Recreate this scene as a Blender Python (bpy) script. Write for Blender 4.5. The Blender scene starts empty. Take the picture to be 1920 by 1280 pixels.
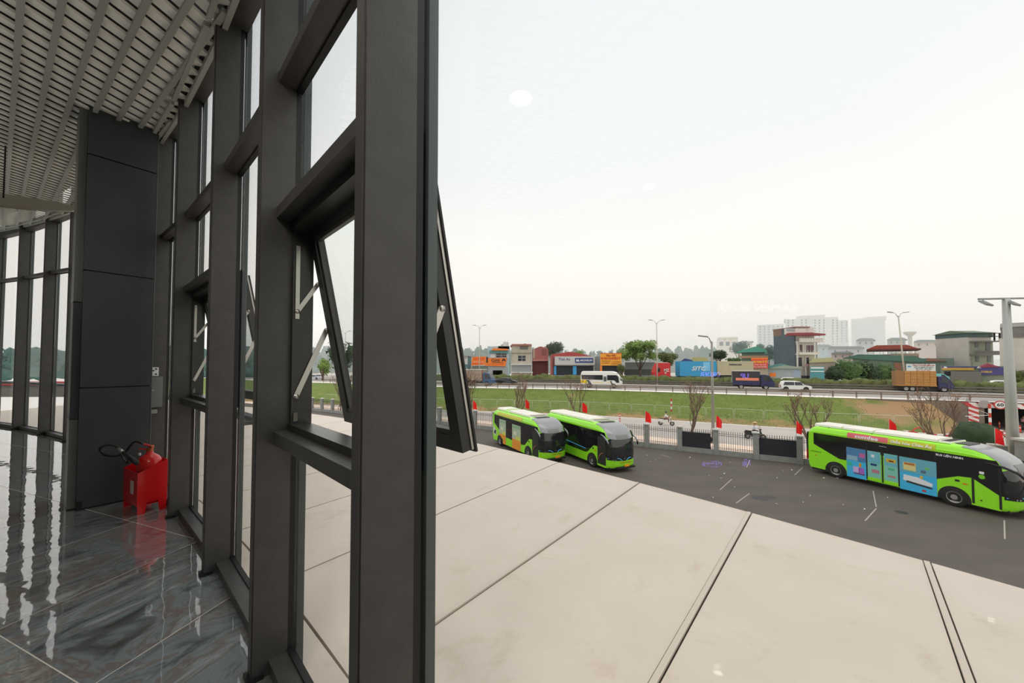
import bpy, bmesh, math, random
from mathutils import Vector, Matrix, noise as mnoise
random.seed(11)
SC = bpy.context.scene
COL = SC.collection
R = math.radians
PI = math.pi

# ---------------------------------------------------------------- camera, sky, exposure
FPX, PCX, PCY, PITCH, EYE = 693.0, 960.0, 664.0, math.atan(20 / 693.0), 7.4
cam_d = bpy.data.cameras.new('camera')
cam_d.sensor_width = 36.0
cam_d.lens = FPX / 1920 * 36.0
cam_d.shift_y = 24.0 / 1920
cam_d.clip_start = 0.05
cam_d.clip_end = 2000
cam = bpy.data.objects.new('camera', cam_d)
COL.objects.link(cam)
cam.location = (0, 0, EYE)
cam.rotation_euler = (PI / 2 + PITCH, 0, 0)
SC.camera = cam

world = bpy.data.worlds.new('overcast_sky')
SC.world = world
world.use_nodes = True
nt = world.node_tree
nt.nodes.clear()
tc = nt.nodes.new('ShaderNodeTexCoord')
sep = nt.nodes.new('ShaderNodeSeparateXYZ')
ramp = nt.nodes.new('ShaderNodeValToRGB')
nz = nt.nodes.new('ShaderNodeTexNoise')
nz.inputs['Scale'].default_value = 1.6
nz.inputs['Detail'].default_value = 3
mm = nt.nodes.new('ShaderNodeMath'); mm.operation = 'MULTIPLY_ADD'
mm.inputs[1].default_value = 0.22
mm.inputs[2].default_value = -0.11
ad = nt.nodes.new('ShaderNodeMath'); ad.operation = 'ADD'
bg = nt.nodes.new('ShaderNodeBackground')
out = nt.nodes.new('ShaderNodeOutputWorld')
nt.links.new(tc.outputs['Generated'], sep.inputs[0])
nt.links.new(tc.outputs['Generated'], nz.inputs['Vector'])
nt.links.new(nz.outputs['Fac'], mm.inputs[0])
nt.links.new(sep.outputs['Z'], ad.inputs[0])
nt.links.new(mm.outputs[0], ad.inputs[1])
nt.links.new(ad.outputs[0], ramp.inputs['Fac'])
nt.links.new(ramp.outputs['Color'], bg.inputs['Color'])
nt.links.new(bg.outputs[0], out.inputs[0])
el = ramp.color_ramp.elements
el[0].position = 0.0; el[0].color = (1.0, 0.94, 0.875, 1)
el[1].position = 0.75; el[1].color = (0.85, 0.875, 0.895, 1)
e = el.new(0.28); e.color = (1.0, 0.965, 0.915, 1)
e = el.new(0.50); e.color = (0.875, 0.89, 0.90, 1)
bg.inputs['Strength'].default_value = 1.17

sun_d = bpy.data.lights.new('hazy_sun', 'SUN')
sun_d.energy = .72
sun_d.angle = R(35)
sun_d.color = (1.0, 0.955, 0.90)
sun = bpy.data.objects.new('hazy_sun', sun_d)
COL.objects.link(sun)
sun.rotation_euler = Vector((-.24, .10, -1)).to_track_quat('-Z', 'Y').to_euler()

def area(name, loc, size, watts, up=False, col=(1.0, 0.96, 0.90)):
    d = bpy.data.lights.new(name, 'AREA')
    d.shape = 'SQUARE'; d.size = size; d.energy = watts; d.color = col
    o = bpy.data.objects.new(name, d); COL.objects.link(o)
    o.location = loc
    if up: o.rotation_euler = (PI, 0, 0)
    return o
# added fill lamps without fittings: one brightens the floor, three brighten the slats
area('fill_light_floor', (-.75, -.55, 5.8 + 4.0), .9, 68)
area('fill_light_slats', (-4.3, 1.2, 5.8 + 2.1), 2.4, 9, True)
area('fill_light_slats', (-8.6, 3.2, 5.8 + 2.1), 3.0, 30, True)
area('fill_light_slats', (-14.2, 7.8, 5.8 + 2.2), 3.0, 46, True, (0.93, 1.0, 0.96))

SC.view_settings.view_transform = 'Standard'
SC.view_settings.look = 'None'
SC.view_settings.exposure = 0.0
SC.view_settings.gamma = 1.0
SC.view_settings.use_curve_mapping = False
cy = SC.cycles
cy.max_bounces = 10
cy.diffuse_bounces = 4
cy.glossy_bounces = 4
cy.transparent_max_bounces = 24
cy.volume_bounces = 3
cy.sample_clamp_indirect = 6.0

# ---------------------------------------------------------------- geometry of the view
def ray(px, py):
    u = (px - PCX) / FPX
    v = (PCY - py) / FPX
    return Vector((u, math.cos(PITCH) - v * math.sin(PITCH), math.sin(PITCH) + v * math.cos(PITCH)))
def at(px, py, z=0.0):
    d = ray(px, py)
    t = (z - EYE) / d.z
    return Vector((d.x * t, d.y * t, z))
def aty(px, py, Y):
    d = ray(px, py)
    t = Y / d.y
    return Vector((d.x * t, Y, EYE + d.z * t))
FL = 5.8                                 # finished floor of the upper storey
CX, CY = -27.0, -25.0                    # centre of the round building
R0 = 37.2                                # inner nose of the mullions
def cyl(a, rad, z=0.0):
    a = R(a)
    return Vector((CX + rad * math.sin(a), CY + rad * math.cos(a), FL + z))

# ---------------------------------------------------------------- materials
def lin(c):
    o = []
    for x in c[:3]:
        x = x / 255.0
        o.append(x / 12.92 if x <= 0.04045 else ((x + 0.055) / 1.055) ** 2.4)
    return o
MATS = {}
def mat(name, col, rough=0.6, metal=0.0, col2=None, scale=4.0, stretch=(1, 1, 1), bump=0.0, bscale=None, spec=0.5, rot=0.0, lo=0.35, hi=0.65, detail=4, emit=0.0, coat=0.0, coords='Object'):
    if name in MATS:
        return MATS[name]
    m = bpy.data.materials.new(name)
    m.use_nodes = True
    t = m.node_tree
    b = t.nodes['Principled BSDF']
    c = lin(col)
    b.inputs['Base Color'].default_value = (*c, 1)
    b.inputs['Roughness'].default_value = rough
    b.inputs['Metallic'].default_value = metal
    b.inputs['Specular IOR Level'].default_value = spec
    if coat:
        b.inputs['Coat Weight'].default_value = coat
        b.inputs['Coat Roughness'].default_value = 0.05
    m.diffuse_color = (*c, 1)
    if emit:
        b.inputs['Emission Color'].default_value = (*c, 1)
        b.inputs['Emission Strength'].default_value = emit
    if col2 is not None or bump:
        co = t.nodes.new('ShaderNodeTexCoord')
        mp = t.nodes.new('ShaderNodeMapping')
        mp.inputs['Scale'].default_value = stretch
        mp.inputs['Rotation'].default_value = (0, 0, rot)
        t.links.new(co.outputs[coords], mp.inputs['Vector'])
    if col2 is not None:
        n = t.nodes.new('ShaderNodeTexNoise')
        n.inputs['Scale'].default_value = scale
        n.inputs['Detail'].default_value = detail
        t.links.new(mp.outputs[0], n.inputs['Vector'])
        r = t.nodes.new('ShaderNodeValToRGB')
        r.color_ramp.elements[0].position = lo
        r.color_ramp.elements[0].color = (*c, 1)
        r.color_ramp.elements[1].position = hi
        r.color_ramp.elements[1].color = (*lin(col2), 1)
        t.links.new(n.outputs['Fac'], r.inputs['Fac'])
        t.links.new(r.outputs['Color'], b.inputs['Base Color'])
    if bump:
        n2 = t.nodes.new('ShaderNodeTexNoise')
        n2.inputs['Scale'].default_value = bscale or scale * 4
        n2.inputs['Detail'].default_value = 3
        t.links.new(mp.outputs[0], n2.inputs['Vector'])
        bp = t.nodes.new('ShaderNodeBump')
        bp.inputs['Strength'].default_value = bump
        bp.inputs['Distance'].default_value = 0.02
        t.links.new(n2.outputs['Fac'], bp.inputs['Height'])
        t.links.new(bp.outputs[0], b.inputs['Normal'])
    MATS[name] = m
    return m

def glass_mat(name, tint, refl=1.0):
    m = bpy.data.materials.new(name)
    m.use_nodes = True
    t = m.node_tree
    t.nodes.clear()
    o = t.nodes.new('ShaderNodeOutputMaterial')
    tr = t.nodes.new('ShaderNodeBsdfTransparent')
    tr.inputs['Color'].default_value = (*tint, 1)
    gl = t.nodes.new('ShaderNodeBsdfGlossy')
    gl.inputs['Roughness'].default_value = 0.0
    g = t.nodes.new('ShaderNodeNewGeometry')
    d = t.nodes.new('ShaderNodeVectorMath'); d.operation = 'DOT_PRODUCT'
    ab = t.nodes.new('ShaderNodeMath'); ab.operation = 'ABSOLUTE'
    inv = t.nodes.new('ShaderNodeMath'); inv.operation = 'SUBTRACT'; inv.inputs[0].default_value = 1.0
    pw = t.nodes.new('ShaderNodeMath'); pw.operation = 'POWER'; pw.inputs[1].default_value = 5.0
    ma = t.nodes.new('ShaderNodeMath'); ma.operation = 'MULTIPLY_ADD'
    ma.inputs[1].default_value = 0.55 * refl; ma.inputs[2].default_value = 0.04 * refl
    mx = t.nodes.new('ShaderNodeMixShader')
    t.links.new(g.outputs['Incoming'], d.inputs[0]); t.links.new(g.outputs['Normal'], d.inputs[1])
    t.links.new(d.outputs['Value'], ab.inputs[0]); t.links.new(ab.outputs[0], inv.inputs[1])
    t.links.new(inv.outputs[0], pw.inputs[0]); t.links.new(pw.outputs[0], ma.inputs[0])
    t.links.new(ma.outputs[0], mx.inputs[0]); t.links.new(tr.outputs[0], mx.inputs[1]); t.links.new(gl.outputs[0], mx.inputs[2])
    t.links.new(mx.outputs[0], o.inputs['Surface'])
    MATS[name] = m
    return m

# ---------------------------------------------------------------- mesh builder
class MB:
    def __init__(self, M=None):
        self.v = []; self.f = []; self.mi = []; self.sm = []
        self.M = M or Matrix.Identity(4)
    def add(self, vs, fs, m=0, smooth=False):
        o = len(self.v)
        self.v += [tuple(self.M @ Vector(p)) for p in vs]
        for f in fs:
            self.f.append([i + o for i in f]); self.mi.append(m); self.sm.append(smooth)
        return self
    def box(self, x0, x1, y0, y1, z0, z1, m=0):
        return self.add([(x0, y0, z0), (x1, y0, z0), (x1, y1, z0), (x0, y1, z0), (x0, y0, z1), (x1, y0, z1), (x1, y1, z1), (x0, y1, z1)],
                        [(0, 3, 2, 1), (4, 5, 6, 7), (0, 1, 5, 4), (1, 2, 6, 5), (2, 3, 7, 6), (3, 0, 4, 7)], m)
    def cbox(self, c, s, m=0):
        return self.box(c[0] - s[0] / 2, c[0] + s[0] / 2, c[1] - s[1] / 2, c[1] + s[1] / 2, c[2] - s[2] / 2, c[2] + s[2] / 2, m)
    def prism(self, pts, off, m=0):
        n = len(pts); off = Vector(off)
        vs = [Vector(p) for p in pts]
        vs = vs + [p + off for p in vs]
        nrm = Vector((0, 0, 0))
        for i in range(n):
            a, b = vs[i], vs[(i + 1) % n]
            nrm += a.cross(b)
        bot, top = list(range(n)), list(range(n, 2 * n))
        if nrm.dot(off) > 0:
            bot = bot[::-1]; side = [(i, (i + 1) % n, (i + 1) % n + n, i + n) for i in range(n)]
        else:
            top = top[::-1]; side = [(i + n, (i + 1) % n + n, (i + 1) % n, i) for i in range(n)]
        return self.add(vs, [bot, top] + side, m)
    def bar(self, p, q, w, h, up=(0, 0, 1), m=0):
        p, q, up = Vector(p), Vector(q), Vector(up)
        d = (q - p).normalized()
        s = d.cross(up)
        s = s.normalized() if s.length > 1e-6 else Vector((1, 0, 0))
        u = s.cross(d)
        a = [s * w / 2 * i + u * h / 2 * j for i, j in ((-1, -1), (1, -1), (1, 1), (-1, 1))]
        return self.add([p + x for x in a] + [q + x for x in a],
                        [(0, 1, 2, 3), (7, 6, 5, 4), (0, 4, 5, 1), (1, 5, 6, 2), (2, 6, 7, 3), (3, 7, 4, 0)], m)
    def tube(self, pts, r, n=6, m=0, cap=True, closed=False):
        pts = [Vector(p) for p in pts]
        k = len(pts)
        rs = r if isinstance(r, (list, tuple)) else [r] * k
        vs = []; ref = None
        for i, p in enumerate(pts):
            if closed:
                d = pts[(i + 1) % k] - pts[i - 1]
            else:
                d = pts[min(i + 1, k - 1)] - pts[max(i - 1, 0)]
            d = d.normalized() if d.length > 1e-9 else Vector((0, 0, 1))
            if ref is None:
                ref = Vector((0, 0, 1)) if abs(d.z) < 0.9 else Vector((1, 0, 0))
            s = d.cross(ref)
            if s.length < 1e-4:
                s = d.cross(Vector((0.3, 1, 0.2)))
            s.normalize()
            u = s.cross(d)
            ref = u
            for j in range(n):
                a = 2 * PI * j / n
                vs.append(p + (s * math.cos(a) + u * math.sin(a)) * rs[i])
        fs = []
        for i in range(k if closed else k - 1):
            for j in range(n):
                a, b = i * n + j, i * n + (j + 1) % n
                i2 = (i + 1) % k
                fs.append((a, b, i2 * n + (j + 1) % n, i2 * n + j))
        if cap and not closed:
            fs.append(list(range(n))[::-1]); fs.append(list(range((k - 1) * n, k * n)))
        return self.add(vs, fs, m, True)
    def cylz(self, c, r, z0, z1, n=16, m=0, r2=None):
        r2 = r if r2 is None else r2
        return self.lathe([(0, z0), (r, z0), (r2, z1), (0, z1)], c, n, m)
    def lathe(self, prof, c=(0, 0, 0), n=16, m=0, smooth=False):
        vs = []; k = len(prof)
        for r, z in prof:
            for j in range(n):
                a = 2 * PI * j / n
                vs.append((c[0] + r * math.cos(a), c[1] + r * math.sin(a), c[2] + z))
        fs = [(i * n + j, i * n + (j + 1) % n, (i + 1) * n + (j + 1) % n, (i + 1) * n + j) for i in range(k - 1) for j in range(n)]
        return self.add(vs, fs, m, smooth)
    def disc(self, c, axis, r, t, n=20, m=0, r2=None):
        c, ax = Vector(c), Vector(axis).normalized()
        s = ax.orthogonal().normalized(); u = ax.cross(s)
        r2 = r if r2 is None else r2
        vs = [c + (s * math.cos(2 * PI * j / n) + u * math.sin(2 * PI * j / n)) * r for j in range(n)]
        vs += [c + ax * t + (s * math.cos(2 * PI * j / n) + u * math.sin(2 * PI * j / n)) * r2 for j in range(n)]
        fs = [list(range(n))[::-1], list(range(n, 2 * n))] + [(j, (j + 1) % n, n + (j + 1) % n, n + j) for j in range(n)]
        return self.add(vs, fs, m)
    def blob(self, c, r, nu=10, nv=7, m=0, wob=0.0, seed=0):
        c = Vector(c); r = Vector(r) if not isinstance(r, (int, float)) else Vector((r, r, r))
        vs = []
        for i in range(nv + 1):
            th = PI * i / nv
            for j in range(nu):
                ph = 2 * PI * j / nu
                d = Vector((math.sin(th) * math.cos(ph), math.sin(th) * math.sin(ph), math.cos(th)))
                k = 1 + wob * mnoise.noise(d * 2.3 + Vector((seed, seed * 1.7, 0)))
                vs.append(c + Vector((d.x * r.x, d.y * r.y, d.z * r.z)) * k)
        fs = [(i * nu + j, (i + 1) * nu + j, (i + 1) * nu + (j + 1) % nu, i * nu + (j + 1) % nu) for i in range(nv) for j in range(nu)]
        return self.add(vs, fs, m, True)
    def mesh(self, name, mats):
        me = bpy.data.meshes.new(name)
        me.from_pydata(self.v, [], self.f)
        for x in (mats if isinstance(mats, (list, tuple)) else [mats]):
            me.materials.append(x)
        me.polygons.foreach_set('material_index', self.mi)
        me.polygons.foreach_set('use_smooth', self.sm)
        me.update()
        return me
    def build(self, name, mats, parent=None, kind=None, loc=None, rz=None):
        o = bpy.data.objects.new(name, self.mesh(name, mats))
        COL.objects.link(o)
        if parent: o.parent = parent
        if kind: o['kind'] = kind
        if loc is not None: o.location = loc
        if rz is not None: o.rotation_euler = (0, 0, rz)
        return o

def tag(o, label, cat, group=None, kind=None):
    o['label'] = label; o['category'] = cat
    if group: o['group'] = group
    if kind: o['kind'] = kind
    return o
def thing(name, label, cat, loc=(0, 0, 0), rz=0.0, group=None, kind=None):
    o = bpy.data.objects.new(name, None)
    COL.objects.link(o)
    o.empty_display_size = 0.2
    o.location = loc; o.rotation_euler = (0, 0, rz)
    return tag(o, label, cat, group, kind)
def struct(name, label=None, loc=(0, 0, 0), rz=0.0):
    o = bpy.data.objects.new(name, None)
    COL.objects.link(o)
    o.location = loc; o.rotation_euler = (0, 0, rz); o['kind'] = 'structure'
    if label: o['label'] = label
    return o
def inst(name, mesh, parent=None, M=None, loc=None):
    o = bpy.data.objects.new(name, mesh)
    COL.objects.link(o)
    if parent: o.parent = parent
    if M is not None: o.matrix_local = M
    if loc is not None: o.location = loc
    return o
def dup(root, loc=None, rz=None, label=None, group=None):
    r = root.copy(); COL.objects.link(r)
    if loc is not None: r.location = loc
    if rz is not None: r.rotation_euler = (0, 0, rz)
    if label: r['label'] = label
    if group: r['group'] = group
    for ch in list(root.children):
        c = ch.copy(); COL.objects.link(c); c.parent = r
        for g in list(ch.children):
            d = g.copy(); COL.objects.link(d); d.parent = c
    return r
def text(s, size, m, parent, M, name='lettering', width=None, ext=0.004, bold=0.0, shear=0.0):
    cu = bpy.data.curves.new(name, 'FONT')
    cu.body = s; cu.size = size; cu.align_x = 'CENTER'; cu.align_y = 'CENTER'
    cu.extrude = ext; cu.offset = bold; cu.shear = shear
    cu.resolution_u = 2
    tmp = bpy.data.objects.new(name, cu)
    COL.objects.link(tmp)
    bpy.context.view_layer.update()
    me = bpy.data.meshes.new_from_object(tmp.evaluated_get(bpy.context.evaluated_depsgraph_get()))
    bpy.data.objects.remove(tmp); bpy.data.curves.remove(cu)
    me.materials.clear(); me.materials.append(m)
    if width:
        xs = [v.co.x for v in me.vertices]
        k = width / max(max(xs) - min(xs), 1e-6)
        for v in me.vertices: v.co.x *= k
    o = bpy.data.objects.new(name, me)
    COL.objects.link(o)
    if parent: o.parent = parent
    o.matrix_local = M
    return o
def facing(c, xdir, up=(0, 0, 1)):
    """matrix whose local x runs along xdir, local y up, local z out towards the reader"""
    x = Vector(xdir).normalized(); y = Vector(up).normalized(); z = x.cross(y)
    return Matrix(((x.x, y.x, z.x, c[0]), (x.y, y.y, z.y, c[1]), (x.z, y.z, z.z, c[2]), (0, 0, 0, 1)))

# common materials
M_mull = mat('charcoal_powder_coat', (78, 76, 74), 0.42, 0.25, col2=(72, 70, 68), scale=9, bump=0.05, bscale=90)
M_black = mat('black_gasket', (18, 18, 18), 0.55)
M_cap = mat('exterior_cover_cap', (80, 88, 86), 0.4, 0.3)
M_steel = mat('brushed_steel', (190, 186, 178), 0.3, 0.85)
M_glass = glass_mat('window_glass', (0.988, 0.994, 0.988))
M_glass2 = glass_mat('sash_glass', (0.93, 0.96, 0.945))
M_white = mat('white_paint', (232, 232, 228), 0.45)
M_dark = mat('dark_plastic', (28, 29, 31), 0.45)
M_rubber = mat('tyre_rubber', (34, 33, 33), 0.85)
M_chrome = mat('chrome', (210, 210, 212), 0.18, 0.95)
M_red = mat('red_paint', (206, 22, 26), 0.4)
M_grey = mat('grey_paint', (140, 142, 142), 0.55)
M_wood = mat('trunk_bark', (112, 92, 78), 0.9, col2=(84, 70, 60), scale=8)
# ================================================================= the round hall: floor, facade, column, ceiling
# ---- floor of marble tiles
def marble():
    m = bpy.data.materials.new('polished_grey_marble')
    m.use_nodes = True
    t = m.node_tree; b = t.nodes['Principled BSDF']
    co = t.nodes.new('ShaderNodeTexCoord')
    oi = t.nodes.new('ShaderNodeObjectInfo')
    mp = t.nodes.new('ShaderNodeMapping')
    mp.inputs['Scale'].default_value = (0.55, 1.5, 1)
    mpr = t.nodes.new('ShaderNodeMapping')
    mpr.inputs['Rotation'].default_value = (0, 0, R(-70))
    adv = t.nodes.new('ShaderNodeVectorMath'); adv.operation = 'ADD'
    sc = t.nodes.new('ShaderNodeVectorMath'); sc.operation = 'SCALE'
    cmb = t.nodes.new('ShaderNodeCombineXYZ')
    t.links.new(oi.outputs['Random'], cmb.inputs[0]); t.links.new(oi.outputs['Random'], cmb.inputs[1])
    t.links.new(cmb.outputs[0], sc.inputs[0]); sc.inputs['Scale'].default_value = 13
    t.links.new(co.outputs['Object'], adv.inputs[0]); t.links.new(sc.outputs[0], adv.inputs[1])
    t.links.new(adv.outputs[0], mpr.inputs[0]); t.links.new(mpr.outputs[0], mp.inputs[0])
    n = t.nodes.new('ShaderNodeTexNoise'); n.inputs['Scale'].default_value = 2.0; n.inputs['Detail'].default_value = 7; n.inputs['Distortion'].default_value = 2.0
    n.inputs['Roughness'].default_value = 0.62
    t.links.new(mp.outputs[0], n.inputs['Vector'])
    r = t.nodes.new('ShaderNodeValToRGB')
    for p, c in ((0.30, (70, 68, 65)), (0.42, (104, 110, 112)), (0.50, (134, 144, 148)), (0.56, (122, 114, 109)), (0.64, (152, 161, 163)), (0.76, (182, 184, 182))):
        e = r.color_ramp.elements.new(p); e.color = (*lin(c), 1)
    r.color_ramp.elements.remove(r.color_ramp.elements[0]); r.color_ramp.elements.remove(r.color_ramp.elements[-1])
    t.links.new(n.outputs['Fac'], r.inputs['Fac'])
    n3 = t.nodes.new('ShaderNodeTexNoise'); n3.inputs['Scale'].default_value = 1.1; n3.inputs['Detail'].default_value = 4
    t.links.new(mp.outputs[0], n3.inputs['Vector'])
    rr = t.nodes.new('ShaderNodeValToRGB')
    rr.color_ramp.elements[0].position = 0.45; rr.color_ramp.elements[0].color = (1, 1, 1, 1)
    rr.color_ramp.elements[1].position = 0.72; rr.color_ramp.elements[1].color = (0.95, 0.74, 0.60, 1)
    t.links.new(n3.outputs['Fac'], rr.inputs['Fac'])
    mx = t.nodes.new('ShaderNodeMixRGB'); mx.blend_type = 'MULTIPLY'; mx.inputs[0].default_value = 1
    t.links.new(r.outputs[0], mx.inputs[1]); t.links.new(rr.outputs[0], mx.inputs[2])
    t.links.new(mx.outputs[0], b.inputs['Base Color'])
    b.inputs['Roughness'].default_value = 0.03
    b.inputs['Specular IOR Level'].default_value = 0.6; b.inputs['IOR'].default_value = 1.9; b.inputs['Coat Weight'].default_value = 1.0; b.inputs['Coat IOR'].default_value = 1.7; b.inputs['Coat Roughness'].default_value = 0.01
    n2 = t.nodes.new('ShaderNodeTexNoise'); n2.inputs['Scale'].default_value = 5.0; n2.inputs['Detail'].default_value = 1
    t.links.new(co.outputs['Object'], n2.inputs['Vector'])
    bp = t.nodes.new('ShaderNodeBump'); bp.inputs['Strength'].default_value = 0.075; bp.inputs['Distance'].default_value = 0.02
    t.links.new(n2.outputs['Fac'], bp.inputs['Height']); t.links.new(bp.outputs[0], b.inputs['Normal']); t.links.new(bp.outputs[0], b.inputs['Coat Normal'])
    return m
M_marble = marble()
M_grout = mat('pale_grout', (226, 220, 206), 0.8)
floor = struct('floor')
GA = Vector((0.933, -0.360, 0)).normalized(); GB = Vector((0.213, 0.977, 0)).normalized()
GO = Vector((-2.859, 3.429, 0))     # a joint crossing next to the column
TA, TB = 1.083, 1.19
def clip(poly, nx, ny, d):
    o = []
    for i in range(len(poly)):
        a, b = poly[i], poly[(i + 1) % len(poly)]
        da, db = a.x * nx + a.y * ny - d, b.x * nx + b.y * ny - d
        if da <= 0: o.append(a)
        if da * db < 0: o.append(a + (b - a) * (da / (da - db)))
    return o
IN_R = 22.0
mb = MB()
for i in range(44):
    a0, a1 = 6 + i * 1.6, 6 + (i + 1) * 1.6
    p = [cyl(a0, IN_R, -0.0012), cyl(a0, R0 + 0.15, -0.0012), cyl(a1, R0 + 0.15, -0.0012), cyl(a1, IN_R, -0.0012)]
    mb.prism(p, (0, 0, -0.2))
mb.build('screed', M_grout, floor)
for i in range(-15, 9):
    for j in range(-13, 9):
        c = GO + GA * ((i + .5) * TA) + GB * ((j + .5) * TB)
        v = Vector((c.x - CX, c.y - CY, 0)); rad = v.length
        if rad > R0 + 0.6 or rad < R0 - 12 or not (14 < math.degrees(math.atan2(v.x, v.y)) < 66): continue
        g = 0.003
        poly = [GO + GA * (i * TA + g) + GB * (j * TB + g), GO + GA * ((i + 1) * TA - g) + GB * (j * TB + g),
                GO + GA * ((i + 1) * TA - g) + GB * ((j + 1) * TB - g), GO + GA * (i * TA + g) + GB * ((j + 1) * TB - g)]
        n = v.normalized()
        poly = clip(poly, n.x, n.y, n.x * CX + n.y * CY + R0 + 0.10)
        if len(poly) < 3: continue
        t = MB().prism([Vector((p.x - c.x, p.y - c.y, 0)) for p in poly], (0, 0, -0.012))
        t.build('tile', M_marble, floor, loc=(c.x, c.y, FL))

# ---- curtain wall: mullions
ANG = [45.58, 43.63, 41.48, 38.98, 36.93]
angs_l = [34.75, 32.6, 30.45, 28.33, 25.73, 23.13, 20.5, 17.9, 15.4]
angs_r = [47.7 + 2.1 * k for k in range(8)]
def ztop(a):
    ks = [(14, 5.15), (26.5, 4.95), (37, 4.62), (39.9, 4.48), (42.2, 4.31), (46, 4.1), (70, 4.1)]
    for (a0, z0), (a1, z1) in zip(ks, ks[1:]):
        if a <= a1: return z0 + (z1 - z0) * (a - a0) / (a1 - a0)
    return ks[-1][1]
def zt4(a):
    ks = [(14, 3.95), (26.5, 3.72), (37, 3.24), (41, 3.16), (44, 3.125), (70, 3.12)]
    for (a0, z0), (a1, z1) in zip(ks, ks[1:]):
        if a <= a1: return z0 + (z1 - z0) * (a - a0) / (a1 - a0)
    return ks[-1][1]
def rad_box(mbx, a, r0, r1, w, z0, z1, m=0, tang=0.0):
    v = Vector((math.sin(R(a)), math.cos(R(a)), 0)); t = Vector((v.y, -v.x, 0))
    c = Vector((CX, CY, FL))
    P = [c + v * r0 + t * (tang - w / 2), c + v * r1 + t * (tang - w / 2), c + v * r1 + t * (tang + w / 2), c + v * r0 + t * (tang + w / 2)]
    mbx.prism([p + Vector((0, 0, z0)) for p in P], (0, 0, z1 - z0), m)
TOPZ = 5.75
for k, a in enumerate(angs_l[::-1] + ANG[::-1] + angs_r):
    tr = struct('trim_%d' % (k + 1))
    b = MB(); rad_box(b, a, R0, R0 + .158, .066, 0.0, TOPZ)
    rad_box(b, a, R0 - .006, R0 + 0.004, .052, 0.02, TOPZ)
    b.build('mullion', M_mull, tr)
    b = MB(); rad_box(b, a, R0 + .158, R0 + .188, .046, 0.0, TOPZ); b.build('gasket', M_black, tr)
    b = MB(); rad_box(b, a, R0 + .202, R0 + .236, .062, -0.05, TOPZ); b.build('cover_cap', M_cap, tr)
    b = MB(); rad_box(b, a, R0 - .022, R0 + .05, .085, 0.0, 0.022); b.build('foot_plate', M_black, tr)

# ---- curtain wall: bays
def chord_box(mbx, a0, a1, r0, r1, z0, z1, gap=0.033, m=0):
    A0, A1, B0, B1 = cyl(a0, r0), cyl(a0, r1), cyl(a1, r0), cyl(a1, r1)
    t = (B0 - A0).normalized() * gap
    mbx.prism([p + Vector((0, 0, z0)) for p in (A0 + t, A1 + t, B1 - t, B0 - t)], (0, 0, z1 - z0), m)
def chord_bar(mbx, a0, a1, r0, r1, zs0, zs1, h, gap=0.033, m=0):
    """like chord_box, but its height may differ from end to end"""
    A0, A1, B0, B1 = cyl(a0, r0), cyl(a0, r1), cyl(a1, r0), cyl(a1, r1)
    t = (B0 - A0).normalized() * gap
    vs = [A0 + t, A1 + t, B1 - t, B0 - t]
    zz = [zs0, zs0, zs1, zs1]
    lo = [v + Vector((0, 0, z)) for v, z in zip(vs, zz)]
    hi = [v + Vector((0, 0, z + h)) for v, z in zip(vs, zz)]
    mbx.add(lo + hi, [(0, 1, 2, 3), (7, 6, 5, 4), (0, 4, 5, 1), (1, 5, 6, 2), (2, 6, 7, 3), (3, 7, 4, 0)], m)
M_alu = mat('anodised_sash', (62, 62, 60), 0.33, 0.55)
M_lite = mat('sash_inner_face', (74, 71, 67), 0.35, 0.3)
TIN, TOUT = R0 + .072, R0 + .158
seq = sorted(angs_l + ANG + angs_r)
OPEN = {(43.63, 45.58), (38.98, 36.93), (41.48, 38.98)}
wn = 0
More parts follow.
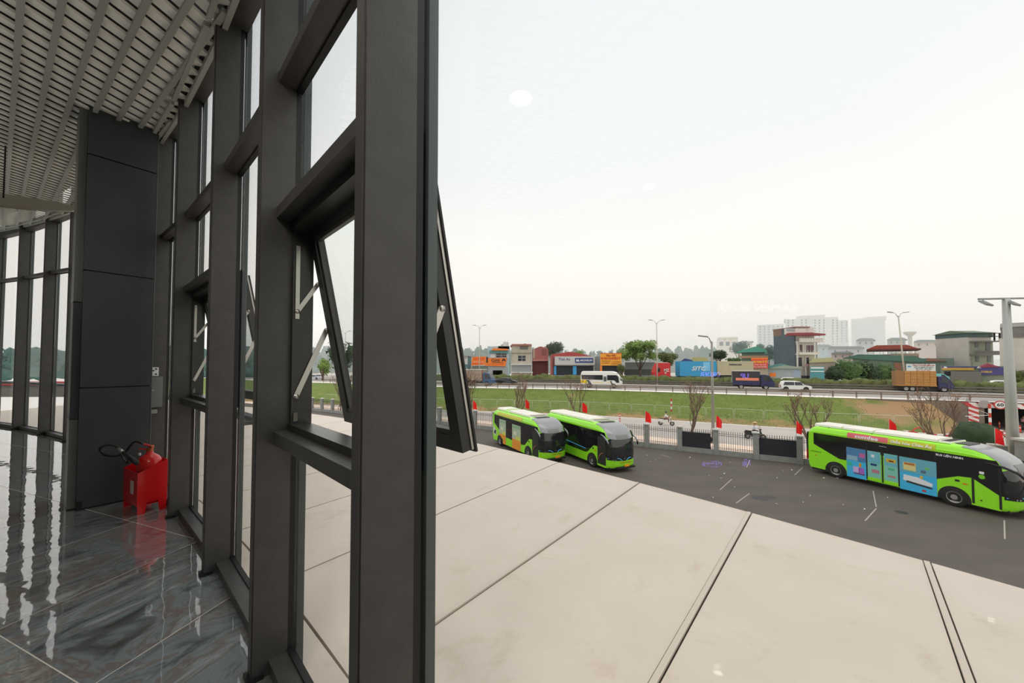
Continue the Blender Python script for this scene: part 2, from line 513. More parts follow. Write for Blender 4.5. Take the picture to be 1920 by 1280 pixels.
for a0, a1 in zip(seq, seq[1:]):
    wn += 1
    w = struct('window_%d' % wn)
    op = abs(a1 - 45.58) < .01 or abs(a1 - 41.48) < .01 or (a0 > 49 and wn % 2 == 0)
    am = (a0 + a1) / 2
    b = MB(); chord_box(b, a0, a1, TIN, TOUT, 0.012, 0.075); b.build('sill', M_mull, w)
    b = MB(); chord_box(b, a0, a1, TIN + .012, TOUT, 0.0, 0.012); b.build('sill_shadow_gap', M_black, w)
    b = MB(); chord_bar(b, a0, a1, TIN, TOUT, zt4(a0), zt4(a1), 0.06); b.build('transom', M_mull, w)
    b = MB(); chord_bar(b, a0, a1, TOUT, TOUT + .03, zt4(a0) - .012, zt4(a1) - .012, 0.07); b.build('gasket', M_black, w)
    b = MB(); chord_bar(b, a0, a1, TIN, TOUT + .05, ztop(a0), ztop(a1), 0.22); b.build('head_beam', M_mull, w)
    b = MB(); chord_box(b, a0, a1, TOUT, TOUT + .03, 0.0, 0.085); b.build('gasket', M_black, w)
    lo_top = 1.215 if op else None
    def pane(z0, z1a, z1b, nm='glass'):
        b = MB(); chord_bar(b, a0, a1, R0 + .190, R0 + .200, z0, z0, 0.0)
        A0, A1, B0, B1 = cyl(a0, R0 + .190), cyl(a0, R0 + .200), cyl(a1, R0 + .190), cyl(a1, R0 + .200)
        lo = [p + Vector((0, 0, z0)) for p in (A0, A1, B1, B0)]
        hi = [A0 + Vector((0, 0, z1a)), A1 + Vector((0, 0, z1a)), B1 + Vector((0, 0, z1b)), B0 + Vector((0, 0, z1b))]
        b = MB().add(lo + hi, [(0, 1, 2, 3), (7, 6, 5, 4), (0, 4, 5, 1), (1, 5, 6, 2), (2, 6, 7, 3), (3, 7, 4, 0)])
        b.build(nm, M_glass, w)
    if not op:
        pane(0.0, TOPZ, TOPZ)
        continue
    pane(0.0, 1.20, 1.20)
    pane(2.40, TOPZ, TOPZ)
    # lower and upper transoms round the opening light
    for z0, z1 in ((1.185, 1.25), (2.385, 2.445)):
        b = MB(); chord_box(b, a0, a1, TIN, TOUT, z0, z1); b.build('transom', M_mull, w)
    # fixed frame of the opening light
    for z0, z1 in ((1.25, 1.285), (2.335, 2.385)):
        b = MB(); chord_box(b, a0, a1, TOUT - .02, R0 + .235, z0, z1); b.build('light_frame', M_alu, w)
    for a, s in ((a0, 1), (a1, -1)):
        b = MB(); rad_box(b, a, TOUT - .01, R0 + .25, .03, 1.25, 2.385, tang=s * .046); b.build('jamb', M_alu, w)
    # top-hung sash, swung outwards about its head
    A, B = cyl(a0, R0 + .215, 2.35), cyl(a1, R0 + .215, 2.35)
    t = (B - A).normalized(); nrm = Vector((-t.y, t.x, 0))
    if nrm.dot(Vector((math.sin(R(am)), math.cos(R(am)), 0))) < 0: nrm = -nrm
    W = (B - A).length - .15
    L = 1.10
    al = R(11)
    ez = Vector((0, 0, 1)) * math.cos(al) - nrm * math.sin(al)          # up along the sash
    en = nrm * math.cos(al) + Vector((0, 0, 1)) * math.sin(al)          # outwards from the sash
    o = A + t * .075
    Ms = Matrix(((t.x, en.x, ez.x, o.x), (t.y, en.y, ez.y, o.y), (t.z, en.z, ez.z, o.z), (0, 0, 0, 1)))
    sash = MB(Ms)
    sw = .062
    sash.box(0, sw, 0, .052, -L, 0); sash.box(W - sw, W, 0, .052, -L, 0)
    sash.box(sw, W - sw, 0, .052, -sw, 0); sash.box(sw, W - sw, 0, .052, -L, -L + sw)
    so = sash.build('sash', M_alu, w)
    bead = MB(Ms)
    bead.box(sw, sw + .018, .012, .03, -L + sw, -sw); bead.box(W - sw - .018, W - sw, .012, .03, -L + sw, -sw)
    bead.box(sw, W - sw, .004, .03, -L + sw, -L + sw + .02); bead.box(sw, W - sw, .004, .03, -sw - .02, -sw)
    bead.build('glazing_bead', M_lite, so)
    MB(Ms).box(sw * .5, W - sw * .5, .032, .040, -L + sw * .5, -sw * .5).build('glass', M_glass2, so)
    MB(Ms).box(-.012, sw * .6, .053, .062, -L - .012, 0).box(W - sw * .6, W + .012, .053, .062, -L - .012, 0).box(sw * .6, W - sw * .6, .053, .062, -L - .012, -L + sw * .6).box(sw * .6, W - sw * .6, .053, .062, -sw * .6, 0).build('weather_edge', M_black, so)
    MB(Ms).box(-.006, .0, .040, .052, -L, 0).box(W, W + .006, .040, .052, -L, 0).build('edge_strip', M_steel, so)
    hd = MB(Ms); hd.box(W / 2 - .012, W / 2 + .012, -.035, 0, -L + .01, -L + .05); hd.box(W / 2 - .012, W / 2 + .1, -.05, -.032, -L + .018, -L + .042)
    hd.build('sash_handle', M_steel, so)
    for s, a in ((0, a0), (1, a1)):
        sx = -.008 if s == 0 else W + .008
        base = A + t * (.075 + sx) - nrm * .045
        tr_ = MB(); tr_.bar(base + nrm * .0 + Vector((0, 0, -.10)), base + Vector((0, 0, -.50)), .006, .020, up=nrm)
        tr_.build('stay_track', M_steel, w)
        pa = Ms @ Vector((sx, .0, -.30)); pb = base + Vector((0, 0, -.46))
        s1 = MB(); s1.bar(pb, pa, .007, .022, up=nrm); s1.tube([pa - t * .006, pa + t * .006], .011, 8); s1.tube([pb - t * .006, pb + t * .006], .013, 8)
        s1.build('stay_arm', M_steel, w)
        pa = Ms @ Vector((sx, .0, -.56)); pb = base + Vector((0, 0, -.92))
        s1 = MB(); s1.bar(pb, pa, .007, .026, up=nrm); s1.tube([pa - t * .006, pa + t * .006], .012, 8); s1.tube([pb - t * .006, pb + t * .006], .015, 8)
        s1.build('stay_arm', M_steel, w)
        kp = base + Vector((0, 0, -1.03))
        MB().cbox(kp, (.012, .02, .045)).build('keeper', M_steel, w)

# ---- guard pipe running just outside the glass
pipe_m = mat('galvanised_pipe', (122, 134, 142), 0.35, 0.5)
g = thing('guard_pipe', 'grey round guard pipe following the glass wall at waist height', 'pipe')
MB().tube([cyl(a, R0 + .36, 1.12) for a in [15 + 0.8 * i for i in range(37)]], .042, 12).build('pipe', pipe_m, g)
bk = MB()
for a in (41.48, 38.98, 36.93, 34.75, 32.6, 30.45, 28.33, 25.73, 23.13, 20.5):
    b = MB(); rad_box(b, a, R0 + .236, R0 + .34, .03, 1.105, 1.135); b.build('bracket', M_cap, g)

# ---- column clad in dark panels
M_col = mat('dark_column_cladding', (68, 73, 75), 0.33, 0.2, col2=(62, 67, 69), scale=2)
M_col2 = mat('pale_column_edge', (112, 114, 111), 0.3, 0.2)
cL, cR = Vector((-4.765, 4.10, 0)), Vector((-4.425, 4.545, 0))
cu_ = (cR - cL).normalized(); cn = Vector((cu_.y, -cu_.x, 0)); 
if cn.dot(-cL) < 0: cn = -cn
clen = (cR - cL).length
col = struct('column', 'dark panelled column between the glass wall and the hall', (0, 0, FL))
def col_box(u0, u1, n0, n1, z0, z1):
    P = [cL + cu_ * u0 - cn * n0, cL + cu_ * u1 - cn * n0, cL + cu_ * u1 - cn * n1, cL + cu_ * u0 - cn * n1]
    return MB().prism([Vector((p.x, p.y, z0)) for p in P], (0, 0, z1 - z0))
zs = [0.012, 1.345, 2.66, 3.98, 4.72]
for z0, z1 in zip(zs, zs[1:]):
    col_box(0, clen, 0, .03, z0 + .007, z1 - .007).build('panel', M_col, col)
    col_box(-.012, .0, 0.0, .62, z0 + .007, z1 - .007).build('side_panel', M_col, col)
col_box(.01, clen - .01, .02, .62, 0.0, 4.72).build('core', M_black, col)
col_box(clen, clen + .006, -.004, .03, 0.0, 4.72).build('corner_bead', M_col2, col)
col_box(-.012, .03, -.006, .1, 0, .10).build('plinth', M_black, col)
pil = struct('trim_40', 'narrow return with painted reflections beside the dark column')  # paler upper and lower panels have reflected light painted in
P = [cL + cu_ * -.075 - cn * .10, cL + cu_ * -.013 - cn * .10, cL + cu_ * -.013 - cn * .5, cL + cu_ * -.075 - cn * .5]
MB().prism([Vector((p.x, p.y, FL + .012)) for p in P], (0, 0, .98)).build('lower_panel', M_col2, pil)
MB().prism([Vector((p.x, p.y, FL + 1.0)) for p in P], (0, 0, 1.3)).build('middle_panel', M_col, pil)
MB().prism([Vector((p.x, p.y, FL + 2.31)) for p in P], (0, 0, 2.3)).build('upper_panel', M_col2, pil)

# ---- open louvre ceiling
def cz(x, y): return FL + 4.26 - .035 * (x + 1.94) + .07 * (y - 2.62)
M_slat = mat('pale_ceiling_slat', (250, 247, 238), 0.4)
M_rib = mat('grey_ceiling_rib', (170, 170, 162), 0.45, 0.1)
M_plen = mat('dark_plenum', (46, 46, 45), 0.9)
ceil = struct('ceiling')
rd = Vector((-.8131, .5821, 0)); rn = Vector((.5821, .8131, 0))
sd = Vector((math.sin(R(7)), math.cos(R(7)), 0))
org = Vector((-3.01, 2.66, 0))
def inside_limits(p0, d, rmax, span=40):
    """parameter range of the line p0 + s d that stays inside the circle rmax"""
    f = p0 - Vector((CX, CY, 0)); f.z = 0
    b_ = f.dot(d); c_ = f.dot(f) - rmax * rmax
    q = b_ * b_ - c_
    if q <= 0: return None
    q = math.sqrt(q)
    return -b_ - q, -b_ + q
for k in range(-18, 12):
    p0 = org + rn * (.182 * k)
    lim = inside_limits(p0, rd, R0 + .02)
    if not lim: continue
    s0, s1 = max(lim[0], -7.0), min(lim[1], 14.5)
    if s1 - s0 < .3: continue
    a, b = p0 + rd * s0, p0 + rd * s1
    a.z, b.z = cz(a.x, a.y) + .02, cz(b.x, b.y) + .02
    MB().bar(a, b, .040, .034).build('rib', M_rib, ceil)
for k in range(-24, 78):
    p0 = org + rd * (.19 * k)
    lim = inside_limits(p0, sd, R0 + .02)
    if not lim: continue
    lo_, hi_ = -3.6 / rn.dot(sd), 3.0 / rn.dot(sd)
    s0, s1 = max(lim[0], lo_), min(lim[1], hi_)
    if s1 - s0 < .2: continue
    a, b = p0 + sd * s0, p0 + sd * s1
    a.z, b.z = cz(a.x, a.y) + .058, cz(b.x, b.y) + .058
    w_ = .150; up = Vector((.30, .15, 1)).normalized()
    MB().bar(a, b, w_, .024, up=up).build('slat', M_slat, ceil)
for a0, a1 in zip(seq, seq[1:]):
    if a0 < 14.5 or a1 > 56: continue
    for off, hh in ((.0, .06), (-.10, .05)):
        A, B = cyl(a0 + .06, R0 + .05 + off), cyl(a1 - .06, R0 + .05 + off)
        A.z, B.z = cz(A.x, A.y) + .02, cz(B.x, B.y) + .02
        MB().bar(A, B, .035, hh).build('edge_trim', M_rib, ceil)
mb = MB()
for i in range(44):
    a0, a1 = 6 + i * 1.6, 6 + (i + 1) * 1.6
    p = [cyl(a0, IN_R, TOPZ), cyl(a0, R0 + .25, TOPZ), cyl(a1, R0 + .25, TOPZ), cyl(a1, IN_R, TOPZ)]
    mb.prism(p, (0, 0, .3))
mb.build('soffit', M_plen, ceil)

# ---- inner walls of the hall, behind the camera and out of view
M_wall = mat('hall_wall_paint', (222, 218, 210), 0.8)
wi = struct('wall_inner')
mb = MB()
for i in range(44):
    a0, a1 = 6 + i * 1.6, 6 + (i + 1) * 1.6
    mb.prism([cyl(a0, IN_R, 0), cyl(a0, IN_R + .2, 0), cyl(a1, IN_R + .2, 0), cyl(a1, IN_R, 0)], (0, 0, TOPZ))
mb.build('wall_panel', M_wall, wi)
for nm, a in (('wall_near', 64.0), ('wall_far', 13.6)):
    ww = struct(nm); mb = MB()
    p, q = cyl(a, IN_R, 0), cyl(a, R0 + .2, 0)
    mb.bar(p + Vector((0, 0, TOPZ / 2)), q + Vector((0, 0, TOPZ / 2)), .2, TOPZ)
    mb.build('wall_panel', M_wall, ww)

# ---- round ceiling disc lamp and cable duct seen past the column
M_disc = mat('matt_disc_shade', (150, 142, 126), 0.5)
dl = thing('pendant_lamp', 'thin round disc pendant lamp tilted under the slatted ceiling', 'lamp', (-6.62, 4.75, FL + 3.74))
Mt = Matrix.Rotation(R(20), 4, 'X') @ Matrix.Rotation(R(12), 4, 'Y')
MB(Mt).lathe([(0, -.012), (.60, -.012), (.66, 0.0), (.66, .014), (.60, .02), (0, .03)], n=40).build('disc_shade', M_disc, dl)
MB(Mt).lathe([(.61, -.014), (.655, -.004), (.655, .0), (.61, -.01)], n=40).build('rim', mat('lamp_rim', (90, 84, 72), .4), dl)
MB().tube([(0, 0, .02), (0, 0, .72)], .008, 6).build('cord', M_dark, dl)

# ---- extinguisher stand
M_redp = mat('red_enamel', (214, 12, 16), 0.35, coat=.3)
bd = Vector((.515, .857, 0)).normalized(); bl = Vector((-bd.y, bd.x, 0))    # end panel runs along bd, the stand's length along bl
bx = thing('extinguisher_stand', 'red metal extinguisher stand on two feet at the base of the dark column', 'stand', (-3.985, 3.975, FL), math.atan2(bd.y, bd.x))
# local: x along the end panel (0..0.235), y along the length (0..0.5)
WX, LY = .235, .46
endp = [(0, 0, 0), (.062, 0, 0), (.075, 0, .115), (.165, 0, .115), (.178, 0, 0), (WX, 0, 0), (WX, 0, .545), (0, 0, .445)]
MB().prism(endp, (0, .006, 0)).build('end_panel', M_redp, bx)
MB().prism([(x, LY, z) for x, y, z in endp], (0, .006, 0)).build('end_panel', M_redp, bx)
MB().box(-.004, .0, 0, LY, .09, .445).build('front_panel', M_redp, bx)
MB().box(WX, WX + .004, 0, LY, .09, .545).build('back_panel', M_redp, bx)
MB().box(0, WX, .006, LY, .09, .096).build('base_plate', M_redp, bx)
MB().box(-.006, -.004, .12, .22, .2, .34).build('notice', mat('notice_white', (200, 196, 190), .6), bx)
ex = thing('fire_extinguisher', 'red fire extinguisher with black hose standing in the red stand', 'extinguisher', bx.matrix_basis @ Vector((.118, .115, .097)))
MB().lathe([(0, 0), (.098, 0), (.105, .01), (.105, .41), (.100, .45), (.078, .49), (.045, .515), (.030, .525), (.030, .55), (0, .55)], n=28, smooth=True).build('cylinder', M_redp, ex)
vl = MB(); vl.cylz((0, 0, 0), .03, .545, .58, 12); vl.bar((0, 0, .59), (.03, .0, .60), .03, .03)
vl.build('valve', mat('brass', (170, 92, 50), .35, .6), ex)
hx = Vector((-.75, -.45, 0)).normalized()
MB().bar((0.03, .01, .595), (-.075, -.045, .645), .032, .012).build('lever', M_redp, ex)
MB().bar((0.02, .01, .57), (-.075, -.045, .58), .030, .010).build('carry_handle', M_redp, ex)
MB().disc((-.035, -.072, .53), (-.3, -1, 0), .017, .008, 14).build('gauge', M_white, ex)
def bez(ps, n=20):
    ps = [Vector(p) for p in ps]; o = []
    k = len(ps) - 1
    for i in range(n + 1):
        t = i / n; q = Vector((0, 0, 0))
        for j, p in enumerate(ps):
            q += p * (math.comb(k, j) * t ** j * (1 - t) ** (k - j))
        o.append(q)
    return o
exw = Vector(ex.location)
HY = -.13
hose = [aty(268, 832, 4.10 + HY), aty(252, 828, 4.12 + HY), aty(236, 846, 4.14 + HY), aty(229, 851, 4.16 + HY), aty(215, 855, 4.2 + HY), aty(198, 853, 4.25 + HY), aty(188, 845, 4.26 + HY), aty(190, 838, 4.24 + HY), aty(202, 834, 4.18 + HY), aty(214, 836, 4.12 + HY), aty(226, 843, 4.08 + HY), aty(231, 848, 4.06 + HY)]
def smooth_path(ps, n=5):
    o = []
    for i in range(len(ps) - 1):
        p0, p1, p2, p3 = ps[max(i - 1, 0)], ps[i], ps[i + 1], ps[min(i + 2, len(ps) - 1)]
        for j in range(n):
            t = j / n
            o.append(0.5 * ((2 * p1) + (p2 - p0) * t + (2 * p0 - 5 * p1 + 4 * p2 - p3) * t * t + (3 * p1 - p0 - 3 * p2 + p3) * t ** 3))
    o.append(ps[-1]); return o
MB().tube([p - exw for p in smooth_path(hose)], .011, 8).build('hose', M_dark, ex)
pa, pb = aty(229, 846, 4.07 + HY) - exw, aty(257, 868, 3.99 + HY) - exw
MB().tube([pa, pa.lerp(pb, .5), pb], [.012, .019, .024], 10).build('nozzle', M_dark, ex)
MB().tube([pa.lerp(pb, -.25), pa.lerp(pb, .05)], .0145, 10).build('ferrule', M_steel, ex)
pg = [aty(226, 850, 4.10 + HY), aty(232, 862, 4.10 + HY), aty(239, 868, 4.08 + HY), aty(240, 860, 4.06 + HY)]
MB().tube([p - exw for p in pg], .008, 6).build('nozzle_grip', M_dark, ex)

# ---- switch plate and control boxes on the mullion beside the column
sw_ = thing('switch_plate', 'white switch plate with black marks above a grey control box', 'switch', cyl(36.93, R0 + .05, 0))
vv = Vector((math.sin(R(36.93)), math.cos(R(36.93)), 0)); tt = Vector((vv.y, -vv.x, 0))
def on_m5(u0, u1, d0, d1, z0, z1):
    P = [vv * u0 + tt * (.033 + d0), vv * u1 + tt * (.033 + d0), vv * u1 + tt * (.033 + d1), vv * u0 + tt * (.033 + d1)]
    return MB().prism([p + Vector((0, 0, z0)) for p in P], (0, 0, z1 - z0))
M_ctrl = mat('grey_control_box', (112, 118, 114), .5)
on_m5(-.05, .035, 0, .008, 1.46, 1.57).build('plate', M_white, sw_)
on_m5(-.03, -.005, .008, .012, 1.52, 1.535).build('rocker', M_dark, sw_)
on_m5(0, .02, .008, .012, 1.54, 1.556).build('rocker', M_dark, sw_)
on_m5(0, .02, .008, .012, 1.475, 1.49).build('rocker', M_dark, sw_)
cb_ = thing('control_box', 'plain grey control box on the mullion below the white switch plate', 'box', cyl(36.93, R0 + .05, 0))
on_m5(-.05, .075, 0, .03, 1.06, 1.45).build('housing', M_ctrl, cb_)
on_m5(-.03, -.01, .03, .036, 1.27, 1.285).build('lock', M_steel, cb_)
js = thing('cable_bracket', 'small pale metal bracket under the grey control box', 'bracket', cyl(36.93, R0 + .05, 0))
on_m5(-.05, .03, 0, .02, .98, 1.03).build('bracket_body', mat('pale_green_metal', (150, 160, 150), .4, .3), js)

# ---- lit sign letters and ceiling spots inside the hall (seen as reflections in the large pane)
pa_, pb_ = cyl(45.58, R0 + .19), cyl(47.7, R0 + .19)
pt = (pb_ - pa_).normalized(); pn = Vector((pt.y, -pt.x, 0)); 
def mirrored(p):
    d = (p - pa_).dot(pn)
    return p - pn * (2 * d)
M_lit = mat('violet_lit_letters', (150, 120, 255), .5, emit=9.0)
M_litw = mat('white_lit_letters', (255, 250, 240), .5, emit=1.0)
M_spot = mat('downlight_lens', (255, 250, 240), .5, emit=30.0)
def sign(name, label, s, px, py, wpx, dist, m, size):
    v = aty(px, py, dist); p = mirrored(v)
    e0, e1 = mirrored(aty(px - wpx / 2, py, dist)), mirrored(aty(px + wpx / 2, py, dist))
    x = (e0 - e1); x.z = 0
    o = thing(name, label, 'sign', p)
    text(s, size, m, o, facing((0, 0, 0), x), 'lettering', width=x.length, ext=.01)
    Mf = facing((0, 0, 0), x)
    MB(Mf).box(-x.length * .56, x.length * .56, -size * .6, size * .6, -.05, -.015).build('backboard', M_black, o)
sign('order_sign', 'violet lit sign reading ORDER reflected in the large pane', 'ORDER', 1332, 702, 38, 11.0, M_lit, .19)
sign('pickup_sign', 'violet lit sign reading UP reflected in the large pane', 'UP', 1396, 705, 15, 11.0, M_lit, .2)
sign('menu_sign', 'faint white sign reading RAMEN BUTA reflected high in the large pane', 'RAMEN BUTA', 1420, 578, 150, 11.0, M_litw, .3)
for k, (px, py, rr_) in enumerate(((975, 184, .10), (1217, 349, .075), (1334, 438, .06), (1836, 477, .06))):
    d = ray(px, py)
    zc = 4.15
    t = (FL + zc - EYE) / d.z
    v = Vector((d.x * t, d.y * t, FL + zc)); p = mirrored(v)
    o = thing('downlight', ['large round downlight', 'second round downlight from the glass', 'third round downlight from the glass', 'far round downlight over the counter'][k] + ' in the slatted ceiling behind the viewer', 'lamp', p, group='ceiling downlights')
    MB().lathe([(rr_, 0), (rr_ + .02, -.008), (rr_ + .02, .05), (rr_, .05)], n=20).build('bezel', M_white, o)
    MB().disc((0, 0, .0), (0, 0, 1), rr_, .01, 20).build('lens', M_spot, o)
# ================================================================= porch roof below the windows
M_roof = mat('beige_roof_panel', (210, 195, 179), 0.5, col2=(217, 203, 188), scale=1.6, detail=6, lo=.3, hi=.7)
def stain(m):
    t = m.node_tree; b = t.nodes['Principled BSDF']
    src = b.inputs['Base Color'].links[0].from_socket
    co = t.nodes.new('ShaderNodeTexCoord')
    n = t.nodes.new('ShaderNodeTexNoise'); n.inputs['Scale'].default_value = 2.6; n.inputs['Detail'].default_value = 8; n.inputs['Roughness'].default_value = .7; n.inputs['Distortion'].default_value = .6
    t.links.new(co.outputs['Object'], n.inputs['Vector'])
    r = t.nodes.new('ShaderNodeValToRGB'); r.color_ramp.elements[0].position = .57; r.color_ramp.elements[0].color = (1, 1, 1, 1)
    r.color_ramp.elements[1].position = .80; r.color_ramp.elements[1].color = (.72, .65, .54, 1)
    t.links.new(n.outputs['Fac'], r.inputs['Fac'])
    mx = t.nodes.new('ShaderNodeMixRGB'); mx.blend_type = 'MULTIPLY'; mx.inputs[0].default_value = .8
    t.links.new(src, mx.inputs[1]); t.links.new(r.outputs[0], mx.inputs[2]); t.links.new(mx.outputs[0], b.inputs['Base Color'])
stain(M_roof)
M_joint = mat('roof_joint', (84, 76, 68), .8)
M_batten = mat('roof_batten', (206, 192, 176), .45)
roof = struct('porch_roof', 'beige metal panel roof of the porch below the windows')
ZR = -0.10
C2X, C2Y, R2 = -29.0044, -21.7341, 41.07
def c2(phi, rad, z): return Vector((C2X + rad * math.sin(R(phi)), C2Y + rad * math.cos(R(phi)), FL + z))
phis = [18.5 + 2.16 * k for k in range(-2, 21)]
phis = [p for p in phis if p < 43.4] + [44.42, 46.55, 48.65, 50.63, 52.53, 54.5, 56.5, 58.5, 60.6]
phis = sorted(set([44.42 - 2.15 * k for k in range(1, 15)] + [44.42, 46.55, 48.65, 50.63, 52.53, 54.5, 56.5, 58.5, 60.6]))
def th(phi): return 34.25 + (phi - 44.42) * 1.075        # plan direction of the joint at this edge point
RIN = R0 + .25
def joint_inner(phi, rin=RIN):
    e_ = c2(phi, R2, 0); d = Vector((math.sin(R(th(phi))), math.cos(R(th(phi))), 0))
    lim = inside_limits(Vector((e_.x, e_.y, 0)), d, rin)
    if not lim: return None
    s = lim[1]
    return Vector((e_.x, e_.y, 0)) + d * s
def lerp(a, b, t): return a + (b - a) * t
for p0, p1 in zip(phis, phis[1:]):
    i0, i1 = joint_inner(p0, RIN + .16), joint_inner(p1, RIN + .16)
    if i0 is None or i1 is None: continue
    n = 4
    inner = []
    for k in range(n + 1):
        q = joint_inner(p0 + (p1 - p0) * k / n, RIN + .16); inner.append(q)
    outer = [c2(p0 + (p1 - p0) * k / n, R2, 0) for k in range(n + 1)]
    ga, gb = [(.027 if p_ > 48 else .011) for p_ in (p0, p1)]
    def shift(a, b, s):
        d = (b - a); d.z = 0; d = d.normalized() * s; return d
    inner[0] = inner[0] + shift(inner[0], inner[1], ga); inner[-1] = inner[-1] - shift(inner[-2], inner[-1], gb)
    outer[0] = outer[0] + shift(outer[0], outer[1], ga); outer[-1] = outer[-1] - shift(outer[-2], outer[-1], gb)
    c = (inner[0] + outer[-1]) / 2; c.z = 0
    ps = [Vector((p.x - c.x, p.y - c.y, 0)) for p in outer + inner[::-1]]
    MB().prism(ps, (0, 0, -.03)).build('panel', M_roof, roof, loc=(c.x, c.y, FL + ZR))
    ps = [Vector((p.x - c.x, p.y - c.y, 0)) for p in (outer[0], outer[2], outer[4])]
    f = MB()
    for a, b in zip(outer, outer[1:]):
        f.add([(a.x - c.x, a.y - c.y, -.03), (b.x - c.x, b.y - c.y, -.03), (b.x - c.x, b.y - c.y, -.75), (a.x - c.x, a.y - c.y, -.75)], [(0, 1, 2, 3)])
    f.build('fascia_panel', M_roof, roof, loc=(c.x, c.y, FL + ZR))
    if 48 < p0:
        a, b = joint_inner(p0, RIN + .17), c2(p0, R2 - .02, 0)
        a = Vector((a.x, a.y, FL + ZR + .003)); b = Vector((b.x, b.y, FL + ZR + .003))
        MB().bar(a, b, .034, .018).build('batten', M_batten, roof)
bd_ = MB()
for k in range(len(phis) - 1):
    for s in range(2):
        p, q = phis[k] + (phis[k + 1] - phis[k]) * s / 2, phis[k] + (phis[k + 1] - phis[k]) * (s + 1) / 2
        i0, i1 = joint_inner(p, RIN - .04), joint_inner(q, RIN - .04)
        if i0 is None or i1 is None: continue
        o0, o1 = c2(p, R2 - .02, 0), c2(q, R2 - .02, 0)
        bd_.prism([Vector((v.x, v.y, FL + ZR - .03)) for v in (i0, o0, o1, i1)], (0, 0, -.5))
bd_.build('roof_deck', M_joint, roof)
for k in range(len(phis) - 1):
    a, b = joint_inner(phis[k], RIN + .0), joint_inner(phis[k + 1], RIN + .0)
    a2, b2 = joint_inner(phis[k], RIN + .148), joint_inner(phis[k + 1], RIN + .148)
    if None in (a, b, a2, b2): continue
    MB().prism([Vector((v.x, v.y, FL + ZR)) for v in (a, a2, b2, b)], (0, 0, -.03)).build('flashing', M_roof, roof)
# building wall below the upper floor
bw = struct('wall_lower'); mb = MB()
for i in range(44):
    a0, a1 = 6 + i * 1.6, 6 + (i + 1) * 1.6
    mb.prism([cyl(a0, R0 - .5, -FL), cyl(a0, R0 - .2, -FL), cyl(a1, R0 - .2, -FL), cyl(a1, R0 - .5, -FL)], (0, 0, FL - .25))
mb.build('wall_panel', M_wall, bw)

# low plant box on the far end of the porch roof
pbx = thing('roof_plant_box', 'low grey plant box with a red lid on the far end of the porch roof', 'box', (0, 0, 0))
q = at(40, 744, FL + ZR)
MB().box(q.x - 2.2, q.x + 3.2, q.y, q.y + .8, FL + ZR, FL + ZR + .48).build('cabinet', mat('weathered_grey', (138, 134, 126), .8), pbx)
MB().box(q.x - 2.25, q.x + 3.0, q.y - .03, q.y + .83, FL + ZR + .62, FL + ZR + .80).build('lid', M_red, pbx)
MB().box(q.x - 2.2, q.x + 3.0, q.y + .1, q.y + .7, FL + ZR + .48, FL + ZR + .62).build('plinth', M_grey, pbx)

# ================================================================= yard, fence, service road
M_asph = mat('yard_asphalt', (100, 91, 84), 0.75, col2=(88, 80, 74), scale=.35, detail=6, stretch=(1, 2.2, 1), rot=.5, bump=.25, bscale=40, lo=.3, hi=.7, spec=.35)
M_pave = mat('pale_pavement', (255, 228, 206), 0.85, col2=(240, 212, 192), scale=.8, detail=5)
M_road = mat('service_road', (196, 184, 176), 0.85, col2=(184, 174, 166), scale=.3, detail=5)
FA, FB = 28.0 + .6 * 21.6, -.6                 # fence line  y = FA + FB x
fu = Vector((-.8575, .5145, 0))                # along the fence, towards the left of the picture
fn = Vector((.5145, .8575, 0))                 # away from the yard
FP = Vector((21.61, 27.96, 0))
yard = struct('ground', 'dark asphalt yard')
a, b = FP + fu * 90, FP - fu * 40
MB().prism([a + fn * .1, b + fn * .1, b - fn * 75, a - fn * 75], (0, 0, -.3)).build('asphalt', M_asph, yard)
pv = struct('pavement')
MB().prism([a + fn * .1, b + fn * .1, b + fn * 5.2, a + fn * 5.2], (0, 0, -.3)).build('paving', M_pave, pv)
rd_ = struct('road')
MB().prism([a + fn * 5.2, b + fn * 5.2, b + fn * 60, a + fn * 60], (0, 0, -.31)).build('carriageway', M_road, rd_)
BL = [(-120, 104), (-60, 77), (-11.5, 61.3), (11.1, 55.2), (23.75, 48.6), (33.6, 43.3), (44, 39.5), (49, 40.5)]
TL = [(-120, 131), (-52, 93), (-11.3, 71.1), (13.1, 64.6), (24.5, 58.8), (32.5, 54.4), (40.9, 49.8), (49, 46), (53.3, 43.2), (57, 40.4), (75, 28)]
def poly_at(P, x):
    for (x0, y0), (x1, y1) in zip(P, P[1:]):
        if x <= x1: return y0 + (y1 - y0) * (x - x0) / (x1 - x0)
    (x0, y0), (x1, y1) = P[-2:]
    return y1 + (y1 - y0) * (x - x1) / (x1 - x0)
ZH = 3.2
def hw(s, off=0.0, z=ZH):
    """point on the highway edge at plan x = s, moved off metres away from the viewer"""
    w_ = 16.0
    y = (poly_at(TL, s - 3) + poly_at(TL, s) + poly_at(TL, s + 3)) / 3
    d = Vector((2 * w_, poly_at(TL, s + w_) - poly_at(TL, s - w_), 0)).normalized(); n = Vector((-d.y, d.x, 0))
    return Vector((s, y, 0)) + n * off + Vector((0, 0, z))
# white line at the road's far edge
M_line = mat('road_line', (232, 226, 216), .8)
mb = MB()
for (x0, y0), (x1, y1) in zip(BL[:-2], BL[1:-1]):
    mb.bar((x0, y0 - .55, .004), (x1, y1 - .55, .004), .28, .02)
mb.build('road_line', M_line, rd_)
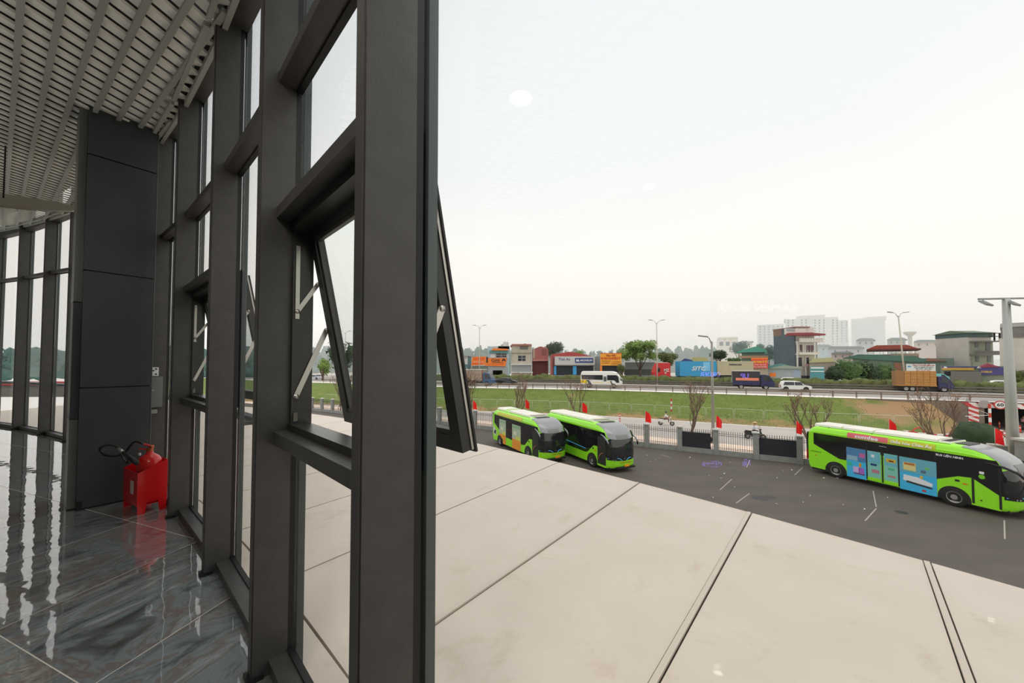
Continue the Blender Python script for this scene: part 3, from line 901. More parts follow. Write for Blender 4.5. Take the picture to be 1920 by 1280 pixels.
# embankment with grass
M_grass = mat('embankment_grass', (100, 118, 48), 0.95, col2=(114, 128, 56), scale=.7, detail=8, lo=.35, hi=.7, bump=.3, bscale=9)
def soil(m):
    t = m.node_tree; b = t.nodes['Principled BSDF']
    src = b.inputs['Base Color'].links[0].from_socket
    co = t.nodes.new('ShaderNodeTexCoord'); sp = t.nodes.new('ShaderNodeSeparateXYZ')
    t.links.new(co.outputs['Object'], sp.inputs[0])
    n = t.nodes.new('ShaderNodeTexNoise'); n.inputs['Scale'].default_value = .35; n.inputs['Detail'].default_value = 6
    t.links.new(co.outputs['Object'], n.inputs['Vector'])
    # bare soil along the foot of the bank and over the end by the underpass
    a1 = t.nodes.new('ShaderNodeMapRange'); a1.inputs[1].default_value = 36; a1.inputs[2].default_value = 49; a1.inputs[3].default_value = -.25; a1.inputs[4].default_value = .30
    t.links.new(sp.outputs['X'], a1.inputs[0])
    a2 = t.nodes.new('ShaderNodeMapRange'); a2.inputs[1].default_value = 0.0; a2.inputs[2].default_value = .75; a2.inputs[3].default_value = .22; a2.inputs[4].default_value = -.12
    t.links.new(sp.outputs['Z'], a2.inputs[0])
    mxx = t.nodes.new('ShaderNodeMath'); mxx.operation = 'MAXIMUM'
    t.links.new(a1.outputs[0], mxx.inputs[0]); t.links.new(a2.outputs[0], mxx.inputs[1])
    sm_ = t.nodes.new('ShaderNodeMath'); sm_.operation = 'ADD'
    t.links.new(n.outputs['Fac'], sm_.inputs[0]); t.links.new(mxx.outputs[0], sm_.inputs[1])
    r = t.nodes.new('ShaderNodeValToRGB'); r.color_ramp.elements[0].position = .52; r.color_ramp.elements[0].color = (0, 0, 0, 1); r.color_ramp.elements[1].position = .74; r.color_ramp.elements[1].color = (1, 1, 1, 1)
    t.links.new(sm_.outputs[0], r.inputs['Fac'])
    mx = t.nodes.new('ShaderNodeMixRGB'); mx.inputs[2].default_value = (*lin((166, 132, 94)), 1)
    t.links.new(r.outputs[0], mx.inputs[0]); t.links.new(src, mx.inputs[1]); t.links.new(mx.outputs[0], b.inputs['Base Color'])
soil(M_grass)
hill = struct('terrain', 'grass embankment below the highway')
mb = MB(); NX, NT = 150, 10
vs = []
for i in range(NX + 1):
    x = -110 + i * (160.5) / NX
    y0, y1 = poly_at(BL, x), poly_at(TL, x)
    for j in range(NT + 1):
        t = j / NT
        xx = x
        z = 3.08 * (t ** 1.15) + (.10 * mnoise.noise(Vector((x * .5, t * 5, 3))) if 0 < j < NT else (-.05 if j == 0 else 0))
        vs.append((xx, y0 + (y1 - y0) * t, z))
fs = [(i * (NT + 1) + j, (i + 1) * (NT + 1) + j, (i + 1) * (NT + 1) + j + 1, i * (NT + 1) + j + 1) for i in range(NX) for j in range(NT)]
mb.add(vs, fs, 0, True)
mb.build('grass_bank', M_grass, hill)
# tufts standing on the bank
M_tuft = mat('tuft_green', (124, 142, 64), .95, col2=(150, 152, 86), scale=.3)
mb = MB(); rnd = random.Random(3)
for k in range(6000):
    x = rnd.uniform(-40, 44); t = rnd.random() ** 1.2
    y = poly_at(BL, x) + (poly_at(TL, x) - poly_at(BL, x)) * t
    if x > 37 and rnd.random() < .7: continue
    z = 3.08 * t ** 1.15; h = rnd.uniform(.05, .13); a = rnd.uniform(0, PI)
    dx, dy = math.cos(a) * .09, math.sin(a) * .09; lx, ly = rnd.uniform(-.08, .08), rnd.uniform(-.08, .08)
    mb.add([(x - dx, y - dy, z - .03), (x + dx, y + dy, z - .03), (x + lx, y + ly, z + h)], [(0, 1, 2)])
mb.build('grass', M_tuft, None, kind='stuff')
mb = MB()
for k in range(170):
    x = rnd.uniform(-14, 44); t = rnd.random()
    if k < 130: y = poly_at(BL, x) + (poly_at(TL, x) - poly_at(BL, x)) * t; z = 3.08 * t ** 1.15 + .06
    else:
        p = at(rnd.uniform(1190, 1900), rnd.uniform(850, 960), .012); x, y, z = p
        if (Vector((x, y, 0)) - FP).dot(fn) > -.6: continue
    s = rnd.uniform(.02, .08); a = rnd.uniform(0, PI)
    mb.add([(x - s * math.cos(a), y - s * math.sin(a), z), (x + s * .4, y - s * .5, z + .05), (x + s * math.cos(a), y + s * math.sin(a), z + .03), (x - s * .3, y + s * .6, z + .06)], [(0, 1, 2, 3)])
mb.build('litter', mat('paper_litter', (235, 235, 232), .8), None, kind='stuff')
# pale cracks and scrapes in the asphalt
M_scrape = mat('pale_scrape', (172, 164, 154), .9)
cr = MB()
for P in ([(1637, 920), (1643, 950)], [(1643, 953), (1622, 976)], [(1372, 898), (1350, 918)], [(1405, 925), (1380, 943)], [(1406, 862), (1400, 876)], [(1883, 975), (1884, 1010)], [(1505, 876), (1490, 890)], [(1240, 852), (1256, 857)]):
    a_, b_ = at(*P[0], .004), at(*P[1], .004); cr.bar(a_, b_, .05, .008)
cr.build('scrape', M_scrape, yard)
dp = MB()
for (px, py, s) in ((1425, 933, .9), (1445, 931, .6), (1690, 960, .5)):
    p = at(px, py, .003)
    dp.lathe([(0, .001), (s * .5, .001)], (p.x, p.y, .002), 14)
dp.build('oil_patch', mat('oil_patch', (46, 43, 41), .5), yard)

# ---- boundary fence
M_post = mat('grey_plaster_post', (158, 158, 154), .85, col2=(144, 144, 141), scale=3)
M_cap2 = mat('pale_post_cap', (206, 204, 198), .8)
M_pick = mat('dark_picket', (62, 60, 60), .5)
fence = thing('boundary_fence', 'grey pillar fence with spear topped dark railings along the yard edge', 'fence', (0, 0, 0))
BAY = 2.75
Z90 = math.atan2(fu.y, fu.x)
pm = MB().box(-.19, .19, -.19, .19, 0, 2.02).mesh('post', M_post)
cm_ = MB().box(-.26, .26, -.26, .26, 0, .09).add([(-.2, -.2, .09), (.2, -.2, .09), (.2, .2, .09), (-.2, .2, .09), (0, 0, .16)], [(0, 1, 4), (1, 2, 4), (2, 3, 4), (3, 0, 4)]).mesh('post_cap', M_cap2)
pk = MB().box(-.016, .016, -.016, .016, .42, 1.86).add([(-.03, 0, 1.86), (0, -.03, 1.86), (.03, 0, 1.86), (0, .03, 1.86), (0, 0, 2.02)], [(0, 1, 4), (1, 2, 4), (2, 3, 4), (3, 0, 4), (3, 2, 1, 0)]).mesh('picket', M_pick)
npick = 0
rest = MB()
K0, K1 = -3, 27
for k in range(K0, K1 + 1):
    p = FP + fu * (BAY * k)
    o = inst('post', pm, fence, Matrix.Translation(p) @ Matrix.Rotation(Z90, 4, 'Z'))
    inst('post_cap', cm_, o, Matrix.Translation((0, 0, 2.02)))
    if k == K1: break
    q = FP + fu * (BAY * (k + 1))
    a, b = p + fu * .19, q - fu * .19
    MB().bar(a + Vector((0, 0, .2)), b + Vector((0, 0, .2)), .22, .4).build('plinth_wall', M_post, fence)
    for z in (.50, .60, 1.60, 1.74):
        MB().bar(a + Vector((0, 0, z)), b + Vector((0, 0, z)), .03, .03).build('rail', M_pick, fence)
    n = 15
    for i in range(n):
        c = a.lerp(b, (i + .5) / n)
        if npick < 290:
            inst('picket', pk, fence, Matrix.Translation(c) @ Matrix.Rotation(Z90, 4, 'Z')); npick += 1
        else:
            rest.box(c.x - .012, c.x + .012, c.y - .012, c.y + .012, .42, 1.98)
        # small square fillers between the double rails
rest.build('far_pickets', M_pick, fence, kind='stuff')
M_cloth = mat('dark_shade_cloth', (44, 46, 54), .9, col2=(38, 40, 46), scale=2)
for nm, k, lab in (('shade_cloth', 2, 'dark shade cloth hung over the fence bay with a loose flapping edge'), ('shade_cloth', 0, 'dark shade cloth stretched over the fence bay next to the advertising bus')):
    p, q = FP + fu * (BAY * k + .2) - fn * .06, FP + fu * (BAY * (k + 1) - .2) - fn * .06
    mb = MB(); vs = []
    nx, nz_ = 12, 6
    for i in range(nx + 1):
        for j in range(nz_ + 1):
            c = p.lerp(q, i / nx); z = .42 + 1.28 * j / nz_
            bul = -.03 - .03 * mnoise.noise(Vector((i * .5, j * .7, k)))
            if k == 2 and i == 0: c = c + fu * (.16 + .10 * math.sin(j * 1.3))
            vs.append(c + fn * bul + Vector((0, 0, z)))
    n0 = len(vs)
    vs += [v + fn * .012 for v in vs]
    fs = [(i * (nz_ + 1) + j, i * (nz_ + 1) + j + 1, (i + 1) * (nz_ + 1) + j + 1, (i + 1) * (nz_ + 1) + j) for i in range(nx) for j in range(nz_)]
    fs += [tuple(x + n0 for x in f[::-1]) for f in fs]
    mb.add(vs, fs, 0, True)
    tag(mb.build(nm, M_cloth), lab, 'cloth')
# ---- flags on every other post
M_flag = mat('red_flag_cloth', (255, 10, 12), .7)
M_fpole = mat('flag_pole', (176, 168, 150), .5)
def flag(x, y, z0, lab, h=.95, ph=0.0, zb=2.1):
    o = thing('flag', lab, 'flag', (x, y, zb), 0, 'red flags along the fence')
    MB().tube([(0, 0, 0), (0, 0, z0 - zb + h)], .016, 6).build('pole', M_fpole, o)
    vs = []
    n = 7
    w = .62
    for i in range(n + 1):
        for j in range(6):
            u, v = i / n, j / 5
            yy = .09 * math.sin(u * 5 + ph + v * 1.2) * u
            zz = z0 - zb + h * v - .12 * u + .0 - (u ** 2) * .33 * v
            vs.append((.015 + u * w * (.75 + .1 * math.sin(ph)), yy, zz))
    n0 = len(vs)
    vs += [(a, b + .008, c) for a, b, c in vs]
    fs = [(i * 6 + j, (i + 1) * 6 + j, (i + 1) * 6 + j + 1, i * 6 + j + 1) for i in range(n) for j in range(5)]
    fs += [tuple(q_ + n0 for q_ in f[::-1]) for f in fs]
    MB().add(vs, fs, 0, True).build('cloth', M_flag, o)
def px_line(px):
    u = (px - PCX) / FPX
    return Vector((u * FA / (1 - FB * u), FA / (1 - FB * u), 0))
fl = [(573, 'red flag on the fence seen through the open window'), (645, 'red flag on the fence seen through the sash glass'), (803, 'red flag on the fence seen beside the open sash'), (887, 'red flag on the fence beside the supported bare tree'), (985, 'red flag showing over the roof of the orange bus'), (1091, 'red flag showing over the roof of the plain green bus'),
      (1209, 'red flag between the plain green bus and the first dark cloth'), (1341, 'red flag beside the tall street lamp on the pavement'), (1490, 'red flag at the tail of the advertising bus'), (1663, 'red flag showing over the advertising bus roof'), (1860, 'red flag in front of the round bush')]
for k, (px, lab) in enumerate(fl):
    p = px_line(px)
    zc = {0: 2.55, 1: 2.5, 9: 2.75, 4: 2.75, 5: 2.75, 10: 2.55}.get(k, 2.25)
    flag(p.x, p.y + .0, zc, lab, ph=k * 1.3)
# gate pillar and wall at the right end of the fence
gp = thing('gate_pillar', 'wide grey gate pillar with a pale cap behind the floodlight pole', 'pillar', (0, 0, 0))
p = px_line(1945)
MB().box(p.x - .9, p.x + 1.2, p.y - .5, p.y + .5, 0, 2.85).build('shaft', M_post, gp)
MB().box(p.x - 1.0, p.x + 1.3, p.y - .6, p.y + .6, 2.85, 2.98).build('cap', M_cap2, gp)
gw = thing('gate_wall', 'short grey wall with a pale coping between the fence and the gate pillar', 'wall', (0, 0, 0))
p0_, p1_ = px_line(1862) + fn * .9, px_line(1898) + fn * .9
MB().bar(p0_ + Vector((0, 0, 1.15)), p1_ + Vector((0, 0, 1.15)), .3, 2.3).build('wall_body', M_post, gw)
MB().bar(p0_ + Vector((0, 0, 2.34)), p1_ + Vector((0, 0, 2.34)), .4, .08).build('coping', M_cap2, gw)
# ================================================================= city buses in the yard
M_lime = mat('lime_bus_paint', (162, 250, 36), 0.3, coat=.4)
M_bglass = mat('bus_window_black', (22, 22, 26), 0.08, spec=.7)
M_bwind = mat('bus_windscreen', (34, 36, 38), 0.06, spec=.8)
M_dome = mat('bus_front_dome', (150, 150, 152), 0.25, coat=.3)
M_pod = mat('bus_roof_pod', (240, 234, 222), 0.5)
M_cyan = mat('cyan_led', (90, 190, 250), .4, emit=.6)
M_yel = mat('yellow_plate', (250, 170, 10), .5)
M_rim = mat('grey_wheel_rim', (170, 166, 162), .4, .4)
BW = 1.18
XF = [(.30, 8.95), (.36, 9.02), (.5, 9.1), (1.25, 9.1), (1.9, 9.04), (2.3, 8.95), (2.65, 8.72), (2.95, 8.3), (3.12, 7.85), (3.2, 7.3)]
def interp(P, x):
    if x <= P[0][0]: return P[0][1]
    for (x0, y0), (x1, y1) in zip(P, P[1:]):
        if x <= x1: return y0 + (y1 - y0) * (x - x0) / (x1 - x0)
    return P[-1][1]
ZR = [(0, 3.2), (.5, 3.2), (.8, 3.19), (.9, 3.13), (.96, 3.02), (1.0, 2.84)]
def bus_surf(x, z, s):
    zr = interp(ZR, abs(s))
    if z > 2.7: z = 2.7 + (z - 2.7) * (zr - 2.7) / .5
    k = abs(s) ** 4
    if x > 7: x = x - .40 * k * (x - 7) / 2.1
    if x < 1: x = x + .16 * k * (1 - x)
    return (x, s * BW, z)
def bus_body():
    prof = [(.14, .36), (.03, .6), (0, 1.2), (0, 2.2), (.05, 2.7), (.16, 2.98), (.36, 3.12), (.7, 3.2), (2.4, 3.2), (4.6, 3.2), (6.6, 3.2)]
    prof += [(x, z) for z, x in XF[::-1]]
    ss = [-1, -.985, -.95, -.88, -.75, -.5, 0, .5, .75, .88, .95, .985, 1]
    vs = [bus_surf(x, z, s) for s in ss for x, z in prof]
    n = len(prof)
    fs = [(a * n + i, a * n + (i + 1) % n, (a + 1) * n + (i + 1) % n, (a + 1) * n + i) for a in range(len(ss) - 1) for i in range(n)]
    mb = MB()
    mb.add(vs, fs, 0, True)
    mb.f.append(list(range(n))); mb.mi.append(0); mb.sm.append(False)
    mb.f.append(list(range((len(ss) - 1) * n, len(ss) * n))[::-1]); mb.mi.append(0); mb.sm.append(False)
    return mb
def bus_front(z0, z1, smax, off, nz_=8, ns=16, curve=None, thick=True):
    vs = []
    for i in range(nz_ + 1):
        for j in range(ns + 1):
            s = -smax + 2 * smax * j / ns
            a, b = z0, z1
            if curve: a, b = curve(s)
            z = a + (b - a) * i / nz_
            p = Vector(bus_surf(interp(XF, z), z, s))
            q = Vector(bus_surf(interp(XF, z - .02), z - .02, s)); r_ = Vector(bus_surf(interp(XF, z + .02), z + .02, s))
            d = r_ - q; nn = Vector((d.z, 0, -d.x)).normalized()
            if nn.x < 0 and nn.z < 0: nn = -nn
            vs.append(p + nn * off)
    fs = [(i * (ns + 1) + j, i * (ns + 1) + j + 1, (i + 1) * (ns + 1) + j + 1, (i + 1) * (ns + 1) + j) for i in range(nz_) for j in range(ns)]
    return MB().add(vs, fs, 0, True)
def side_poly(pts, sgn=-1, off=.0, t=.008):
    y = sgn * (BW + off)
    return MB().prism([(x, y, z) for x, z in pts], (0, sgn * t, 0))
def rect(x0, x1, z0, z1): return [(x0, z0), (x1, z0), (x1, z1), (x0, z1)]
def arch(x, r=.60): return [(x + r * math.cos(PI * i / 14), .42 + r * math.sin(PI * i / 14) * 1.02) for i in range(15)] + [(x - r, .30), (x + r, .30)]
RA, FAX = 1.77, 7.05
wheel_m = None
def make_bus(name, label, kind):
    t = thing(name, label, 'bus', (0, 0, 0), 0)
    body = bus_body().build('body', M_lime, t)
    MB().box(.3, 8.8, -1.05, 1.05, .22, .40).build('underframe', M_dark, t)
    # window bands
    if kind == 'ad':
        bandR = [(.5, 2.73), (.5, 1.97), (1.97, 1.27), (2.36, 1.27), (2.38, 2.0), (6.43, 2.0), (6.43, 1.25), (7.23, 1.62), (7.7, 1.66), (8.57, 1.03), (8.72, 1.03), (8.66, 2.40), (8.50, 2.70)]
    else:
        bandR = [(.5, 2.73), (.5, 1.97), (1.75, 1.37), (2.5, 1.0), (6.2, .92), (6.5, 1.0), (7.23, 1.60), (7.68, 1.62), (7.70, .44), (8.62, .44), (8.62, 1.03), (8.72, 1.03), (8.66, 2.40), (8.50, 2.70)]
    bandR = bandR[::-1]
    side_poly(bandR).build('window_band', M_bglass, t)
    side_poly([(.5, 2.73), (.5, 1.97), (1.97, 1.27), (6.43, 1.2), (7.23, 1.62), (7.7, 1.66), (8.57, 1.03), (8.72, 1.03), (8.66, 2.40), (8.50, 2.70)], 1).build('window_band', M_bglass, t)
    for x in ((3.4, 6.4) if kind == 'ad' else (2.5, 3.75, 5.05, 6.35)):
        side_poly(rect(x - .02, x + .02, 1.3 if kind != 'ad' else 2.16, 2.66), off=.008, t=.004).build('window_pillar', M_dark, t)
    # front
    bus_front(2.22, 3.19, .90, .016, 10, 20, curve=lambda s: (2.22 + .14 * s * s, 3.19)).build('front_dome', M_dome, t)
    bus_front(1.10, 2.24, .9995, .010, curve=lambda s: (1.10 - .06 * s * s, 2.24 + .16 * s * s)).build('windscreen', M_bwind, t)
    bus_front(.86, 1.12, .9995, .011, 3, curve=lambda s: (.80 + .08 * abs(s), 1.12)).build('front_mask', M_bglass, t)
    bus_front(2.24, 2.5, .42, .03, 3).build('destination_board', mat('board_grey', (128, 128, 126), .4), t)
    for s0 in (-1, 1):
        P = [(.97, .98), (.45, 1.0), (.30, .96), (.16, .84)]
        pts = [Vector(bus_surf(interp(XF, z), z, s0 * s)) + Vector((.025, 0, 0)) for s, z in P]
        MB().tube(pts, .012, 6).build('led_strip', M_cyan, t)
        for s, z in ((.72, .90), (.60, .89)):
            p = Vector(bus_surf(interp(XF, z), z, s0 * s)) + Vector((.005, 0, 0))
            MB().disc(p, (1, 0, 0), .045, .02, 12).build('headlight', M_chrome, t)
    em = MB(); x = 9.135
    em.bar((x, -.09, 1.04), (x, 0, .90), .014, .03, up=(1, 0, 0)); em.bar((x, .09, 1.04), (x, 0, .90), .014, .03, up=(1, 0, 0))
    em.build('emblem', M_chrome, t)
    MB().cbox((9.12, .22 if kind != 'ad' else .1, .47), (.02, .42, .17)).build('license_plate', M_yel, t)
    MB().box(8.95, 9.13, -.62, .95, .27, .40).build('lower_grille', M_dark, t)
    text('XE BUÝT ĐIỆN', .10, M_red, t, facing((9.125, .15, .68), (0, 1, 0)), width=.95)
    for w0, w1 in ((-.75, .05), (.1, .8)):
        MB().tube([(9.12, w0, 1.16), (9.10, w0 + .3, 1.45), (9.07, w1 - .2, 1.72)], .012, 5).build('wiper', M_dark, t)
    for sg in (-1, 1):
        y = sg * 1.16
        arm = M_dark if kind == 'ad' else mat('mirror_grey', (150, 158, 160), .35)
        if kind == 'ad': AP, mc, mr = [(8.15, sg * 1.19, 2.55), (8.75, sg * 1.26, 2.46), (9.2, sg * 1.33, 2.28), (9.42, sg * 1.34, 2.02)], (9.42, sg * 1.34, 1.86), (.09, .13, .24)
        else: AP, mc, mr = [(8.1, sg * 1.19, 2.52), (8.5, sg * 1.24, 2.44), (8.85, sg * 1.26, 2.25), (9.0, sg * 1.26, 2.05)], (9.02, sg * 1.27, 1.92), (.06, .07, .15)
        MB().tube(AP, [.035, .05, .06, .05], 8).build('mirror_arm', arm, t)
        MB().blob(mc, mr, 10, 6).build('mirror', M_dark, t)
    # roof
    segs = [(.38, 1.92), (2.0, 3.55), (3.63, 6.35)] if kind == 'ad' else [(.38, 2.0), (2.9, 4.5), (4.5, 6.35)] if kind == 'orange' else [(.3, 3.0), (3.05, 6.3)]
    for x0, x1 in segs:
        P = [(-.84, 3.16), (.84, 3.16), (.80, 3.30), (.6, 3.35), (-.6, 3.35), (-.80, 3.30)]
        MB().prism([(x0, y, z) for y, z in P], (x1 - x0, 0, 0)).build('roof_pod', M_pod, t)
    P = [(-.80, 3.16), (.80, 3.16), (.74, 3.28), (-.74, 3.28)]
    gr = MB().prism([(6.38, y, z) for y, z in P], (.5, 0, 0)).build('roof_unit', M_pod, t)
    for i in range(12):
        y = -.66 + .12 * i
        MB().bar((6.45, y, 3.285), (6.82, y, 3.285), .05, .012).build('vent_slot', M_dark, gr)
    MB().box(6.95, 7.45, -.6, .6, 3.18, 3.23).build('roof_recess', M_dark, t)
    for sg in (-1, 1):
        MB().box(.7, 6.9, sg * .93 - .02, sg * .93 + .02, 3.10, 3.19).build('roof_rail', M_dark, t)
        for x in (1.3, 2.7, 3.6): MB().cbox((x, sg * .97, 3.17), (.08, .05, .05)).build('roof_clip', M_dark, t)
    # wheels
    for x in (RA, FAX):
        for sg in (-1, 1):
            side_poly(arch(x)[::-1], sg, 0, .010).build('wheel_arch', M_dark, t)
            w = MB()
            prof = [(.30, -.14), (.44, -.14), (.48, -.10), (.48, .10), (.44, .14), (.30, .14)]
            Mw = Matrix.Translation((x, sg * 1.08, .48)) @ Matrix.Rotation(PI / 2, 4, 'X')
            wo = MB(Mw).lathe(prof, n=24, smooth=True).build('wheel', M_rubber, t)
            hb = MB(Mw); zz = -sg * -1
            o_ = .12 * (1 if sg < 0 else -1)
            hb.lathe([(.30, o_), (.285, o_ * 1.04), (.20, o_ * .55), (.14, o_ * .5), (.13, o_ * 1.05), (0, o_ * 1.08)], n=20)
            hb.build('rim', M_rim, wo)
    MB().cbox((7.18, -1.192, 1.38), (.16, .012, .10)).build('charge_flap', M_dark, t)
    MB().cbox((7.45, -1.192, 1.28), (.16, .012, .06)).build('side_badge', mat('badge_orange', (240, 120, 20), .5), t)
    # rear lamps and a black rear rim
    MB().box(-.03, .04, -1.0, 1.0, .9, 2.7).build('rear_window', M_bglass, t)
    for sg in (-1, 1): MB().box(-.02, .03, sg * 1.02 - .06, sg * 1.02 + .06, .8, 1.5).build('rear_lamp', M_red, t)
    if kind == 'ad':
        W = mat('print_white', (244, 246, 248), .5); TE = mat('print_teal', (112, 186, 204), .35); CY_ = mat('print_cyan', (70, 196, 246), .4)
        PK = mat('print_pink', (240, 112, 120), .5); YG = mat('print_lime_yellow', (214, 214, 50), .5)
        def prt(par, x0, x1, z0, z1, m, nm='print', off=.016): return side_poly(rect(x0, x1, z0, z1), off=off, t=.004).build(nm, m, par)
        a1 = prt(t, 2.38, 3.38, .30, 2.15, CY_, 'advert_panel', .008)
        prt(a1, 2.38, 3.38, 1.35, 2.15, mat('print_dusk_blue', (84, 140, 190), .3)); prt(a1, 2.40, 2.95, 1.36, 1.66, mat('print_cloud', (150, 190, 214), .4), off=.02); prt(a1, 3.05, 3.33, 1.62, 1.88, mat('print_magenta', (206, 110, 170), .4), off=.02)
        prt(a1, 2.72, 3.05, .66, 1.0, mat('print_lilac', (224, 190, 240), .4)); prt(a1, 3.0, 3.28, .62, .98, mat('print_violet', (180, 110, 210), .4)); prt(a1, 2.75, 3.3, .55, .62, mat('print_plum', (130, 60, 130), .4)); prt(a1, 3.02, 3.14, 1.02, 1.26, mat('print_orange', (246, 160, 30), .4))
        prt(a1, 2.40, 2.66, 1.0, 1.22, mat('print_green', (70, 200, 170), .4))
        for x0, x1, nm in ((3.45, 4.08, 0), (4.24, 4.86, 1)):
            d = prt(t, x0, x1, .38, 2.14, mat('print_sea_green', (140, 214, 196), .3), 'door_leaf', .008)
            prt(d, x0, x1, .38, .56, M_lime)
            prt(d, x0 + .02, x1 - .02, 1.45, 2.10, mat('print_aqua', (118, 196, 212), .3))
            if nm == 0:
                prt(d, 3.6, 3.9, 1.28, 1.40, mat('print_navy', (30, 60, 130), .4), off=.02); prt(d, 3.66, 4.0, .86, 1.06, mat('print_dusty_pink', (200, 130, 150), .4), off=.02); prt(d, 3.64, 3.8, 1.78, 1.94, W, off=.02)
            else:
                prt(d, 4.34, 4.78, 1.66, 1.86, mat('print_gold', (232, 190, 60), .4), off=.02); prt(d, 4.46, 4.68, 1.70, 1.78, mat('print_brown', (120, 60, 30), .4), off=.025); prt(d, 4.4, 4.74, .80, .90, mat('print_rose', (206, 130, 130), .4), off=.02); prt(d, 4.42, 4.7, 1.22, 1.34, mat('print_mint', (90, 190, 150), .4), off=.02)
        for x in (3.415, 4.16, 4.89): prt(t, x - .035, x + .035, .38, 2.2, M_dark, 'door_post', .010)
        a2 = prt(t, 4.93, 6.43, .28, 2.13, CY_, 'advert_panel', .008)
        prt(a2, 4.93, 6.43, 1.30, 2.13, TE)
        prt(a2, 5.1, 5.62, 1.42, 1.86, mat('print_sand', (236, 222, 150), .4), off=.02); prt(a2, 5.14, 5.58, 1.72, 1.84, mat('print_rust', (196, 120, 50), .4), off=.024)
        prt(a2, 5.98, 6.16, 1.62, 1.76, mat('print_leaf', (120, 200, 120), .4), off=.02); prt(a2, 5.82, 6.02, 1.40, 1.56, mat('print_slate', (90, 120, 140), .4), off=.02)
        side_poly([(5.08, .82), (6.25, .74), (6.28, .92), (5.7, 1.12), (5.1, 1.14)], off=.02, t=.004).build('print', W, a2)
        side_poly([(5.2, .74), (6.22, .62), (6.28, .70), (5.24, .84)], off=.026, t=.004).build('print', mat('print_charcoal', (52, 56, 60), .4), a2)
        prt(a2, 5.78, 5.90, 1.10, 1.24, mat('print_sun', (250, 200, 60), .4), off=.028); prt(a2, 5.85, 6.0, .40, .50, mat('print_red', (220, 50, 50), .4), off=.02)
        def strip(x0, x1, m):
            vs = []
            for i in range(2):
                for s, zz in ((1.0, 2.745), (1.0, 2.835), (.985, 2.92), (.96, 3.02), (.945, 3.06)):
                    vs.append(((x0, x1)[i], -s * BW - .012, zz + .012))
            return MB().add(vs, [(i, 5 + i, 6 + i, 1 + i) for i in range(4)], 0, True).build('advert_strip', m, t)
        s1 = strip(2.43, 4.43, PK); s2 = strip(4.43, 6.41, YG)
        text('comfee', .30, W, s1, facing((3.42, -1.20, 2.895), (1, 0, 0), (0, .25, 1)), width=1.15, bold=.008, ext=.01)
        text('Điều hòa Châu Âu', .21, mat('print_olive_white', (250, 250, 226), .5), s2, facing((5.42, -1.20, 2.895), (1, 0, 0), (0, .25, 1)), width=1.72, bold=.007, ext=.01)
        text('BUS LIÊN NINH', .15, W, t, facing((6.92, -1.196, 2.56), (1, 0, 0)), width=.98, bold=.004)
        text('VÌ MÔI TRƯỜNG XANH', .05, W, t, facing((4.2, -1.196, 2.52), (1, 0, 0)), width=.34)
        text('29E 046.63', .10, mat('print_dark_green', (30, 60, 20), .5), t, facing((.62, -1.188, 1.46), (1, 0, 0)), width=.62)
        side_poly(rect(7.675, 7.76, .40, 1.66), off=.01, t=.006).build('door_edge', M_dark, t)
        side_poly(rect(8.55, 8.63, .38, 2.35), off=.01, t=.006).build('door_edge', M_dark, t)
        MB().disc((8.02, -1.19, 1.80), (0, -1, 0), .11, .006, 18).build('round_sticker', mat('sticker_lime', (130, 220, 40), .5), t)
        MB().cbox((8.02, -1.192, 2.0), (.16, .008, .12)).build('paper_sticker', W, t)
        MB().cbox((7.98, -1.192, .62), (.07, .01, .05)).build('door_button', M_dark, t)
        MB().cbox((.62, -1.187, 1.22), (.09, .01, .05)).build('side_marker', M_red, t)
    elif kind == 'plain':
        side_poly(rect(7.72, 8.60, .46, 2.35), off=.009, t=.004).build('front_door', mat('open_doorway', (40, 40, 40), .5), t)
        MB().tube([(7.86, -1.24, .72), (7.98, -1.26, 1.02), (8.2, -1.26, 1.22), (8.36, -1.25, 1.28)], .018, 6).build('grab_rail', mat('grab_rail_orange', (236, 150, 90), .4), t)
        for x, z in ((3.2, 1.74), (8.06, 1.62)): MB().disc((x, -1.188, z), (0, -1, 0), .05, .006, 10).build('door_lamp', M_red, t)
        for x in (2.55, 3.15): MB().box(x, x + .02, -1.193, -1.18, .36, 1.0).build('panel_seam', mat('dark_lime', (70, 130, 20), .5), t)
        side_poly([(3.6, 1.32), (6.3, 1.18), (6.3, 1.20), (3.6, 1.345)], off=.01, t=.004).build('blue_line', M_cyan, t)
    else:
        OR = mat('wrap_orange', (246, 160, 50), .45); PG = mat('wrap_pale_green', (190, 206, 176), .4); YL = mat('wrap_yellow', (226, 226, 90), .45); LG = mat('wrap_lime', (190, 226, 60), .45)
        def prt(x0, x1, z0, z1, m, nm='advert_panel', off=.010, par=t): return side_poly(rect(x0, x1, z0, z1), off=off, t=.004).build(nm, m, par)
        for x0, x1, z1 in ((1.62, 3.0, 2.45), (4.25, 5.8, 2.35)):
            a = prt(x0, x1, .75 if x0 < 2 else .32, z1, PG)
            prt(x0, x1, z1 - .3, z1 - .08, mat('wrap_sage', (150, 190, 150), .4), 'print', .014, a)
            prt(x0 + .3, x0 + .8, 1.5, 1.8, mat('wrap_cream', (236, 236, 214), .4), 'print', .014, a)
            prt(x0 + .02, x1 - .02, (.75 if x0 < 2 else .32), 1.15, OR, 'print', .014, a); prt(x0 + .7, x1 - .1, 1.12, 1.42, YL, 'print', .015, a)
        prt(2.4, 3.0, .32, .8, OR)
        for x in (3.06, 3.66): prt(x, x + .52, .40, .92, M_lime, 'door_leaf')
        for x in (3.3, 3.9): MB().disc((x, -1.19, 1.72), (0, -1, 0), .055, .006, 10).build('door_lamp', M_red, t)
        prt(7.72, 8.60, .46, 2.35, mat('open_doorway', (40, 40, 40), .5), 'front_door', .009)
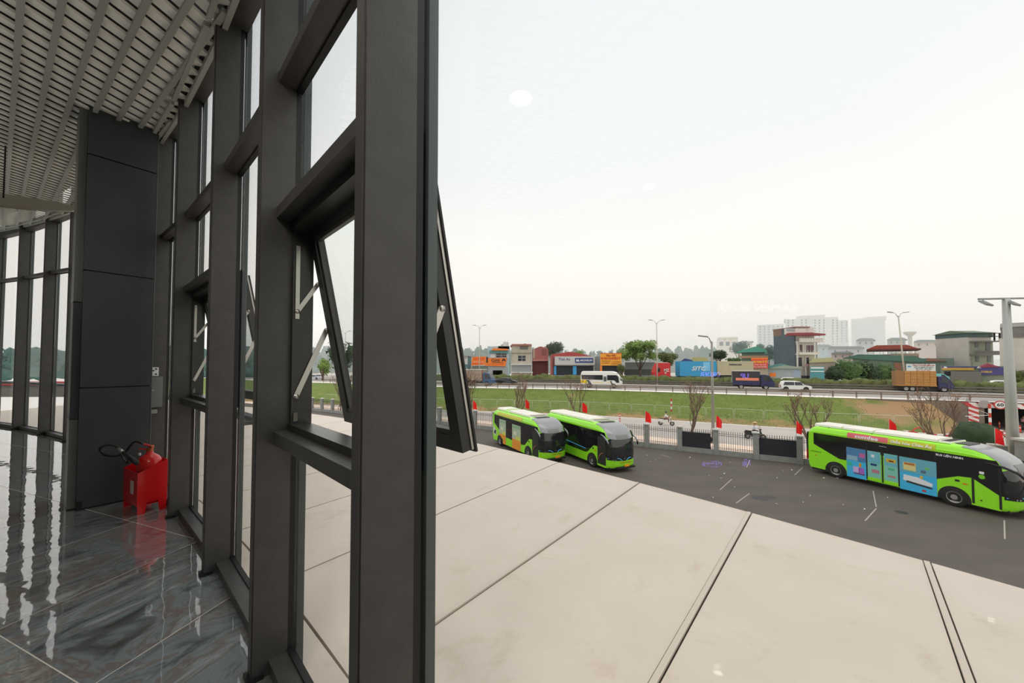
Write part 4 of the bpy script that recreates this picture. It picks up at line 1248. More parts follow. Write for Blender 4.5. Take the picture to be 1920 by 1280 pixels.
        MB().tube([(7.86, -1.24, .72), (7.98, -1.26, 1.02), (8.2, -1.26, 1.22), (8.36, -1.25, 1.28)], .018, 6).build('grab_rail', mat('grab_rail_orange', (236, 150, 90), .4), t)
        vs = []
        for x in (1.2, 6.0):
            for s, zz in ((1.0, 2.745), (1.0, 2.835), (.985, 2.92), (.96, 3.02), (.945, 3.06)): vs.append((x, -s * BW - .012, zz + .012))
        st = MB().add(vs, [(i, 5 + i, 6 + i, 1 + i) for i in range(4)], 0, True).build('advert_strip', YL, t)
        a = side_poly([(.30, .95), (.75, .75), (1.05, 1.1), (.85, 1.35), (.55, 1.5), (.3, 1.75)], off=.008, t=.004).build('advert_panel', M_white, t)
        side_poly([(.42, 1.0), (.8, .9), (.92, 1.25), (.6, 1.35)], off=.013, t=.004).build('print', M_dark, a)
    return t
def place_bus(b, rear_right, ang):
    """rear_right: plan position of the rear right corner, ang: degrees from straight towards the viewer to the right"""
    f = Vector((math.sin(R(ang)), -math.cos(R(ang)), 0)); l = Vector((-f.y, f.x, 0))
    o = Vector(rear_right) + l * BW
    b.location = (o.x, o.y, 0); b.rotation_euler = (0, 0, math.atan2(f.y, f.x))
b3 = make_bus('city_bus', 'green bus wrapped in blue adverts reading BUS LIÊN NINH parked along the fence', 'ad')
place_bus(b3, (20.495 + .5 * .3563, 26.64 - .5 * .9344, 0), 20.87)
b2 = make_bus('city_bus', 'plain green bus with open front door and yellow plate in the middle of the yard', 'plain')
place_bus(b2, (6.60 - 8.95 * .4067, 25.35 + 8.95 * .9135, 0), 24.0)
b1 = make_bus('city_bus', 'green bus with orange and pale green wrap half hidden by the porch roof', 'orange')
place_bus(b1, (2.14 - 8.95 * .45, 27.67 + 8.95 * .893, 0), 26.7)

# ================================================================= riders on the service road
def skin_mesh(joints, edges, name, m, sub=1):
    me = bpy.data.meshes.new(name)
    me.from_pydata([j[0] for j in joints], edges, [])
    o = bpy.data.objects.new(name, me); COL.objects.link(o)
    o.modifiers.new('s', 'SKIN'); sd_ = o.modifiers.new('u', 'SUBSURF'); sd_.levels = sub; sd_.render_levels = sub
    for i, j in enumerate(joints):
        r_ = j[1]; me.skin_vertices[0].data[i].radius = (r_, r_) if not isinstance(r_, tuple) else r_
    me.skin_vertices[0].data[0].use_root = True
    bpy.context.view_layer.update()
    m2 = bpy.data.meshes.new_from_object(o.evaluated_get(bpy.context.evaluated_depsgraph_get()))
    bpy.data.objects.remove(o)
    m2.materials.clear(); m2.materials.append(m)
    for p in m2.polygons: p.use_smooth = True
    return m2
M_skin = mat('skin', (196, 148, 118), .6)
# rider faces +x, sits with hips at z .80
hip, chest, neck, head = (0, 0, .82), (.05, 0, 1.12), (.08, 0, 1.36), (.12, 0, 1.50)
def rider(label, shirt, trousers, hatm, loc, rz, cone=False):
    t = thing('person', label, 'person', loc, rz)
    J = [(hip, (.14, .11)), ((.03, 0, 1.0), (.13, .10)), (chest, (.16, .10)), (neck, .06), ((.12, 0, 1.46), .085), ((.14, 0, 1.58), .095)]
    E = [(0, 1), (1, 2), (2, 3), (3, 4), (4, 5)]
    for sg in (-1, 1):
        k = len(J)
        J += [((.07, sg * .19, 1.30), .055), ((.22, sg * .25, 1.10), .042), ((.42, sg * .27, 1.06), .034), ((.50, sg * .27, 1.06), .034)]
        E += [(2, k), (k, k + 1), (k + 1, k + 2), (k + 2, k + 3)]
        k = len(J)
        J += [((.05, sg * .11, .80), .09), ((.42, sg * .16, .78), .07), ((.40, sg * .15, .42), .05), ((.50, sg * .15, .36), .045)]
        E += [(0, k), (k, k + 1), (k + 1, k + 2), (k + 2, k + 3)]
    inst('body', skin_mesh(J, E, 'body', M_skin), t)
    Js = [((.0, 0, .86), (.15, .125)), ((.03, 0, 1.0), (.15, .115)), (chest, (.175, .12)), ((.07, 0, 1.30), (.12, .09))]; Es = [(0, 1), (1, 2), (2, 3)]
    for sg in (-1, 1):
        k = len(Js); Js += [((.07, sg * .20, 1.29), .068), ((.22, sg * .25, 1.10), .055), ((.38, sg * .265, 1.07), .046)]; Es += [(2, k), (k, k + 1), (k + 1, k + 2)]
    inst('shirt', skin_mesh(Js, Es, 'shirt', shirt), t)
    Jt = [((0, 0, .82), (.15, .125))]; Et = []
    for sg in (-1, 1):
        k = len(Jt); Jt += [((.05, sg * .11, .80), .102), ((.42, sg * .16, .78), .082), ((.40, sg * .15, .44), .062)]; Et += [(0, k), (k, k + 1), (k + 1, k + 2)]
    inst('trousers', skin_mesh(Jt, Et, 'trousers', trousers), t)
    if cone: MB().lathe([(.02, 1.74), (.16, 1.66), (.21, 1.60), (.19, 1.60), (0, 1.66)], (.13, 0, 0), 16, smooth=True).build('hat', hatm, t)
    MB().blob((.12, 0, 1.59), (.125, .115, .10), 12, 8).build('hair' if cone else 'helmet', M_dark if cone else hatm, t)
    fc = MB()
    fc.blob((.235, 0, 1.50), (.03, .018, .022), 6, 5)
    fc.build('nose', M_skin, t)
    for sg in (-1, 1): MB().blob((.218, sg * .035, 1.535), (.012, .014, .010), 6, 4).build('eye', M_dark, t)
    MB().cbox((.222, 0, 1.455), (.01, .05, .012)).build('mouth', mat('lips', (150, 80, 74), .6), t)
    return t
def scooter(label, m, loc, rz):
    t = thing('motor_scooter', label, 'scooter', loc, rz)
    for x in (-.52, .80):
        Mw = Matrix.Translation((x, 0, .27)) @ Matrix.Rotation(PI / 2, 4, 'X')
        w = MB(Mw).lathe([(.16, -.05), (.24, -.055), (.27, 0), (.24, .055), (.16, .05)], n=18, smooth=True).build('wheel', M_rubber, t)
        MB(Mw).lathe([(.165, .04), (.05, .03), (.05, -.03), (.165, -.04)], n=14).build('rim', M_rim, w)
    side = [(-.78, .66), (-.70, .46), (-.25, .34), (-.05, .30), (.34, .28), (.40, .34), (.10, .40), (.02, .66), (-.2, .74), (-.70, .78)]
    MB().prism([(x, -.13, z) for x, z in side], (0, .26, 0)).build('rear_body', m, t)
    MB().prism([(x, -.17, z) for x, z in [(.38, .30), (.46, .30), (.62, .62), (.58, .96), (.50, .98), (.52, .64)]], (0, .34, 0)).build('leg_shield', m, t)
    MB().prism([(x, -.10, z) for x, z in [(-.72, .78), (-.1, .72), (.06, .74), (.04, .80), (-.2, .82), (-.7, .86)]], (0, .20, 0)).build('seat', M_dark, t)
    MB().tube([(.80, .0, .27), (.68, 0, .60), (.54, 0, 1.0)], [.03, .04, .04], 8).build('fork', M_dark, t)
    MB().prism([(x, -.06, z) for x, z in [(.55, .46), (.72, .56), (.92, .52), (.9, .48), (.72, .50)]], (0, .12, 0)).build('front_fender', m, t)
    MB().tube([(.44, -.34, 1.03), (.54, -.1, 1.02), (.54, .1, 1.02), (.44, .34, 1.03)], .02, 8).build('handlebar', M_dark, t)
    MB().blob((.60, 0, .98), (.09, .13, .09), 10, 6).build('headlight_shell', m, t)
    for sg in (-1, 1):
        MB().tube([(.50, sg * .26, 1.03), (.54, sg * .32, 1.22)], .008, 5).disc((.53, sg * .32, 1.24), (-1, 0, 0), .05, .015, 10).build('mirror', M_dark, t)
    MB().tube([(-.1, -.16, .26), (-.6, -.17, .34)], [.035, .05], 8).build('exhaust', M_rim, t)
    MB().box(-.82, -.76, -.06, .06, .62, .70).build('tail_lamp', M_red, t)
    return t
SCW = mat('scooter_white', (236, 232, 222), .35); SCB = mat('scooter_black', (40, 40, 42), .35)
dirx = math.atan2(-.42, .9)
p = at(1247, 797); scooter('white motor scooter carrying a rider along the service road', SCW, (p.x, p.y, 0), dirx)
rider('person in a white shirt and dark helmet riding the white scooter', mat('shirt_white', (232, 236, 240), .8), mat('trousers_brown', (120, 84, 74), .8), M_dark, (p.x, p.y, .02), dirx)
p = at(1413, 823); scooter('black motor scooter behind the fence near the second dark cloth', SCB, (p.x, p.y, 0), dirx)
rider('person in a pale shirt and straw hat riding the black scooter', mat('shirt_pale_blue', (206, 222, 228), .8), mat('trousers_navy', (40, 44, 54), .8), mat('straw_hat', (226, 190, 140), .8), (p.x, p.y, .02), dirx, cone=True)
p = at(1917, 806); scooter('dark motor scooter by the underpass beside an orange bollard', SCB, (p.x, p.y, 0), dirx)
rider('person in a pink shirt riding out of the underpass', mat('shirt_pink', (226, 170, 180), .8), mat('trousers_navy', (40, 44, 54), .8), M_dark, (p.x, p.y, .02), dirx)
# ================================================================= highway on the embankment
M_hway = mat('highway_concrete', (168, 160, 154), .85, col2=(158, 150, 145), scale=.25, detail=5)
M_edge = mat('pale_edge_concrete', (246, 234, 222), .85)
M_rail = mat('guard_rail_steel', (128, 112, 98), .5, .3)
M_dkrail = mat('median_rail', (112, 106, 98), .6, .2)
SX = [-150 + 5 * i for i in range(66)]
def hstrip(name, o0, o1, z0, m, parent, z1=None):
    vs = []
    for s in SX: vs += [hw(s, o0, z0), hw(s, o1, z1 if z1 is not None else z0)]
    n = len(SX)
    return MB().add(vs, [(2 * i, 2 * i + 2, 2 * i + 3, 2 * i + 1) for i in range(n - 1)]).build(name, m, parent)
road = struct('road_highway')
hstrip('edge_strip', -.15, 1.3, ZH - .02, M_edge, road)
hstrip('carriageway', 1.3, 21.5, ZH, M_hway, road)
hstrip('lane_line', 8.3, 8.5, ZH + .012, M_line, road)
hstrip('far_carriageway', 21.5, 40, ZH, M_hway, road)
hstrip('verge', 40, 60, ZH, mat('verge_dust', (206, 196, 180), .9), road)
land = struct('land')
vs = []
for s_ in SX: vs += [hw(s_, 59.5, ZH - .02)]
n_ = len(vs)
vs += [Vector((-1100 + 2200 * i / (n_ - 1), 1000, ZH - .02)) for i in range(n_)]
MB().add(vs, [(i, i + 1, n_ + i + 1, n_ + i) for i in range(n_ - 1)]).build('far_ground', mat('far_ground', (206, 200, 186), .95, col2=(190, 186, 170), scale=.04), land)
# guard rail along the near edge
gr = thing('guard_rail', 'brown weathered steel guard rail along the near edge of the highway', 'guard rail')
gpm = MB().box(-.07, .07, -.05, .05, -.1, .82).mesh('rail_post', M_rail)
prev = None; s = -46.0
while s < 70:
    p = hw(s, .35); q = hw(s + .5, .35)
    inst('rail_post', gpm, gr, Matrix.Translation(p) @ Matrix.Rotation(math.atan2(q.y - p.y, q.x - p.x), 4, 'Z'))
    if prev:
        for z in (.52, .74): MB().bar(prev + Vector((0, 0, z)) - Vector((0, .09, 0)), p + Vector((0, 0, z)) - Vector((0, .09, 0)), .05, .15).build('rail_beam', M_rail, gr)
    prev = p; s += 2.4 * .9
# double rail in the median
for off, nm, lab in ((20.2, 'median_rail', 'dark double guard rail in the middle of the highway in front of the hedge'),):
    md = thing(nm, lab, 'guard rail')
    prev = None; s = -60.0
    while s < 96:
        p = hw(s, off)
        MB().cbox(p + Vector((0, 0, .45)), (.15, .12, .9)).build('rail_post', M_dkrail, md)
        if prev:
            for z in (.35, .78): MB().bar(prev + Vector((0, -.1, z)), p + Vector((0, -.1, z)), .05, .26).build('rail_beam', M_dkrail, md)
        prev = p; s += 6
def leaves(mb, c, r, n, size, rnd, m=0, flat=.9):
    for _ in range(n):
        d = Vector((rnd.gauss(0, 1), rnd.gauss(0, 1), rnd.gauss(0, 1))).normalized() * (rnd.random() ** .33)
        p = Vector((c[0] + d.x * r[0], c[1] + d.y * r[1], c[2] + d.z * r[2]))
        a = Vector((rnd.gauss(0, 1), rnd.gauss(0, 1), rnd.gauss(0, 1) * flat)).normalized() * size * rnd.uniform(.6, 1.3)
        b = a.orthogonal().normalized() * size * rnd.uniform(.4, .8)
        mb.add([p - a, p - b * .6, p + a, p + b * .6], [(0, 1, 2, 3)], m)
GREENS = {}
def green(k):
    P = {'dark': ((58, 78, 46), (44, 62, 38)), 'mid': ((92, 122, 66), (70, 98, 54)), 'light': ((134, 158, 84), (106, 134, 66)), 'olive': ((110, 118, 64), (84, 92, 50)), 'blue': ((66, 110, 100), (54, 94, 88))}[k]  # blue pair carries the far haze's tint in the leaf colour
    return mat('foliage_' + k, P[0], .9, col2=P[1], scale=.9, detail=3)
# hedge in the median: one clipped run, many bushes grown together
rnd = random.Random(5)
hb = MB()
s = -60.0
while s < 98:
    p = hw(s, 22.6); h = 1.45 + .5 * mnoise.noise(Vector((s * .33, 0, 0)))
    hb.blob((p.x, p.y, ZH + h * .45), (1.7, .7, h * .7), 9, 6, 0, .7, s * 3.1)
    leaves(hb, (p.x, p.y, ZH + h * .6), (1.5, .8, h * .75), 44, .17, rnd)
    s += 1.15
hb.build('hedge_foliage', green('olive'), None, kind='stuff')

# mesh fence at the foot of the bank
M_wire = mat('pale_wire', (206, 202, 186), .6)
mf = thing('mesh_fence', 'pale wire panel fence standing across the foot of the grass bank', 'fence')
x = -36.0; k = 0
def bank(x, t):
    y = poly_at(BL, x) + (poly_at(TL, x) - poly_at(BL, x)) * t
    return Vector((x, y, 3.08 * t ** 1.15))
while x < 44:
    p, q = bank(x, .13), bank(x + 2.75, .13)
    d = (q - p) * .015
    a, b = p + d, q - d
    ch = 1.5
    u = Vector((0, 0, 1)); cc = .14
    e = (b - a).normalized()
    loop = [a, a + u * (ch - cc), a + u * (ch - cc * .3) + e * cc * .3, a + u * ch + e * cc, b + u * ch - e * cc, b + u * (ch - cc * .3) - e * cc * .3, b + u * (ch - cc), b]
    pn_ = MB().tube(loop, .026, 5).build('panel_frame', M_wire, mf)
    w = MB()
    for i in range(1, 10): w.tube([a.lerp(b, i / 10) + u * .05, a.lerp(b, i / 10) + u * (ch - .02)], .0035, 3, cap=False)
    for z in (.3, .75, 1.2): w.tube([a + u * z, b + u * z], .004, 3, cap=False)
    wo = w.build('wire_mesh', M_wire, pn_); wo['kind'] = 'stuff'
    x += 2.8

# ================================================================= street furniture
def lamp(name, label, base, h, arms, m, r=.10, arm_len=1.6, lean=0.0, heads='flat', group=None):
    t = thing(name, label, 'street lamp', base, 0, group)
    top = Vector((lean, 0, h))
    MB().tube([(0, 0, 0), (lean * .5, 0, h * .5), top], [r, r * .8, r * .6], 10).build('pole', m, t)
    MB().cylz((0, 0, 0), r * 1.8, 0, .25, 10).build('base', m, t)
    for sx, L_, dz in arms:
        e = top + Vector((sx * L_, 0, dz))
        MB().tube([top - Vector((0, 0, .3)), top + Vector((sx * L_ * .5, 0, dz * .75)), e], [.05, .04, .035], 6).build('arm', m, t)
        MB().bar(e - Vector((sx * .1, 0, 0)), e + Vector((sx * .75, 0, .10)), .26, .10).build('lamp_head', M_grey, t)
    return t
M_pole = mat('pale_lamp_pole', (196, 188, 172), .5, .2); M_pole2 = mat('grey_lamp_pole', (150, 148, 142), .5, .2); M_pole3 = mat('concrete_pole', (176, 172, 160), .8)
def onhw(px, off, z=ZH):
    lo, hi = -140.0, 140.0
    for _ in range(50):
        mid = (lo + hi) / 2; p = hw(mid, off)
        if p.x / p.y < (px - PCX) / FPX: lo = mid
        else: hi = mid
    return hw(lo, off, z)
def top_z(px, py, Y): return aty(px, py, Y).z
for px, py, lab, lean in ((899, 614, 'tall twin-arm street lamp rising behind the dump truck', 0), (1232, 605, 'tall twin-arm street lamp in front of the red truck cab', 0), (1683, 592, 'leaning twin-arm street lamp beside the red roofed pavilion', -.9), (647, 624, 'twin-arm street lamp seen through the open sash', 0)):
    p = onhw(px + (14 if lean else 0), 21.5)
    h = top_z(px, py, p.y) - ZH
    lamp('street_lamp', lab, p, h, [(-1, 1.0, .55), (1, 1.0, .55)], M_pole, .13, lean=lean)
p = px_line(1333) + fn * 5.0; p = Vector((p.x, p.y, 0))
u = (1335 - PCX) / FPX; p.x = u * p.y
lamp('street_lamp', 'grey single-arm street lamp on the pavement beside a red flag', p, top_z(1330, 640, p.y), [(-1, .5, .45)], M_pole2, .15)
# floodlight mast at the right
q = at(1903, 905); q = Vector((q.x, q.y, 0))
fm = thing('floodlight_mast', 'tall grey floodlight mast with a cross arm and square lamps behind the advertising bus', 'street lamp', q)
H_ = aty(1886, 560, q.y).z; tx = aty(1886, 560, q.y).x - q.x
MB().tube([(0, 0, 0), (tx * .5, 0, H_ * .5), (tx, 0, H_)], [.30, .24, .17], 14).build('mast', mat('mast_grey', (176, 178, 172), .45, .3), fm)
MB().cylz((0, 0, 0), .45, 0, .4, 14).build('base', M_post, fm)
MB().bar((tx - 1.75, 0, H_ - .02), (tx + 1.9, 0, H_ + .05), .10, .10).build('cross_arm', M_grey, fm)
for dx in (-1.55, .18, 1.6):
    c = Vector((tx + dx, -.2, H_ - .32))
    Mh = Matrix.Translation(c) @ Matrix.Rotation(R(-52), 4, 'X') @ Matrix.Rotation(R(10), 4, 'Z')
    h_ = MB(Mh).box(-.27, .27, -.05, .05, -.24, .24).build('floodlight', M_grey, fm)
    for i in range(4): MB(Mh).box(-.24, .24, -.07, -.05, -.20 + i * .11, -.13 + i * .11).build('lens', M_steel, h_)
    MB().bar(c + Vector((0, .05, .1)), (c.x, 0, H_), .04, .04).build('bracket', M_grey, fm)
# red and white marker poles
M_rw = mat('pole_red', (200, 60, 40), .5)
def marker(px, py0, py1, label, parent_line=None, base=None):
    p = base or at(px, py1, 0)
    h = top_z(px, py0, p.y) - p.z
    t = thing('marker_pole', label, 'pole', p)
    n = 7
    for i in range(n): MB().cylz((0, 0, 0), .11, h * i / n, h * (i + 1) / n, 10).build('band', M_rw if i % 2 == 0 else M_white, t)
    return t
marker(1259, 747, 782, 'red and white banded marker pole behind the white scooter')
marker(857, 757, 783, 'short red and white marker pole left of the supported bare tree')
marker(1162, 775, 790, 'short red and white marker pole behind the plain green bus')
marker(612, 708, 728, 'red and white marker pole seen through the open window')
pz = at(1846, 815, 0)
gt = marker(1844, 757, 812, 'red and white height gate post in front of the underpass', base=Vector((pz.x, pz.y - .5, 0)))
hz = 2.2
MB().bar((0, 0, 2.15), (-2.2, .3, 2.0), .05, .05).build('barrier_arm', M_white, gt)
MB().bar((0, 0, 2.2), (-1.1, .2, 2.75), .04, .04).build('stay', M_wire, gt)

# ================================================================= underpass, kerb island, bollards
up = struct('wall_underpass', 'brown concrete retaining wall with the striped underpass mouth')
M_conc = mat('brown_concrete', (138, 124, 110), .9, col2=(116, 104, 92), scale=.5, detail=6)
def wl(s, off=0.0): return hw(s, off, 0)
ox0, ox1 = onhw(1845, -.2).x, onhw(1845, -.2).x + 5.6
zo = 2.55
def wall_piece(s0, s1, z0, z1, off0=-.25, th=.5, nm='wall_panel', m=M_conc):
    a, b, c, d = hw(s0, off0, z0), hw(s1, off0, z0), hw(s1, off0 + th, z0), hw(s0, off0 + th, z0)
    return MB().prism([a, b, c, d], (0, 0, z1 - z0)).build(nm, m, up)
for a_, b_ in ((45.5, ox0), (ox1, 74)):
    n_ = int((b_ - a_) / 1.2) + 1
    for i in range(n_): wall_piece(a_ + (b_ - a_) * i / n_, a_ + (b_ - a_) * (i + 1) / n_, -.1, 3.1)
wall_piece(ox0, ox1, zo, 3.1)
M_tun = mat('tunnel_concrete', (104, 98, 94), .9)
for a_, b_ in ((ox0 - .3, ox0), (ox1, ox1 + .3)):
    wall_piece(a_, b_, -.1, zo, .25, 14, 'tunnel_wall', M_tun)
wall_piece(ox0, ox1, zo, zo + .3, .25, 14, 'tunnel_roof', M_tun)
wall_piece(ox0, ox1, -.1, zo, 14, .3, 'tunnel_end', M_tun)
M_sr = mat('stripe_red', (200, 64, 62), .6); M_sw = mat('stripe_white', (238, 230, 222), .6)
def stripe_wall(s0, s1, z0, z1, slant, n, vert):
    for i in range(n):
        if vert:
            za, zb = z0 + (z1 - z0) * i / n, z0 + (z1 - z0) * (i + 1) / n
            A, B = hw(s0, -.28, za + slant), hw(s1, -.28, za); Cc, D = hw(s1, -.28, zb), hw(s0, -.28, zb + slant)
        else:
            sa, sb = s0 + (s1 - s0) * i / n, s0 + (s1 - s0) * (i + 1) / n
            A, B = hw(sa, -.28, z0), hw(sb, -.28, z0); Cc, D = hw(sb + slant, -.28, z1), hw(sa + slant, -.28, z1)
        MB().prism([A, B, Cc, D], (-.02, -.03, 0)).build('stripe', M_sr if i % 2 == 0 else M_sw, up)
sl = onhw(1817, -.3).x; sr_ = ox1
stripe_wall(sl, ox0 - .35, .1, 2.5, .35, 9, True)
stripe_wall(sl, sr_ - 2.6, zo, 3.08, -.45, 9, False); stripe_wall(sr_ - 2.0, sr_ + .8, zo, 3.08, .3, 9, False)
stripe_wall(sr_ + .1, sr_ + .9, .1, 2.5, -.35, 9, True)
sg_ = thing('speed_sign', 'round red bordered sign reading 60 over the underpass mouth', 'sign', onhw(1872, -.45, 2.92))
nd = Vector((-.6, -.8, 0)).normalized()
MB().disc((0, 0, 0), nd, .48, .03, 24).build('rim', M_sr, sg_)
MB().disc(nd * .03, nd, .37, .01, 24).build('face', M_white, sg_)
text('60', .50, M_dark, sg_, facing(nd * .05, (.8, -.6, 0)), bold=.012, ext=.005)
lp = thing('convex_mirror', 'pale round mirror disc above the left corner of the underpass mouth', 'mirror', onhw(1842, -.55, 2.95))
MB().disc((0, 0, 0), nd, .45, .05, 24).build('mirror_disc', mat('mirror_pale', (170, 160, 156), .3, .3), lp)
isl = thing('kerb_island', 'red and white banded kerb island around the round bush by the underpass', 'kerb')
kp = [at(*P, 0) for P in ((1672, 806), (1705, 812), (1740, 817), (1770, 819), (1795, 822))]
kp2 = [at(*P, 0) for P in ((1850, 812), (1868, 808), (1880, 812), (1886, 818), (1876, 824))]
for path in (kp, kp2):
    sp_ = smooth_path(path, 4)
    for i in range(len(sp_) - 1):
        MB().bar(sp_[i] + Vector((0, 0, .12)), sp_[i + 1] + Vector((0, 0, .12)), .25, .26).build('kerb_block', M_sr if (i // 2) % 2 == 0 else M_sw, isl)
ar = at(1722, 815, 0)
rg = thing('red_hoop', 'red steel hoop standing on the kerb behind the advertising bus', 'hoop', ar)
MB().tube([(-.65, 0, 0), (-.55, 0, .45), (-.3, 0, .7), (0, 0, .78), (.3, 0, .7), (.55, 0, .45), (.65, 0, 0)], .07, 8).build('hoop', M_sr, rg)
for px, py, lab in ((1856, 801, 'orange bollard just inside the underpass mouth'), (1874, 803, 'orange bollard in the middle of the underpass mouth'), (1913, 811, 'orange bollard right of the floodlight mast')):
    b_ = thing('bollard', lab, 'bollard', at(px, py, 0), 0, 'orange bollards')
    MB().cylz((0, 0, 0), .16, 0, .05, 12).build('foot', M_dark, b_)
    MB().cylz((0, 0, .05), .065, 0, .75, 12).build('tube', mat('bollard_orange', (236, 70, 40), .5), b_)
    MB().cylz((0, 0, .5), .068, 0, .1, 12).build('reflector', M_white, b_)
bs = at(1830, 838, 0); Yb = 33.5
bc = aty(1830, 815, Yb)
bush = thing('round_bush', 'clipped round green bush on the kerb island behind the advertising bus', 'bush', (bc.x, bc.y, 0))
bm = MB(); bm.blob((0, 0, 1.15), (1.5, 1.4, 1.05), 18, 10, 0, .25, 3)
leaves(bm, (0, 0, 1.15), (1.65, 1.5, 1.15), 2200, .09, random.Random(8))
bm.build('foliage', green('dark'), bush, kind='stuff')
MB().tube([(0, 0, 0), (0, 0, .6)], .09, 8).build('stem', M_wood, bush)

# ================================================================= bare young trees
M_twig = mat('young_bark', (134, 112, 94), .9, col2=(110, 92, 78), scale=6)
M_bud = mat('red_buds', (150, 112, 88), .9)
def bare_tree(label, base, h, seed, stems=3, props=False, buds=True, spread=.35, up_=0.9):
    r_ = random.Random(seed)
    t = thing('bare_tree', label, 'tree', base, 0, 'bare young trees')
    tr = MB(); bd2 = MB()
    def grow(p, d, L, rad, lev, mbx):
        n = 4; pts = [p]; rs = [rad]
        for i in range(n):
            d = (d + Vector((r_.gauss(0, .13), r_.gauss(0, .13), .05))).normalized()
            p = p + d * L / n; pts.append(p); rs.append(rad * (1 - .55 * (i + 1) / n))
        mbx.tube(pts, rs, 5 if lev < 2 else 4)
        if lev < 4:
            for i in range(r_.choice((3, 3, 4))):
                k = r_.uniform(.45, 1.0); q = pts[0].lerp(pts[-1], k)
                a = r_.uniform(0, 2 * PI)
                nd_ = (d * .8 + Vector((math.cos(a) * spread, math.sin(a) * spread, up_ * .45))).normalized()
                grow(q, nd_, L * r_.uniform(.5, .75), max(rs[-1] * .8, .014), lev + 1, mbx)
        elif buds:
            for _ in range(3): bd2.blob(p + Vector((r_.gauss(0, .05), r_.gauss(0, .05), r_.gauss(0, .05))), .03, 4, 3)
    th_ = h * .16
    tr.tube([(0, 0, -.05), (0, 0, th_)], [.11, .09], 8)
    br = MB()
    for i in range(stems):
        a = 2 * PI * i / stems + r_.uniform(-.4, .4)
        grow(Vector((0, 0, th_ * .9)), Vector((math.cos(a) * spread, math.sin(a) * spread, 1)).normalized(), h * .42, .10, 1, br)
    tr.build('trunk', M_twig, t)
    br.build('branches', M_twig, t, kind='stuff')
    if buds and bd2.v: bd2.build('buds', M_bud, t, kind='stuff')
    if props:
        for i in range(3):
            a = 2 * PI * i / 3 + .5
            MB().tube([(math.cos(a) * .9, math.sin(a) * .9, 0), (math.cos(a) * .06, math.sin(a) * .06, 1.7)], .03, 5).build('prop', M_wood, t)
    return t
def tree_at(px, py_top, extra, **kw):
    p = px_line(px) + fn * extra; p.x = (px - PCX) / FPX * p.y
    return p, top_z(px, py_top, p.y)
for px, pt_, ex_, lab, kw in ((880, 688, .9, 'tall slender bare tree held by three props beside the fence', dict(seed=1, stems=4, props=True, spread=.13)),
                              (972, 700, 2.0, 'bare tree with reddish twigs behind the orange wrapped bus', dict(seed=2, stems=3, spread=.22)),
                              (1085, 702, 2.2, 'thick stemmed bare tree behind the plain green bus', dict(seed=3, stems=2, spread=.25)),
                              (1292, 716, 2.0, 'forked bare tree rising behind the first dark cloth', dict(seed=14, stems=3, spread=.26)),
                              (1518, 722, 2.0, 'bushy bare tree behind the tail of the advertising bus', dict(seed=5, stems=4, spread=.38)),
                              (1757, 730, 3.0, 'broad bare tree behind the middle of the advertising bus', dict(seed=6, stems=5, spread=.36)),
                              (640, 690, 1.5, 'bare tree with props seen through the sash glass', dict(seed=7, stems=4, props=True, spread=.2))):
    p, zt = tree_at(px, pt_, ex_)
    bare_tree(lab, p, zt, **kw)
